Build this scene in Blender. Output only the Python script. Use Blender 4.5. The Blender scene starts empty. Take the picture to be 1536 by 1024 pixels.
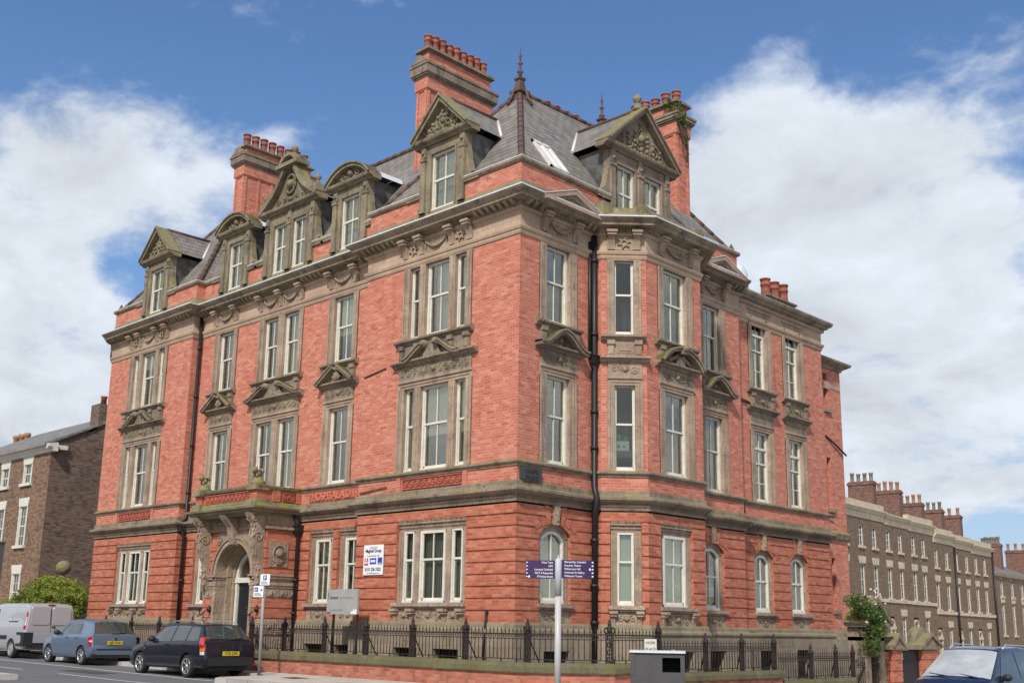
import bpy, bmesh, math, random
from mathutils import Vector, Matrix
random.seed(7)
sc = bpy.context.scene
COL = sc.collection
R = math.radians
# ---------------------------------------------------------------- camera
cam_d = bpy.data.cameras.new('camera'); cam = bpy.data.objects.new('camera', cam_d); COL.objects.link(cam)
yaw, pitch, roll = 0.7735, 0.2207, 0.0174
fwd = Vector((-math.sin(yaw)*math.cos(pitch), math.cos(yaw)*math.cos(pitch), math.sin(pitch)))
rt = fwd.cross(Vector((0, 0, 1))).normalized(); up = rt.cross(fwd)
rt2 = rt*math.cos(roll)+up*math.sin(roll); up2 = up*math.cos(roll)-rt*math.sin(roll)
m = Matrix((rt2, up2, -fwd)).transposed().to_4x4(); m.translation = Vector((19.2182, -19.9916, 1.577))
cam.matrix_world = m
cam_d.sensor_fit = 'HORIZONTAL'; cam_d.sensor_width = 36
cam_d.lens = 1654.0441*36/1536
cam_d.shift_x = -(764.4813-768)/1536; cam_d.shift_y = (570.0492-512)/1536
cam_d.clip_end = 5000; cam_d.clip_start = .1
sc.camera = cam
# ---------------------------------------------------------------- world and sun
SUN_EL, SUN_AZ = R(46), None
sund = Vector((0.40, -0.74, 0.76)).normalized()
SUN_EL = math.asin(sund.z)
w = bpy.data.worlds.new('World'); sc.world = w; w.use_nodes = True
nt = w.node_tree; nt.nodes.clear()
def N(t, **k):
    n = nt.nodes.new(t)
    for a, b in k.items(): setattr(n, a, b)
    return n
def L(a, b): nt.links.new(a, b)
out = N('ShaderNodeOutputWorld'); bg = N('ShaderNodeBackground'); L(bg.outputs[0], out.inputs[0])
sky = N('ShaderNodeTexSky'); sky.sky_type = 'NISHITA'; sky.sun_disc = False
sky.sun_elevation = SUN_EL; sky.sun_rotation = math.atan2(sund.x, sund.y); sky.air_density = 1.15; sky.dust_density = 0.6; sky.ozone_density = 2.0
tc = N('ShaderNodeTexCoord')
sep = N('ShaderNodeSeparateXYZ'); L(tc.outputs['Generated'], sep.inputs[0])
def M(op, a, b=None, c=None, clamp=False):
    n = N('ShaderNodeMath', operation=op); n.use_clamp = clamp
    for i, v in enumerate((a, b, c)):
        if v is None: continue
        if isinstance(v, (int, float)): n.inputs[i].default_value = v
        else: L(v, n.inputs[i])
    return n.outputs[0]
zz = M('MAXIMUM', sep.outputs[2], 0.0)
den = M('ADD', zz, 0.34)
cx = M('DIVIDE', sep.outputs[0], den); cy = M('DIVIDE', sep.outputs[1], den)
comb = N('ShaderNodeCombineXYZ'); L(cx, comb.inputs[0]); L(cy, comb.inputs[1])
def noise(vec, scale, detail, rough, off=(0, 0, 0), dist=0.0):
    mp = N('ShaderNodeMapping'); mp.inputs['Location'].default_value = off; L(vec, mp.inputs[0])
    n = N('ShaderNodeTexNoise'); n.inputs['Scale'].default_value = scale; n.inputs['Detail'].default_value = detail
    n.inputs['Roughness'].default_value = rough; n.inputs['Distortion'].default_value = dist
    L(mp.outputs[0], n.inputs['Vector']); return n.outputs[0]
n1 = noise(comb.outputs[0], 3.1, 10, .56, (5.3, 2.9, 0), .12)
n2 = noise(comb.outputs[0], 10.0, 8, .6, (7.7, 2.2, 0), .25)
n3 = noise(comb.outputs[0], 3.2, 6, .6, (1.2, 8.1, 0), .4)
# large banks of cloud, given as directions in the sky (azimuth/elevation), broken up by the noise
PX = (768+3.5, 570.05)
def skydir(u, v):
    return (fwd + rt2*((u-764.48)/1654.04) - up2*((v-570.05)/1654.04)).normalized()
def blob(u, v, rx, amp):
    d = skydir(u, v)
    vm = N('ShaderNodeVectorMath', operation='DISTANCE'); L(tc.outputs['Generated'], vm.inputs[0]); vm.inputs[1].default_value = d
    q = M('DIVIDE', vm.outputs['Value'], rx/1654.0)
    q = M('MULTIPLY', M('MULTIPLY', q, q), -1.0)
    return M('MULTIPLY', M('EXPONENT', q), amp)
BL = [(150, 200, 130, .30), (300, 270, 110, .26), (80, 300, 120, .22), (20, 430, 110, .38), (110, 500, 120, .40), (40, 600, 160, .5), (170, 560, 100, .3), (430, 215, 60, .16), (460, 320, 90, .10),
      (1090, 250, 90, .26), (1230, 260, 120, .40), (1350, 300, 140, .42), (1440, 240, 80, .28), (1250, 420, 150, .50), (1420, 450, 140, .34), (1150, 350, 120, .36), (1160, 150, 80, .14), (1280, 520, 110, .34), (1450, 660, 130, .6), (1330, 680, 150, .6), (1330, 600, 60, .2), (60, 700, 160, .4), (1540, 600, 60, .3), (1290, 610, 80, .3),
      (720, 75, 45, .22), (690, 120, 45, .10), (930, 60, 55, .12), (860, 75, 40, .08), (230, 40, 130, -.26), (60, 80, 120, -.18), (390, 110, 80, -.2), (1300, 110, 120, -.12), (1490, 190, 60, -.1), (620, 15, 80, .06), (1480, 100, 80, .14), (1130, 90, 70, .10),
      (160, 400, 45, -.42), (215, 440, 50, -.36), (60, 345, 40, -.22), (1500, 800, 50, -.6), (1335, 560, 32, -.26), (1490, 560, 40, -.26), (1430, 750, 40, -.2), (560, 150, 150, -.14), (1010, 40, 120, -.06)]
acc = None
# broken cloud added behind the camera and to the sides, so windows reflect grey
for dx, dy, am in ((-.75, -.62, .75), (.8, .55, .6), (.25, -.95, .45), (.9, -.2, .5), (-.3, -.9, .4)):
    vm = N('ShaderNodeVectorMath', operation='DISTANCE'); L(tc.outputs['Generated'], vm.inputs[0]); vm.inputs[1].default_value = Vector((dx, dy, .25)).normalized()
    q_ = M('DIVIDE', vm.outputs['Value'], .55); q_ = M('MULTIPLY', M('EXPONENT', M('MULTIPLY', M('MULTIPLY', q_, q_), -1.0)), am)
    acc = q_ if acc is None else M('ADD', acc, q_)
for b in BL:
    o = blob(*b); acc = o if acc is None else M('ADD', acc, o)
den1 = M('ADD', M('MULTIPLY', n1, 1.25), M('MULTIPLY', n2, .85))
dens = M('ADD', M('ADD', den1, M('MINIMUM', acc, .5)), -1.24)
elev_cut = M('MULTIPLY', M('SUBTRACT', 1.0, M('MULTIPLY', zz, 1.0)), .04)
dens = M('ADD', dens, elev_cut)
mr = N('ShaderNodeMapRange', interpolation_type='SMOOTHSTEP'); L(dens, mr.inputs[0]); mr.inputs[1].default_value = -.09; mr.inputs[2].default_value = .30
mask = mr.outputs[0]
# cloud brightness: thick parts greyer below
shade = M('ADD', M('MULTIPLY', n3, .65), M('MULTIPLY', n2, .2))
cr = N('ShaderNodeMapRange'); L(shade, cr.inputs[0]); cr.inputs[1].default_value = .30; cr.inputs[2].default_value = .52; cr.inputs[3].default_value = 4.9; cr.inputs[4].default_value = 6.9
ccol = N('ShaderNodeMixRGB', blend_type='MULTIPLY'); ccol.inputs[0].default_value = 1
ccol.inputs[1].default_value = (.87, .94, 1.04, 1)
cmb = N('ShaderNodeCombineXYZ'); 
for i in range(3): L(cr.outputs[0], cmb.inputs[i])
L(cmb.outputs[0], ccol.inputs[2])
skyg = N('ShaderNodeMixRGB', blend_type='MULTIPLY'); skyg.inputs[0].default_value = 1; L(sky.outputs[0], skyg.inputs[1]); skyg.inputs[2].default_value = (.80, .88, .95, 1)
rp = N('ShaderNodeValToRGB'); L(zz, rp.inputs[0]); rp.color_ramp.elements[0].color = (3.4/6, 4.5/6, 6.0/6, 1); rp.color_ramp.elements[1].position = .62; rp.color_ramp.elements[1].color = (.55/6, 1.15/6, 2.7/6, 1)
e_ = rp.color_ramp.elements.new(.3); e_.color = (1.25/6, 2.55/6, 5.1/6, 1); e_ = rp.color_ramp.elements.new(.48); e_.color = (.72/6, 1.6/6, 3.7/6, 1)
sc6 = N('ShaderNodeVectorMath', operation='SCALE'); L(rp.outputs[0], sc6.inputs[0]); sc6.inputs['Scale'].default_value = 6.0
sm = N('ShaderNodeMixRGB'); sm.inputs[0].default_value = .72; L(skyg.outputs[0], sm.inputs[1]); L(sc6.outputs[0], sm.inputs[2]); skyg = sm
mix = N('ShaderNodeMixRGB'); L(mask, mix.inputs[0]); L(skyg.outputs[0], mix.inputs[1]); L(ccol.outputs[0], mix.inputs[2])
L(mix.outputs[0], bg.inputs[0]); bg.inputs[1].default_value = 0.108
sun_d = bpy.data.lights.new('sun', 'SUN'); sun_d.energy = 2.9; sun_d.angle = R(4); sun_d.color = (1, .955, .89)
sun = bpy.data.objects.new('sun', sun_d); COL.objects.link(sun)
sun.rotation_euler = (-sund).to_track_quat('-Z', 'Y').to_euler()
sc.view_settings.view_transform = 'Standard'; sc.view_settings.look = 'None'; sc.view_settings.gamma = 1; sc.view_settings.exposure = 0.36
sc.render.engine = 'CYCLES'
# ---------------------------------------------------------------- helpers
class Fr:
    """local frame: u along the wall, d out of the wall, z up"""
    def __init__(s, o=(0, 0), t=(1, 0), z=0.0):
        l = math.hypot(*t); s.o = o; s.t = (t[0]/l, t[1]/l); s.n = (s.t[1], -s.t[0]); s.z = z
    def p(s, u, d, z): return (s.o[0]+u*s.t[0]+d*s.n[0], s.o[1]+u*s.t[1]+d*s.n[1], z+s.z)
    def sh(s, u=0, d=0): q = s.p(u, d, 0); return Fr((q[0], q[1]), s.t, s.z)
W0 = Fr((0, 0), (1, 0))     # u = x, d = -y
class MB:
    def __init__(s): s.v = []; s.f = []; s.sm = []
    def face(s, pts, smooth=False):
        i = len(s.v); s.v += [tuple(p) for p in pts]; s.f.append(tuple(range(i, i+len(pts)))); s.sm.append(smooth)
    def mesh(s, vs, fs, smooth=False):
        i = len(s.v); s.v += [tuple(p) for p in vs]
        for f in fs: s.f.append(tuple(i+k for k in f)); s.sm.append(smooth)
    def box(s, fr, u0, u1, d0, d1, z0, z1):
        if u1 < u0: u0, u1 = u1, u0
        if d1 < d0: d0, d1 = d1, d0
        if z1 < z0: z0, z1 = z1, z0
        vs = [fr.p(u, d, z) for z in (z0, z1) for (u, d) in ((u0, d0), (u1, d0), (u1, d1), (u0, d1))]
        s.mesh(vs, [(0, 1, 2, 3), (7, 6, 5, 4), (0, 4, 5, 1), (1, 5, 6, 2), (2, 6, 7, 3), (3, 7, 4, 0)])
    def prism(s, fr, pts, d0, d1, smooth=False):
        """polygon in (u,z) extruded d0..d1"""
        n = len(pts); a = [fr.p(u, d0, z) for u, z in pts]; b = [fr.p(u, d1, z) for u, z in pts]
        s.mesh(a+b, [tuple(range(n)), tuple(range(2*n-1, n-1, -1))]); s.mesh(a+b, [(i, (i+1) % n, n+(i+1) % n, n+i) for i in range(n)], smooth)
    def prismu(s, fr, pts, u0, u1, smooth=False):
        """polygon in (d,z) extruded along u"""
        n = len(pts); a = [fr.p(u0, d, z) for d, z in pts]; b = [fr.p(u1, d, z) for d, z in pts]
        s.mesh(a+b, [tuple(range(n-1, -1, -1)), tuple(range(n, 2*n))]); s.mesh(a+b, [(i, n+i, n+(i+1) % n, (i+1) % n) for i in range(n)], smooth)
    def lathe(s, c, prof, n=16, smooth=True, ax=None, cap=True):
        """prof: (r, h) list; axis z or given matrix"""
        c = Vector(c); X, Y, Z = (Vector((1, 0, 0)), Vector((0, 1, 0)), Vector((0, 0, 1))) if ax is None else ax
        vs = []; fs = []
        for r, h in prof:
            for k in range(n):
                a = 2*math.pi*k/n; vs.append(c+X*(r*math.cos(a))+Y*(r*math.sin(a))+Z*h)
        for j in range(len(prof)-1):
            for k in range(n): fs.append((j*n+k, j*n+(k+1) % n, (j+1)*n+(k+1) % n, (j+1)*n+k))
        s.mesh(vs, fs, smooth)
        if cap:
            s.mesh(vs[:n], [tuple(range(n-1, -1, -1))]); s.mesh(vs[-n:], [tuple(range(n))])
    def tube(s, pts, r, n=8, smooth=True, taper=None):
        pts = [Vector(p) for p in pts]; vs = []; fs = []; m = len(pts)
        prev = None
        for i, p in enumerate(pts):
            t = (pts[min(i+1, m-1)]-pts[max(i-1, 0)]).normalized()
            if prev is None:
                a = Vector((0, 0, 1)) if abs(t.z) < .9 else Vector((1, 0, 0))
                X = t.cross(a).normalized()
            else: X = (prev-t*prev.dot(t)).normalized()
            prev = X; Y = t.cross(X); rr = r if taper is None else r*(1+(taper-1)*i/(m-1))
            for k in range(n):
                a = 2*math.pi*k/n; vs.append(p+X*(rr*math.cos(a))+Y*(rr*math.sin(a)))
        for j in range(m-1):
            for k in range(n): fs.append((j*n+k, j*n+(k+1) % n, (j+1)*n+(k+1) % n, (j+1)*n+k))
        s.mesh(vs, fs, smooth); s.mesh(vs[:n], [tuple(range(n-1, -1, -1))]); s.mesh(vs[-n:], [tuple(range(n))])
    def ball(s, c, r, n=8, sz=1.0):
        k = max(3, n//2); s.lathe(c, [(max(r*math.sin(math.pi*i/k), 1e-4), -r*sz*math.cos(math.pi*i/k)) for i in range(k+1)], n, cap=False)
    def ribbon(s, fr, pts, t, d0, d1, closed=False):
        """raking moulding: polyline in (u,z), thickness t measured to the left"""
        m = len(pts)
        def nrm(i):
            a = pts[max(i-1, 0)]; b = pts[min(i+1, m-1)]
            if 0 < i < m-1:
                e1 = Vector((pts[i][0]-a[0], pts[i][1]-a[1])).normalized(); e2 = Vector((b[0]-pts[i][0], b[1]-pts[i][1])).normalized()
                n1 = Vector((-e1.y, e1.x)); n2 = Vector((-e2.y, e2.x)); nn = (n1+n2); k = nn.dot(n1); return nn/max(k, .3)
            e = Vector((b[0]-a[0], b[1]-a[1])).normalized(); return Vector((-e.y, e.x))
        q = [(pts[i][0]+nrm(i).x*t, pts[i][1]+nrm(i).y*t) for i in range(m)]
        vs = []
        for i in range(m):
            vs += [fr.p(pts[i][0], d0, pts[i][1]), fr.p(q[i][0], d0, q[i][1]), fr.p(q[i][0], d1, q[i][1]), fr.p(pts[i][0], d1, pts[i][1])]
        fs = []
        for i in range(m-1):
            for k in range(4): fs.append((i*4+k, i*4+(k+1) % 4, (i+1)*4+(k+1) % 4, (i+1)*4+k))
        fs.append((3, 2, 1, 0)); e = (m-1)*4; fs.append((e, e+1, e+2, e+3))
        s.mesh(vs, fs)
    def build(s, name, mat, parent=None, loc=None, **props):
        me = bpy.data.meshes.new(name)
        o0 = Vector(loc) if loc is not None else Vector((0, 0, 0))
        me.from_pydata([Vector(v)-o0 for v in s.v], [], s.f)
        me.polygons.foreach_set('use_smooth', s.sm)
        me.update()
        bm = bmesh.new(); bm.from_mesh(me); bmesh.ops.remove_doubles(bm, verts=bm.verts, dist=.0002); bmesh.ops.recalc_face_normals(bm, faces=bm.faces)
        bm.to_mesh(me); bm.free()
        ob = bpy.data.objects.new(name, me); COL.objects.link(ob)
        if isinstance(mat, (list, tuple)):
            for q in mat: me.materials.append(q)
        else: me.materials.append(mat)
        if parent is not None:
            ob.parent = parent
            if loc is not None: ob.location = o0-Vector(parent_world(parent))
            else: ob.location = -Vector(parent_world(parent))
        elif loc is not None: ob.location = o0
        for k, v in props.items(): ob[k] = v
        return ob
def parent_world(p):
    t = Vector((0, 0, 0))
    while p is not None: t += p.location; p = p.parent
    return t
def thing(name, label, cat, loc=(0, 0, 0), group=None):
    o = bpy.data.objects.new(name, None); COL.objects.link(o); o.location = loc; o['label'] = label; o['category'] = cat
    o.empty_display_size = .2
    if group: o['group'] = group
    return o
def tag(o, label, cat, group=None):
    o['label'] = label; o['category'] = cat
    if group: o['group'] = group
    return o
def copy_tree(o, parent=None):
    c = o.copy(); COL.objects.link(c); c.parent = parent
    for ch in list(o.children): copy_tree(ch, c)
    return c
def text_mesh(mb, fr, txt, u, z, d, size, align='LEFT', depth=.004, sx=1.0, bold=0.0):
    cu = bpy.data.curves.new('t', 'FONT'); cu.body = txt; cu.size = size; cu.align_x = align; cu.extrude = depth/2; cu.offset = bold
    ob = bpy.data.objects.new('t', cu); COL.objects.link(ob)
    dg = bpy.context.evaluated_depsgraph_get(); me = bpy.data.meshes.new_from_object(ob.evaluated_get(dg))
    vs = [fr.p(u+v.co.x*sx, d+v.co.z, z+v.co.y) for v in me.vertices]
    mb.mesh(vs, [tuple(p.vertices) for p in me.polygons])
    bpy.data.objects.remove(ob); bpy.data.meshes.remove(me); bpy.data.curves.remove(cu)
# ---------------------------------------------------------------- materials
class MT:
    def __init__(s, name, rough=.8, col=(.5, .5, .5)):
        s.m = bpy.data.materials.new(name); s.m.use_nodes = True; s.t = s.m.node_tree; s.b = s.t.nodes['Principled BSDF']
        s.b.inputs['Roughness'].default_value = rough; s.b.inputs['Base Color'].default_value = (*col, 1)
    def n(s, t, **k):
        n = s.t.nodes.new(t)
        for a, b in k.items(): setattr(n, a, b)
        return n
    def l(s, a, b): s.t.links.new(a, b)
    def math(s, op, a, b=None, c=None):
        n = s.n('ShaderNodeMath', operation=op)
        for i, v in enumerate((a, b, c)):
            if v is None: continue
            if isinstance(v, (int, float)): n.inputs[i].default_value = v
            else: s.l(v, n.inputs[i])
        return n.outputs[0]
    def pos(s, obj=False):
        if obj: return s.n('ShaderNodeTexCoord').outputs['Object']
        return s.n('ShaderNodeNewGeometry').outputs['Position']
    def wallvec(s):
        """u along the wall, v up: works on every upright face"""
        g = s.n('ShaderNodeNewGeometry')
        c = s.n('ShaderNodeVectorMath', operation='CROSS_PRODUCT'); s.l(g.outputs['True Normal'], c.inputs[0]); c.inputs[1].default_value = (0, 0, 1)
        nn = s.n('ShaderNodeVectorMath', operation='NORMALIZE'); s.l(c.outputs[0], nn.inputs[0])
        d = s.n('ShaderNodeVectorMath', operation='DOT_PRODUCT'); s.l(g.outputs['Position'], d.inputs[0]); s.l(nn.outputs[0], d.inputs[1])
        se = s.n('ShaderNodeSeparateXYZ'); s.l(g.outputs['Position'], se.inputs[0])
        cb = s.n('ShaderNodeCombineXYZ'); s.l(d.outputs['Value'], cb.inputs[0]); s.l(se.outputs[2], cb.inputs[1]); return cb.outputs[0], g
    def noise(s, vec, scale, detail=4, rough=.55, dist=0):
        n = s.n('ShaderNodeTexNoise'); n.inputs['Scale'].default_value = scale; n.inputs['Detail'].default_value = detail; n.inputs['Roughness'].default_value = rough
        n.inputs['Distortion'].default_value = dist
        if vec is not None: s.l(vec, n.inputs['Vector'])
        return n.outputs[0]
    def scale(s, vec, sc3):
        n = s.n('ShaderNodeVectorMath', operation='MULTIPLY'); s.l(vec, n.inputs[0]); n.inputs[1].default_value = sc3; return n.outputs[0]
    def ramp(s, v, stops, interp='LINEAR'):
        n = s.n('ShaderNodeValToRGB'); s.l(v, n.inputs[0]); e = n.color_ramp.elements; n.color_ramp.interpolation = interp
        e[0].position, e[0].color = stops[0][0], (*stops[0][1], 1); e[1].position, e[1].color = stops[-1][0], (*stops[-1][1], 1)
        for p, c in stops[1:-1]:
            q = e.new(p); q.color = (*c, 1)
        return n.outputs[0]
    def fac(s, v, a, b):
        n = s.n('ShaderNodeMapRange', interpolation_type='SMOOTHSTEP'); s.l(v, n.inputs[0]); n.inputs[1].default_value = a; n.inputs[2].default_value = b; return n.outputs[0]
    def mix(s, f, a, b, mode='MIX'):
        n = s.n('ShaderNodeMixRGB', blend_type=mode)
        for i, v in enumerate((f, a, b)):
            if isinstance(v, (int, float)): n.inputs[i].default_value = v
            elif isinstance(v, tuple): n.inputs[i].default_value = (*v, 1)
            else: s.l(v, n.inputs[i])
        return n.outputs[0]
    def col(s, c): s.l(c, s.b.inputs['Base Color'])
    def bump(s, h, strength=.3, dist=.01, prev=None):
        n = s.n('ShaderNodeBump'); n.inputs['Strength'].default_value = strength; n.inputs['Distance'].default_value = dist; s.l(h, n.inputs['Height'])
        if prev is not None: s.l(prev, n.inputs['Normal'])
        s.l(n.outputs[0], s.b.inputs['Normal']); return n.outputs[0]
    def nz(s, g=None):
        g = g or s.n('ShaderNodeNewGeometry'); se = s.n('ShaderNodeSeparateXYZ'); s.l(g.outputs['Normal'], se.inputs[0]); return se.outputs[2]
def brick_mat(name, c1, c2, mort, mott, bw=.225, bh=.075, ms=.006, grime=(.12, .07, .05), gr=.25, tint=None, rough=.85):
    k = MT(name, rough); v, g = k.wallvec()
    b = k.n('ShaderNodeTexBrick'); k.l(v, b.inputs['Vector']); b.inputs['Scale'].default_value = 1
    b.inputs['Brick Width'].default_value = bw; b.inputs['Row Height'].default_value = bh; b.inputs['Mortar Size'].default_value = ms; b.inputs['Mortar Smooth'].default_value = .3
    b.inputs['Color1'].default_value = (*c1, 1); b.inputs['Color2'].default_value = (*c2, 1); b.inputs['Mortar'].default_value = (*mort, 1); b.inputs['Bias'].default_value = -.1
    # second random per brick: rows of cells
    v2 = k.scale(v, (1/bw, 1/bh, 1)); s2 = k.n('ShaderNodeSeparateXYZ'); k.l(v2, s2.inputs[0]); row = k.math('FLOOR', s2.outputs[1])
    c2_ = k.n('ShaderNodeCombineXYZ'); k.l(k.math('ADD', s2.outputs[0], k.math('MULTIPLY', k.math('MODULO', k.math('ABSOLUTE', row), 2.0), .5)), c2_.inputs[0]); k.l(row, c2_.inputs[1]); v2 = c2_.outputs[0]; fl = k.n('ShaderNodeVectorMath', operation='FLOOR'); k.l(v2, fl.inputs[0])
    wn = k.n('ShaderNodeTexWhiteNoise', noise_dimensions='2D'); k.l(fl.outputs[0], wn.inputs['Vector'])
    c = k.mix(k.math('MULTIPLY', k.fac(wn.outputs['Value'], .45, 1.0), .62), b.outputs['Color'], mott)
    pos = g.outputs['Position']
    big = k.noise(pos, .55, 5, .6); c = k.mix(k.math('MULTIPLY', k.fac(big, .42, .72), .14), c, mott)
    dirt = k.noise(k.scale(pos, (1.6, 1.6, .22)), 1.5, 7, .68); dk = k.fac(k.math('FRACT', k.math('MULTIPLY', wn.outputs['Value'], 7.31)), .78, 1.0); c = k.mix(k.math('MULTIPLY', dk, .45), c, grime)
    c = k.mix(k.math('MULTIPLY', k.fac(dirt, .52, .8), gr), c, grime)
    fine = k.noise(pos, 60, 2, .5); c = k.mix(k.math('MULTIPLY', fine, .25), c, k.mix(1.0, c, (.6, .6, .6), 'MULTIPLY'))
    if tint: c = k.mix(1.0, c, tint, 'MULTIPLY')
    k.col(c)
    inv = k.math('SUBTRACT', 1.0, b.outputs['Fac']); h = k.math('ADD', inv, k.math('MULTIPLY', fine, .4)); k.bump(h, .5, .006)
    return k.m
def stone_mat(name, base=(.31, .22, .16), dark=(.11, .085, .066), light=(.48, .37, .28), moss=(.12, .125, .04), mossa=.8, mossn=.35, dirt=.6, block=(.62, .37), carve=0.0):
    k = MT(name, .9); v, g = k.wallvec(); pos = g.outputs['Position']
    c = k.ramp(k.noise(pos, 1.2, 5, .6), [(.3, base), (.7, light)])
    # block joints and slight block to block change
    b = k.n('ShaderNodeTexBrick'); k.l(v, b.inputs['Vector']); b.inputs['Scale'].default_value = 1; b.inputs['Brick Width'].default_value = block[0]; b.inputs['Row Height'].default_value = block[1]
    b.inputs['Mortar Size'].default_value = .006; b.inputs['Color1'].default_value = (1.1, 1.08, 1.02, 1); b.inputs['Color2'].default_value = (.8, .78, .77, 1); b.inputs['Mortar'].default_value = (.6, .56, .5, 1)
    c = k.mix(.75, c, k.mix(1.0, c, b.outputs['Color'], 'MULTIPLY'))
    d = k.noise(k.scale(pos, (2.2, 2.2, .6)), 1.5, 7, .7); c = k.mix(k.math('MULTIPLY', k.fac(d, .48, .74), dirt), c, dark)
    d2 = k.noise(pos, 14, 5, .7); c = k.mix(k.math('MULTIPLY', k.fac(d2, .48, .70), .55*min(1, dirt*1.4)), c, dark)
    d3 = k.noise(pos, 3.1, 5, .7); c = k.mix(k.math('MULTIPLY', k.fac(d3, .56, .70), dirt*.8), c, dark)
    nz = k.nz(g); mo = k.math('MULTIPLY', k.fac(nz, mossn-.25, mossn+.35), k.fac(k.noise(pos, 2.4, 6, .65), .36, .6)); c = k.mix(k.math('MULTIPLY', mo, mossa), c, moss)
    k.col(c)
    nb = k.bump(k.noise(pos, 35, 4, .6), .35, .01)
    if carve: k.bump(k.noise(pos, 9, 3, .5, 1.5), carve, .05, nb)
    return k.m
def plain(name, col, rough=.6, metal=0, spec=None, var=.0, coat=0, vs=8, obj=True):
    k = MT(name, rough, col); k.b.inputs['Metallic'].default_value = metal
    if spec is not None: k.b.inputs['Specular IOR Level'].default_value = spec
    if coat: k.b.inputs['Coat Weight'].default_value = coat; k.b.inputs['Coat Roughness'].default_value = .04
    if var:
        nn = k.noise(k.pos(), vs, 6, .62)
        k.col(k.ramp(nn, [(.3, tuple(c*(1-var) for c in col)), (.7, tuple(min(1, c*(1+var*.6)) for c in col))])); k.bump(nn, .15, .004)
    return k.m
MAT = {}
MAT['brick'] = brick_mat('red_brick', (.52, .125, .070), (.60, .18, .112), (.52, .30, .22), (.68, .32, .23), gr=.5, grime=(.29, .062, .035), ms=.010)
MAT['brick_rub'] = brick_mat('red_brick_rusticated', (.44, .10, .048), (.54, .155, .085), (.42, .20, .13), (.60, .25, .16), gr=.55, grime=(.2, .045, .025), ms=.010)
MAT['brick_wall'] = brick_mat('boundary_brick', (.36, .085, .05), (.52, .16, .10), (.28, .17, .12), (.5, .22, .15), gr=.6, grime=(.12, .05, .035), ms=.01)
MAT['brick_brown'] = brick_mat('brown_brick', (.20, .105, .055), (.36, .20, .11), (.24, .19, .15), (.10, .055, .035), ms=.012, gr=.3, grime=(.06, .035, .025))
MAT['brick_gable'] = brick_mat('gable_brick', (.12, .07, .045), (.21, .125, .08), (.24, .19, .15), (.07, .048, .036), ms=.012, gr=.3, grime=(.02, .015, .012))
MAT['brick_terrace'] = brick_mat('terrace_brick', (.19, .11, .062), (.29, .18, .105), (.26, .21, .15), (.13, .08, .05), ms=.012, gr=.3, grime=(.06, .035, .025))
MAT['brick_stack'] = brick_mat('stack_brick', (.13, .05, .035), (.22, .09, .06), (.2, .14, .11), (.3, .17, .13), ms=.012, gr=.4, grime=(.05, .03, .02))
MAT['terracotta'] = plain('terracotta', (.40, .11, .07), .8, var=.35, vs=6)
MAT['stone'] = stone_mat('sandstone')
MAT['stone_light'] = stone_mat('sandstone_clean', base=(.42, .295, .21), light=(.54, .40, .295), mossa=.3, dirt=.25)
MAT['stone_carved'] = stone_mat('sandstone_carved', carve=.8, dirt=.5)
MAT['stone_dark'] = stone_mat('sandstone_weathered', base=(.205, .155, .115), light=(.36, .285, .215), dark=(.05, .043, .035), moss=(.22, .215, .04), mossa=.95, mossn=.22, dirt=.8)
MAT['stone_dormer'] = stone_mat('sandstone_dormer', base=(.19, .155, .105), light=(.34, .28, .20), dark=(.045, .042, .03), moss=(.21, .205, .05), mossa=.75, mossn=.12, dirt=.85)
MAT['stone_cornice'] = stone_mat('sandstone_cornice', base=(.24, .185, .13), light=(.42, .345, .26), dark=(.055, .048, .035), moss=(.23, .225, .05), mossa=.75, mossn=.02, dirt=.8)
MAT['stone_moss'] = stone_mat('sandstone_mossy', base=(.21, .17, .11), light=(.33, .28, .19), dark=(.05, .05, .03), moss=(.22, .225, .035), mossa=.95, mossn=.05, dirt=.75)
MAT['plinth'] = stone_mat('sandstone_plinth', base=(.24, .185, .135), light=(.36, .29, .215), dark=(.08, .07, .05), moss=(.17, .17, .05), mossa=.6, mossn=.18, dirt=.6)
MAT['coping_moss'] = stone_mat('coping_mossy', base=(.10, .09, .055), light=(.21, .18, .11), dark=(.035, .032, .02), moss=(.10, .098, .025), mossa=.8, mossn=-.1, dirt=.7, block=(1.3, 1.5))
MAT['white'] = plain('white_paint', (.70, .67, .585), .5, var=.14, vs=5)
MAT['lead'] = plain('lead_flashing', (.68, .70, .72), .45, var=.15)
MAT['leadcheek'] = plain('slate_cheek', (.10, .098, .095), .6, var=.65, vs=3)
MAT['iron'] = plain('black_iron', (.016, .013, .013), .5, var=.4, vs=12)
MAT['rustiron'] = plain('railing_iron', (.028, .017, .014), .6, var=.6, vs=10)
MAT['ridge'] = plain('ridge_tile', (.125, .072, .058), .8, var=.45, vs=5)
MAT['pot'] = plain('chimney_pot_clay', (.34, .10, .065), .75, var=.45, vs=4)
MAT['pot_buff'] = plain('chimney_pot_buff', (.42, .22, .12), .8, var=.4, vs=3)
MAT['pot_grey'] = plain('chimney_pot_grey', (.23, .19, .15), .8, var=.4, vs=3)
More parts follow.
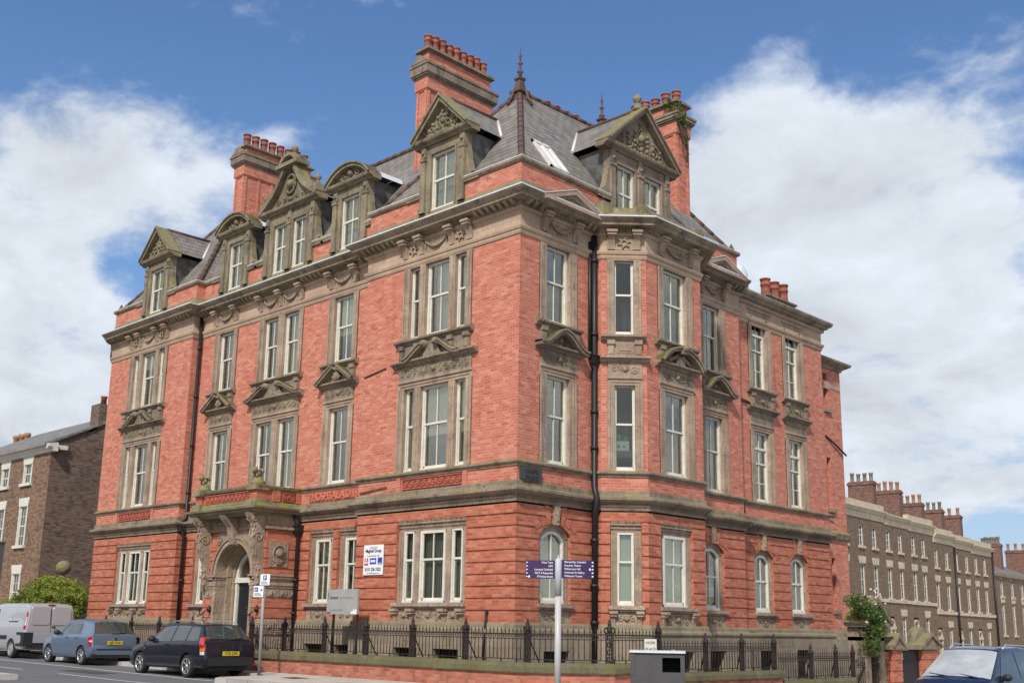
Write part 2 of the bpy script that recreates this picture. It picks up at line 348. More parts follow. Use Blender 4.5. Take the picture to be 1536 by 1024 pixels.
def slate_mat():
    k = MT('roof_slate', .55); g = k.n('ShaderNodeNewGeometry')
    c = k.n('ShaderNodeVectorMath', operation='CROSS_PRODUCT'); k.l(g.outputs['True Normal'], c.inputs[0]); c.inputs[1].default_value = (0, 0, 1)
    nn = k.n('ShaderNodeVectorMath', operation='NORMALIZE'); k.l(c.outputs[0], nn.inputs[0])
    d = k.n('ShaderNodeVectorMath', operation='DOT_PRODUCT'); k.l(g.outputs['Position'], d.inputs[0]); k.l(nn.outputs[0], d.inputs[1])
    se = k.n('ShaderNodeSeparateXYZ'); k.l(g.outputs['Position'], se.inputs[0])
    cb = k.n('ShaderNodeCombineXYZ'); k.l(d.outputs['Value'], cb.inputs[0]); k.l(se.outputs[2], cb.inputs[1])
    b = k.n('ShaderNodeTexBrick'); k.l(cb.outputs[0], b.inputs['Vector']); b.inputs['Scale'].default_value = 1; b.inputs['Brick Width'].default_value = .36; b.inputs['Row Height'].default_value = .2; b.inputs['Mortar Size'].default_value = .012
    b.inputs['Color1'].default_value = (.27, .24, .20, 1); b.inputs['Color2'].default_value = (.18, .16, .135, 1); b.inputs['Mortar'].default_value = (.05, .05, .05, 1)
    v2 = k.scale(cb.outputs[0], (1/.36, 1/.2, 1)); fl = k.n('ShaderNodeVectorMath', operation='FLOOR'); k.l(v2, fl.inputs[0])
    wn = k.n('ShaderNodeTexWhiteNoise', noise_dimensions='2D'); k.l(fl.outputs[0], wn.inputs['Vector'])
    c = k.mix(k.math('MULTIPLY', k.fac(wn.outputs['Value'], .7, 1), .6), b.outputs['Color'], (.25, .24, .215))
    c = k.mix(k.fac(k.noise(g.outputs['Position'], 1.1, 6, .65), .5, .75), c, (.27, .235, .18)); k.col(c)
    fr = k.math('FRACT', k.math('MULTIPLY', se.outputs[2], 5.0)); k.bump(k.math('ADD', k.math('SUBTRACT', 1.0, fr), k.math('MULTIPLY', b.outputs['Fac'], -.6)), .6, .02)
    return k.m
MAT['slate'] = slate_mat()
def glass_mat(name, tint=(.88, .93, .90), rough=.015, refl=.05):
    k = MT(name); t = k.t; o = t.nodes['Material Output']
    gl = k.n('ShaderNodeBsdfGlossy'); gl.inputs['Roughness'].default_value = rough; gl.inputs['Color'].default_value = (.86, .80, .73, 1)
    tr = k.n('ShaderNodeBsdfTransparent'); tr.inputs['Color'].default_value = (*tint, 1)
    lw = k.n('ShaderNodeLayerWeight'); lw.inputs[0].default_value = .35
    f = k.math('ADD', k.math('MULTIPLY', lw.outputs['Fresnel'], .62), refl)
    wb = k.noise(k.pos(), 1.3, 2, .5); bp = k.n('ShaderNodeBump'); bp.inputs['Strength'].default_value = .06; bp.inputs['Distance'].default_value = .05; k.l(wb, bp.inputs['Height']); k.l(bp.outputs[0], gl.inputs['Normal'])
    mx = k.n('ShaderNodeMixShader'); k.l(f, mx.inputs[0]); k.l(tr.outputs[0], mx.inputs[1]); k.l(gl.outputs[0], mx.inputs[2]); k.l(mx.outputs[0], o.inputs[0]); return k.m
MAT['glass'] = glass_mat('window_glass')
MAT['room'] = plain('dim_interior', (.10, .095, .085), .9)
MAT['blind'] = plain('pale_blind', (.78, .76, .66), .9)
def curtain_mat():
    k = MT('curtain', .9); se = k.n('ShaderNodeSeparateXYZ'); k.l(k.pos(), se.inputs[0]); s = k.math('SINE', k.math('MULTIPLY', k.math('ADD', se.outputs[0], se.outputs[1]), 70.0))
    k.col(k.ramp(s, [(0, (.42, .41, .37)), (1, (.74, .72, .66))])); return k.m
MAT['curtain'] = curtain_mat()
MAT['door'] = plain('blue_black_door', (.008, .012, .022), .35)
# ================================================================ the red brick building
BLD = thing('brick_building', 'large red brick Victorian corner building with stone dressings, slate roofs and tall chimneys', 'building')
FP = [(-23.0, 9.0), (-23.0, 0), (-16.65, 0), (-16.65, .35), (-6.4, .35), (-6.4, 0), (0, 0), (0, 3.05), (.25, 3.05), (1.15, 3.95), (1.15, 6.62), (.25, 7.52), (0, 7.52), (0, 10.51), (-.29, 10.51), (-.29, 16.52), (-.9, 16.52)]
def offset(path, d, closed=False):
    """offset an open plan polyline to its right (outward); collapses inverted short segments"""
    n = len(path); seg = []
    for i in range(n-1):
        a, b = Vector(path[i]), Vector(path[i+1]); t = (b-a).normalized(); nn = Vector((t.y, -t.x)); seg.append((a+nn*d, b+nn*d, t))
    def isec(s1, s2):
        a, t = s1[0], s1[2]; b, q = s2[0], s2[2]; den = t.x*q.y-t.y*q.x
        if abs(den) < 1e-6: return s1[1]
        k = ((b.x-a.x)*q.y-(b.y-a.y)*q.x)/den; return a+t*k
    pts = [seg[0][0]]+[isec(seg[i], seg[i+1]) for i in range(n-2)]+[seg[-1][1]]
    for i in range(1, n-2):
        if (pts[i+1]-pts[i]).dot(seg[i][2]) < 0 and 0 < i < n-2:
            q = isec(seg[i-1], seg[i+1]); pts[i] = q; pts[i+1] = q.copy()
    return pts
def sweep(mb, path, prof, closed_prof=False):
    """prof: (d,z) polyline swept round the plan polyline with mitred corners"""
    rows = [offset(path, d) for d, z in prof]; n = len(path); m = len(prof)
    for j in range(m-1 if not closed_prof else m):
        j2 = (j+1) % m
        for i in range(n-1):
            a, b = rows[j][i], rows[j][i+1]; c, e = rows[j2][i+1], rows[j2][i]
            mb.face([(a.x, a.y, prof[j][1]), (b.x, b.y, prof[j][1]), (c.x, c.y, prof[j2][1]), (e.x, e.y, prof[j2][1])])
    for i in (0, n-1):
        mb.face([(rows[j][i].x, rows[j][i].y, prof[j][1]) for j in range(m)])
A0 = Fr((0, 0), (1, 0)); AM = Fr((0, .35), (1, 0)); B0 = Fr((0, 0), (0, 1)); CA = Fr((.25, 3.05), (1, 1)); BF = Fr((1.15, 0), (0, 1)); BW = Fr((-.29, 0), (0, 1)); RS = Fr((0, 3.05), (1, 0))
CB = Fr((1.15, 6.62), (-1, 1)); BE = Fr((-.9, 0), (0, 1))
UX = dict(AL=(A0, -23.0, -16.65), AM=(AM, -16.65, -6.4), AC=(A0, -6.4, 0), B1=(B0, 0, 3.05), CA=(CA, 0, 1.2728), BF=(BF, 3.95, 6.62), CB=(CB, 0, 1.2728), B2=(B0, 7.52, 10.51), BW=(BW, 10.51, 16.52))
# ---- openings: (segment, floor, u0, u1, kind)
OP = []
def op(seg, fl, u0, u1, kind, **k): OP.append(dict(seg=seg, fl=fl, u0=u0, u1=u1, kind=kind, **k))
op('AL', 2, -21.33, -18.40, 'trio'); op('AL', 1, -21.37, -18.38, 'trio'); op('AL', 0, -21.10, -18.46, 'trio')
op('AC', 2, -4.68, -1.80, 'trio'); op('AC', 1, -4.75, -1.70, 'trio'); op('AC', 0, -4.60, -1.80, 'trio')
op('AM', 2, -15.62, -14.13, 'one'); op('AM', 1, -15.62, -14.10, 'one'); op('AM', 0, -16.02, -14.80, 'one')
op('AM', 2, -12.75, -10.18, 'pair'); op('AM', 1, -12.86, -10.13, 'pair')
op('AM', 2, -8.78, -7.26, 'one'); op('AM', 1, -8.80, -7.28, 'one')
op('AM', 0, -9.19, -7.98, 'one'); op('AM', 0, -7.72, -6.52, 'one')
op('B1', 2, .77, 2.26, 'one'); op('B1', 1, .82, 2.28, 'one'); op('B1', 0, .88, 2.10, 'arch')
op('CA', 2, .17, 1.13, 'narrow'); op('CA', 1, .17, 1.15, 'narrow'); op('CA', 0, .24, 1.09, 'narrow')
op('BF', 2, 4.48, 6.15, 'one'); op('BF', 1, 4.50, 6.15, 'one'); op('BF', 0, 4.50, 6.02, 'one')
op('B2', 2, 8.15, 9.64, 'one'); op('B2', 1, 8.17, 9.66, 'one'); op('B2', 0, 8.08, 9.32, 'arch')
op('BW', 2, 11.50, 12.92, 'tall'); op('BW', 1, 11.48, 12.93, 'tall'); op('BW', 0, 11.50, 12.68, 'arch')
op('BW', 2, 13.71, 15.14, 'tall'); op('BW', 1, 13.71, 15.14, 'tall'); op('BW', 0, 13.78, 14.94, 'arch')
Z = {0: (2.20, 4.31), 1: (5.78, 8.42), 2: (9.60, 12.05)}
for o in OP:
    o['z0'], o['z1'] = Z[o['fl']]
    if o['kind'] == 'arch': o['z1'] = 4.22
    if o['kind'] == 'tall' and o['fl'] == 2: o['z1'] = 12.40
def arc_pts(u0, u1, zs, zc, n=12):
    """segmental arch from springing zs to crown zc"""
    w_ = (u1-u0)/2; h = zc-zs; r = (w_*w_+h*h)/(2*h); c = ((u0+u1)/2, zc-r); a0 = math.asin(w_/r)
    return [(c[0]+r*math.sin(-a0+2*a0*i/n), c[1]+r*math.cos(-a0+2*a0*i/n)) for i in range(n+1)]
def wall_faces(mb, fr, u0, u1, z0, z1, d, ops, depth=.3):
    us = sorted({u0, u1}|{x for o in ops for x in (o[0], o[1]) if u0 < x < u1}); zs = sorted({z0, z1}|{x for o in ops for x in (o[2], o[3]) if z0 < x < z1})
    for i in range(len(us)-1):
        j = 0
        while j < len(zs)-1:
            uc = (us[i]+us[i+1])/2
            ins = lambda jj: any(o[0] < uc < o[1] and o[2] < (zs[jj]+zs[jj+1])/2 < o[3] for o in ops)
            if ins(j): j += 1; continue
            k = j
            while k+1 < len(zs)-1 and not ins(k+1): k += 1
            mb.face([fr.p(us[i], d, zs[j]), fr.p(us[i+1], d, zs[j]), fr.p(us[i+1], d, zs[k+1]), fr.p(us[i], d, zs[k+1])]); j = k+1
    for o in ops:
        a, b, c, e = max(o[0], u0), min(o[1], u1), max(o[2], z0), min(o[3], z1)
        if b <= a or e <= c: continue
        mb.face([fr.p(a, d, c), fr.p(a, d, e), fr.p(a, d-depth, e), fr.p(a, d-depth, c)]); mb.face([fr.p(b, d, c), fr.p(b, d, e), fr.p(b, d-depth, e), fr.p(b, d-depth, c)])
        if e < z1 or o[3] <= z1: mb.face([fr.p(a, d, e), fr.p(b, d, e), fr.p(b, d-depth, e), fr.p(a, d-depth, e)])
        if c > z0 or o[2] >= z0: mb.face([fr.p(a, d, c), fr.p(b, d, c), fr.p(b, d-depth, c), fr.p(a, d-depth, c)])
def seg_range(i, d):
    p = offset(FP, d); return p[i], p[i+1]
SEGI = {'AL': 1, 'AM': 3, 'AC': 5, 'B1': 6, 'CA': 8, 'BF': 9, 'CB': 10, 'B2': 12, 'BW': 14}
def uof(fr, p): return (p.x-fr.o[0])*fr.t[0]+(p.y-fr.o[1])*fr.t[1]
# ---- brick walls, upper floors (one part per floor-height wall, grooved ground floor separate)
up_ = MB(); off0 = offset(FP, 0)
for i in range(len(FP)-1):
    nm = [k for k, v in SEGI.items() if v == i]
    a, b = FP[i], FP[i+1]
    if nm:
        fr, u0, u1 = UX[nm[0]]
        ops = [(o['u0'], o['u1'], o['z0'], o['z1'] if o['fl'] != 2 else 11.86) for o in OP if o['seg'] == nm[0] and o['fl'] > 0]
        wall_faces(up_, fr, u0, u1, 4.66, 11.83, 0, ops, .24)
    else: up_.face([(a[0], a[1], 4.66), (b[0], b[1], 4.66), (b[0], b[1], 11.83), (a[0], a[1], 11.83)])
up_.build('brick_wall', MAT['brick'], BLD)
gf = MB(); BZ0 = 1.70
for i in range(len(FP)-1):
    nm = [k for k, v in SEGI.items() if v == i]
    a, b = FP[i], FP[i+1]; t = (Vector(b)-Vector(a)); 
    if nm: fr, u0, u1 = UX[nm[0]]
    else: fr = Fr(a, (t.x, t.y)); u0, u1 = 0, t.length
    ops = [(o['u0'], o['u1'], BZ0, o['z1']+(.14 if o['kind'] != 'arch' else 0)) for o in OP if nm and o['seg'] == nm[0] and o['fl'] == 0]
    if nm and nm[0] == 'AM': ops.append((-12.5, -10.3, BZ0-.1, 4.2))
    ar = [o for o in OP if nm and o['seg'] == nm[0] and o['fl'] == 0 and o['kind'] == 'arch']
    pi, po = seg_range(i, -.035)
    wall_faces(gf, fr, uof(fr, pi), uof(fr, po), BZ0, 4.72, -.035, ops, .25)
    for k in range(10):
        z0 = BZ0+k*.3+(.0 if k == 0 else .02); z1 = BZ0+(k+1)*.3-.02
        if k == 9: z1 = 4.72
        iv = [(u0, u1)]
        for o in ops:
            if o[3] > z0+.04 and o[2] < z1:
                nv = []
                for (p, q) in iv:
                    if o[1] <= p or o[0] >= q: nv.append((p, q)); continue
                    if o[0] > p: nv.append((p, o[0]))
                    if o[1] < q: nv.append((o[1], q))
                iv = nv
        for p, q in iv:
            if q-p < .01: continue
            zt = z1
            gf.face([fr.p(p, 0, z0), fr.p(q, 0, z0), fr.p(q, 0, zt), fr.p(p, 0, zt)])
            gf.face([fr.p(p, 0, z0), fr.p(q, 0, z0), fr.p(q, -.035, z0), fr.p(p, -.035, z0)]); gf.face([fr.p(p, 0, zt), fr.p(q, 0, zt), fr.p(q, -.035, zt), fr.p(p, -.035, zt)])
            for e in (p, q):
                if e not in (u0, u1): gf.face([fr.p(e, 0, z0), fr.p(e, 0, zt), fr.p(e, -.035, zt), fr.p(e, -.035, z0)])
    for o in ar:                                                     # spandrels over the arched windows and stepped voussoirs
        A = arc_pts(o['u0'], o['u1'], 3.93, 4.22, 12)
        for s in range(12):
            (x0, y0), (x1, y1) = A[s], A[s+1]
            gf.face([fr.p(x0, -.002, y0), fr.p(x1, -.002, y1), fr.p(x1, -.002, 4.24), fr.p(x0, -.002, 4.24)])
            gf.face([fr.p(x0, -.002, y0), fr.p(x1, -.002, y1), fr.p(x1, -.25, y1), fr.p(x0, -.25, y0)])
        c = (o['u0']+o['u1'])/2
        for sg in (-1, 1):
            for q, (w_, zt) in enumerate(((.30, 4.66), (.52, 4.42), (.74, 4.14))):
                pts = [(c+sg*(.10 if q == 0 else .10+.2*q), 4.2 if q == 0 else 4.10-.06*q), (c+sg*(w_*.75+.0), 4.66-.26*q*0), ]
                u = c+sg*(.16+.2*q); ztop = 4.68-.0*q
                lean = .10*sg
                gf.prism(fr, [(u, 4.23-.03*q*q*.6), (u+sg*.17, 4.20-.03*(q+1)**2*.6), (u+sg*.17+lean, 4.64-.27*q if q else 4.68), (u+lean, 4.66-.27*q if q else 4.68)] if sg > 0 else [(u, 4.23-.03*q*q*.6), (u+lean, 4.66-.27*q if q else 4.68), (u+sg*.17+lean, 4.64-.27*q if q else 4.68), (u+sg*.17, 4.20-.03*(q+1)**2*.6)], -.03, .012+.002*q)
gf.build('rusticated_brick_wall', MAT['brick_rub'], BLD)
# plinth with basement openings
pl = MB(); bw = MB()
for i in range(1, len(FP)-1):
    a, b = FP[i], FP[i+1]; t = (Vector(b)-Vector(a)); nm = [k for k, v in SEGI.items() if v == i]
    if nm: fr, u0, u1 = UX[nm[0]]
    else: fr = Fr(a, (t.x, t.y)); u0, u1 = 0, t.length
    pi, po = seg_range(i, .07)
    ops = []
    if nm:
        for o in OP:
            if o['seg'] == nm[0] and o['fl'] == 0 and t.length > 1.5:
                c = (o['u0']+o['u1'])/2; w_ = (o['u1']-o['u0'])/2*(.8 if o['kind'] != 'trio' else .38)
                if o['kind'] == 'trio': ops += [(c-.75-w_, c-.75+w_-.1, -.3, 1.02), (c+.75-w_+.1, c+.75+w_, -.3, 1.02)]
                else: ops.append((c-w_, c+w_, -.3, 1.02))
    if nm and nm[0] == 'AM': ops.append((-12.5, -10.3, -.5, 1.5))
    wall_faces(pl, fr, uof(fr, pi), uof(fr, po), -2.0, 1.46, .07, ops, .3)
    for o in ops:
        if o[3] > 1.2: continue
        bw = MB(); bw.box(fr, o[0], o[1], -.22, -.2, o[2], o[3])
        for q in range(5): bw.box(fr, o[0]+(o[1]-o[0])*(q+.5)/5-.01, o[0]+(o[1]-o[0])*(q+.5)/5+.01, -.08, -.06, o[2], o[3])
        bw.build('basement_window', MAT['iron'], BLD)
sweep(pl, FP[1:], [(.07, 1.44), (.11, 1.46), (.11, 1.52), (.05, 1.58), (.05, 1.66), (.03, 1.70), (-.04, 1.71)])
pl.build('stone_plinth', MAT['plinth'], BLD)
# string course, sill course
st = MB(); PB = [(-23.0, 0)]+FP[2:]
sweep(st, FP[1:], [(-.02, 4.70), (.04, 4.705), (.05, 4.78), (.07, 4.80), (.07, 4.86), (.15, 4.90), (.20, 4.93), (.21, 4.96), (.24, 4.97), (.24, 5.035), (.07, 5.09), (.06, 5.10), (.05, 5.24), (-.01, 5.243)])
for nm, (fr, u0, u1) in UX.items():
    n = int((u1-u0)/.055)
    for k in range(n): st.box(fr, u0+.03+k*.055, u0+.055+k*.055, .05, .10, 4.80, 4.85)
st.build('string_course', MAT['stone_dark'], BLD)
si = MB(); sweep(si, FP[1:], [(-.01, 5.60), (.03, 5.61), (.035, 5.65), (.07, 5.67), (.10, 5.70), (.10, 5.745), (.02, 5.785), (-.02, 5.79)])
si.build('sill_course', MAT['stone_dark'], BLD)
# frieze, cornice
MAT_FR = MAT['stone']
fz = MB()
sweep(fz, FP[1:], [(-.02, 11.80), (.03, 11.81), (.05, 11.88), (.05, 11.92), (.08, 11.94), (.10, 12.0), (.10, 12.04), (.02, 12.06), (.02, 12.46), (.10, 12.50), (.12, 12.55)])
fz.build('frieze', MAT['stone_light'], BLD)
co = MB()
CPROF = [(.0, 12.5), (.12, 12.54), (.13, 12.68), (.40, 12.71), (.41, 12.78), (.47, 12.82), (.53, 12.87), (.54, 12.905), (.50, 12.93), (.03, 13.20), (.01, 13.36), (-.05, 13.362)]
CPW = [(.0, 12.5), (.10, 12.52), (.12, 12.60), (.22, 12.63), (.23, 12.68), (.32, 12.72), (.36, 12.80), (.37, 12.86), (.30, 12.9), (-.1, 13.02), (-.3, 13.02)]
i0 = FP.index((-.29, 10.51))
sweep(co, FP[1:i0], CPROF); sweep(co, [(0, 10.51)]+FP[i0:-1]+[(-1.5, 16.52)], CPW)
for nm, (fr, u0, u1) in UX.items():
    if nm == 'BW':
        n = int((u1-u0)/.09)
        for k in range(n): co.box(fr, u0+k*.09, u0+k*.09+.05, .1, .17, 12.61, 12.67)
        continue
    big = nm in ('AL', 'AM', 'AC')
    blocks = [o for o in OP if o['seg'] == nm and o['fl'] == 2]
    n = max(2, int((u1-u0)/.235))
    for k in range(n+1):
        u = u0+.06+(u1-u0-.12)*k/n
        if any(o['u0']-.12 < u < o['u1']+.12 for o in blocks): continue
        if nm in ('AL', 'AM', 'AC', 'B1', 'B2'): co.prismu(fr, [(.1, 12.57), (.22, 12.58), (.33, 12.64), (.36, 12.712), (.1, 12.712)], u-.055, u+.055)
        else:
            for q in (-1, 0): co.box(fr, u+q*.1, u+q*.1+.055, .1, .2, 12.58, 12.70)
    for o in blocks:
        q = int((o['u1']-o['u0'])/.085)
        for k in range(q): co.box(fr, o['u0']+.02+k*.085, o['u0']+.065+k*.085, .1, .2, 12.60, 12.70)
co.build('cornice', MAT['stone_cornice'], BLD)
ld = MB(); sweep(ld, FP[1:i0], [(.54, 12.900), (.556, 12.900), (.556, 12.935), (.49, 12.95)]); ld.build('lead_flashing', MAT['lead'], BLD)
# parapet
pp = MB()
PARS = [[(-23.0, 9), (-23.0, 0), (-20.66, 0)], [(-18.78, 0), (-16.65, 0), (-16.65, .35), (-15.53, .35)], [(-13.75, .35), (-12.73, .35)], [(-9.87, .35), (-8.82, .35)], [(-7.04, .35), (-6.4, .35), (-6.4, 0), (-4.07, 0)], [(-2.19, 0), (0, 0), (0, 3.74)], [(0, 6.66), (0, 10.51), (-3, 10.51)]]
for P_ in PARS:
    pp = MB(); sweep(pp, P_, [(0, 13.30), (0, 13.88), (-.2, 13.885)])
    pp = pp.build('parapet', MAT['brick'], BLD)
    pc = MB(); pl_ = MB()
    sweep(pc, P_, [(0, 13.86), (.05, 13.87), (.09, 13.92), (.09, 13.985), (-.18, 14.02), (-.25, 13.9)]); sweep(pl_, P_, [(.09, 13.987), (.095, 13.987), (.095, 14.008), (-.1, 14.03)])
    pc.build('parapet_coping', MAT['stone_dark'], pp); pl_.build('parapet_flashing', MAT['lead'], pp)
# the mossy parapet standing on the bay
bp = MB(); BAYP = [(-.3, 2.95), (.1, 2.95), (1.0, 3.86), (1.0, 6.70), (.1, 7.60), (-.3, 7.60)]
sweep(bp, [(-.3, 2.98), (.2, 2.98), (1.12, 3.9), (1.12, 6.67), (.2, 7.6), (-.3, 7.6)], [(-.02, 12.95), (0, 12.96), (0, 13.12), (.05, 13.15), (.05, 13.22), (-.25, 13.25), (-.3, 12.95)])
for (x, y) in ((.35, 3.0), (1.0, 3.95), (1.0, 6.62), (.35, 7.5)):
    bp.box(Fr((x, y), (0, 1)), -.2, .2, -.2, .2, 13.0, 13.38); bp.box(Fr((x, y), (0, 1)), -.15, .15, -.15, .15, 13.38, 13.46)
bp.build('bay_parapet', MAT['stone_moss'], BLD)
fl = MB(); fl.face([(-.3, 3.1, 13.0), (.3, 3.1, 13.0), (1.1, 3.95, 13.0), (1.1, 6.62, 13.0), (.3, 7.5, 13.0), (-.3, 7.5, 13.0)]); fl.build('bay_roof', MAT['lead'], BLD)
# two small pediments on the cornice of the side front
for (u0, u1) in ((.45, 2.80), (7.78, 10.12)):
    q = MB(); c = (u0+u1)/2
    q.ribbon(B0, [(u0-.1, 12.90), (c, 13.36), (u1+.1, 12.90)], -.13, .0, .56); q.ribbon(B0, [(u0+.2, 12.88), (c, 13.21), (u1-.2, 12.88)], -.07, .0, .48)
    q.prism(B0, [(u0, 12.86), (u1, 12.86), (c, 13.30)], .0, .40); q.ribbon(B0, [(c-.42, 12.92), (c, 13.09), (c+.42, 12.92)], -.04, .4, .43)
    q.box(B0, u0-.05, u1+.05, .0, .57, 12.80, 12.90)
    q.build('cornice_pediment', MAT['stone'], BLD)
    q = MB(); q.ribbon(B0, [(u0-.1, 12.903), (c, 13.365), (u1+.1, 12.903)], .02, .35, .575); q.build('pediment_flashing', MAT['lead'], BLD)
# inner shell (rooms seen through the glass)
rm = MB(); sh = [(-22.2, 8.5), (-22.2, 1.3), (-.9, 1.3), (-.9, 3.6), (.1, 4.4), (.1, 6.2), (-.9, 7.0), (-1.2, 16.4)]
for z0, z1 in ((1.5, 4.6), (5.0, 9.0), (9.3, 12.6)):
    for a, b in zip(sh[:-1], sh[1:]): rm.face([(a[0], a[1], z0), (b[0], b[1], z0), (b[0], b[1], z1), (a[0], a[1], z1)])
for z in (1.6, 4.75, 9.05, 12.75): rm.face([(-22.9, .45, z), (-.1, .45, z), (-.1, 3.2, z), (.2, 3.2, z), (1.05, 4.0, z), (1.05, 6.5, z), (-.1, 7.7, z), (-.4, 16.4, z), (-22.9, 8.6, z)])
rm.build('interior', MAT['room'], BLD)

# ---- ornament builders -------------------------------------------------------
rnd = random.Random(11)
def spiral(mb, fr, u, z, d, r, sg=1, t=.022, turns=1.4, a0=0.0):
    pts = []
    n = 16
    for i in range(n+1):
        a = a0+sg*turns*2*math.pi*i/n; rr = r*(1-.82*i/n); pts.append(fr.p(u+rr*math.cos(a), d, z+rr*math.sin(a)))
    mb.tube(pts, t, 5)
def carving(mb, fr, u0, u1, z0, z1, d, dens=1.0):
    w_ = u1-u0; h = z1-z0; n = max(1, int(round(w_/h*dens/.95))); c = (u0+u1)/2
    if n % 2 == 0: n += 1
    s = w_/n
    for k in range(n):
        uc = u0+s*(k+.5); sg = 1 if uc < c else -1
        if k == n//2:
            mb.ball(fr.p(uc, d, (z0+z1)/2), h*.26, 8)
            for q in (-1, 1): spiral(mb, fr, uc+q*s*.30, (z0+z1)/2, d, min(s*.22, h*.32), q, h*.055, 1.2, math.pi/2)
        else:
            spiral(mb, fr, uc-s*.05, (z0+z1)/2+h*.05*sg, d, min(s*.45, h*.40), sg, h*.06, 1.5, math.pi*k)
            for q in range(4):
                a = rnd.uniform(0, 6.3); mb.ball(fr.p(uc+math.cos(a)*s*.4, d, (z0+z1)/2+math.sin(a)*h*.34), h*.07, 5)
def swag(mb, fr, u0, u1, z, drop, d, t=.04):
    n = 12; pts = []
    for i in range(n+1):
        x = -1+2*i/n; pts.append((u0+(u1-u0)*i/n, z-drop*(1-x*x)))
    for i, (u, zz_) in enumerate(pts):
        k = math.sin(math.pi*i/n); mb.ball(fr.p(u, d+.02*k, zz_), t*(.55+.75*k), 6)
    mb.tube([fr.p(u, d, zz_) for u, zz_ in pts], t*.8, 5)
    for u in (u0, u1):
        for k in range(4): mb.ball(fr.p(u, d, z-.05-k*.055), t*(.7-.1*k), 5)
    for k in range(5): mb.ball(fr.p(u0+(u1-u0)*(.25+.125*k), d, z-drop*.35+.03*math.sin(k*2)), t*.6, 5)
def console(mb, fr, u, w_, z0, z1, pr=.30, d0=.02):
    h = z1-z0; P_ = []
    for i in range(11):
        s = i/10; P_.append((d0+.05+(pr-.05)*s**2.2, z0+h*s))
    P_ = [(d0, z0)]+P_+[(d0, z1)]
    mb.prismu(fr, P_, u-w_/2, u+w_/2)
    for q in (-.3, 0, .3): mb.prismu(fr, [(a+.012 if 0 < i < len(P_)-1 else a, b) for i, (a, b) in enumerate(P_)], u+w_*q-.014, u+w_*q+.014)
    mb.box(fr, u-w_/2-.03, u+w_/2+.03, d0, d0+pr+.05, z1, z1+.07); mb.box(fr, u-w_/2-.05, u+w_/2+.05, d0, d0+pr+.09, z1+.07, z1+.14)
def surround(fr, u0, u1, z0, z1, lights, fw=.26, proud=.05, d0=-.22, arch=False, sash_z1=None):
    """stone architrave: outer flat band, inner bead, mullions; lights = list of (ua, ub) openings"""
    mb = MB(); zt = sash_z1
    def jamb(a, b):
        mb.box(fr, a, b, d0, proud-.02, z0, z1 if not arch else zt)
    ed = [u0]+[x for l in lights for x in l]+[u1]
    for k in range(0, len(ed), 2):
        a, b = ed[k], ed[k+1]
        mb.box(fr, a, b, d0, proud-.03, z0, zt)
        if k == 0: mb.box(fr, a, a+.07, d0, proud, z0, zt); mb.box(fr, a+.10, a+.135, d0, proud-.01, z0, zt)
        if k == len(ed)-2: mb.box(fr, b-.07, b, d0, proud, z0, zt); mb.box(fr, b-.135, b-.10, d0, proud-.01, z0, zt)
        if 0 < k < len(ed)-2: mb.box(fr, a+.07, b-.07, d0, proud-.012, z0, zt)
    if not arch:
        mb.box(fr, u0, u1, d0, proud-.031, zt, z1); mb.box(fr, u0-.002, u1+.002, d0, proud+.01, z1-.08, z1); mb.box(fr, u0+.10, u1-.10, d0, proud-.011, zt+.08, zt+.115)
    return mb
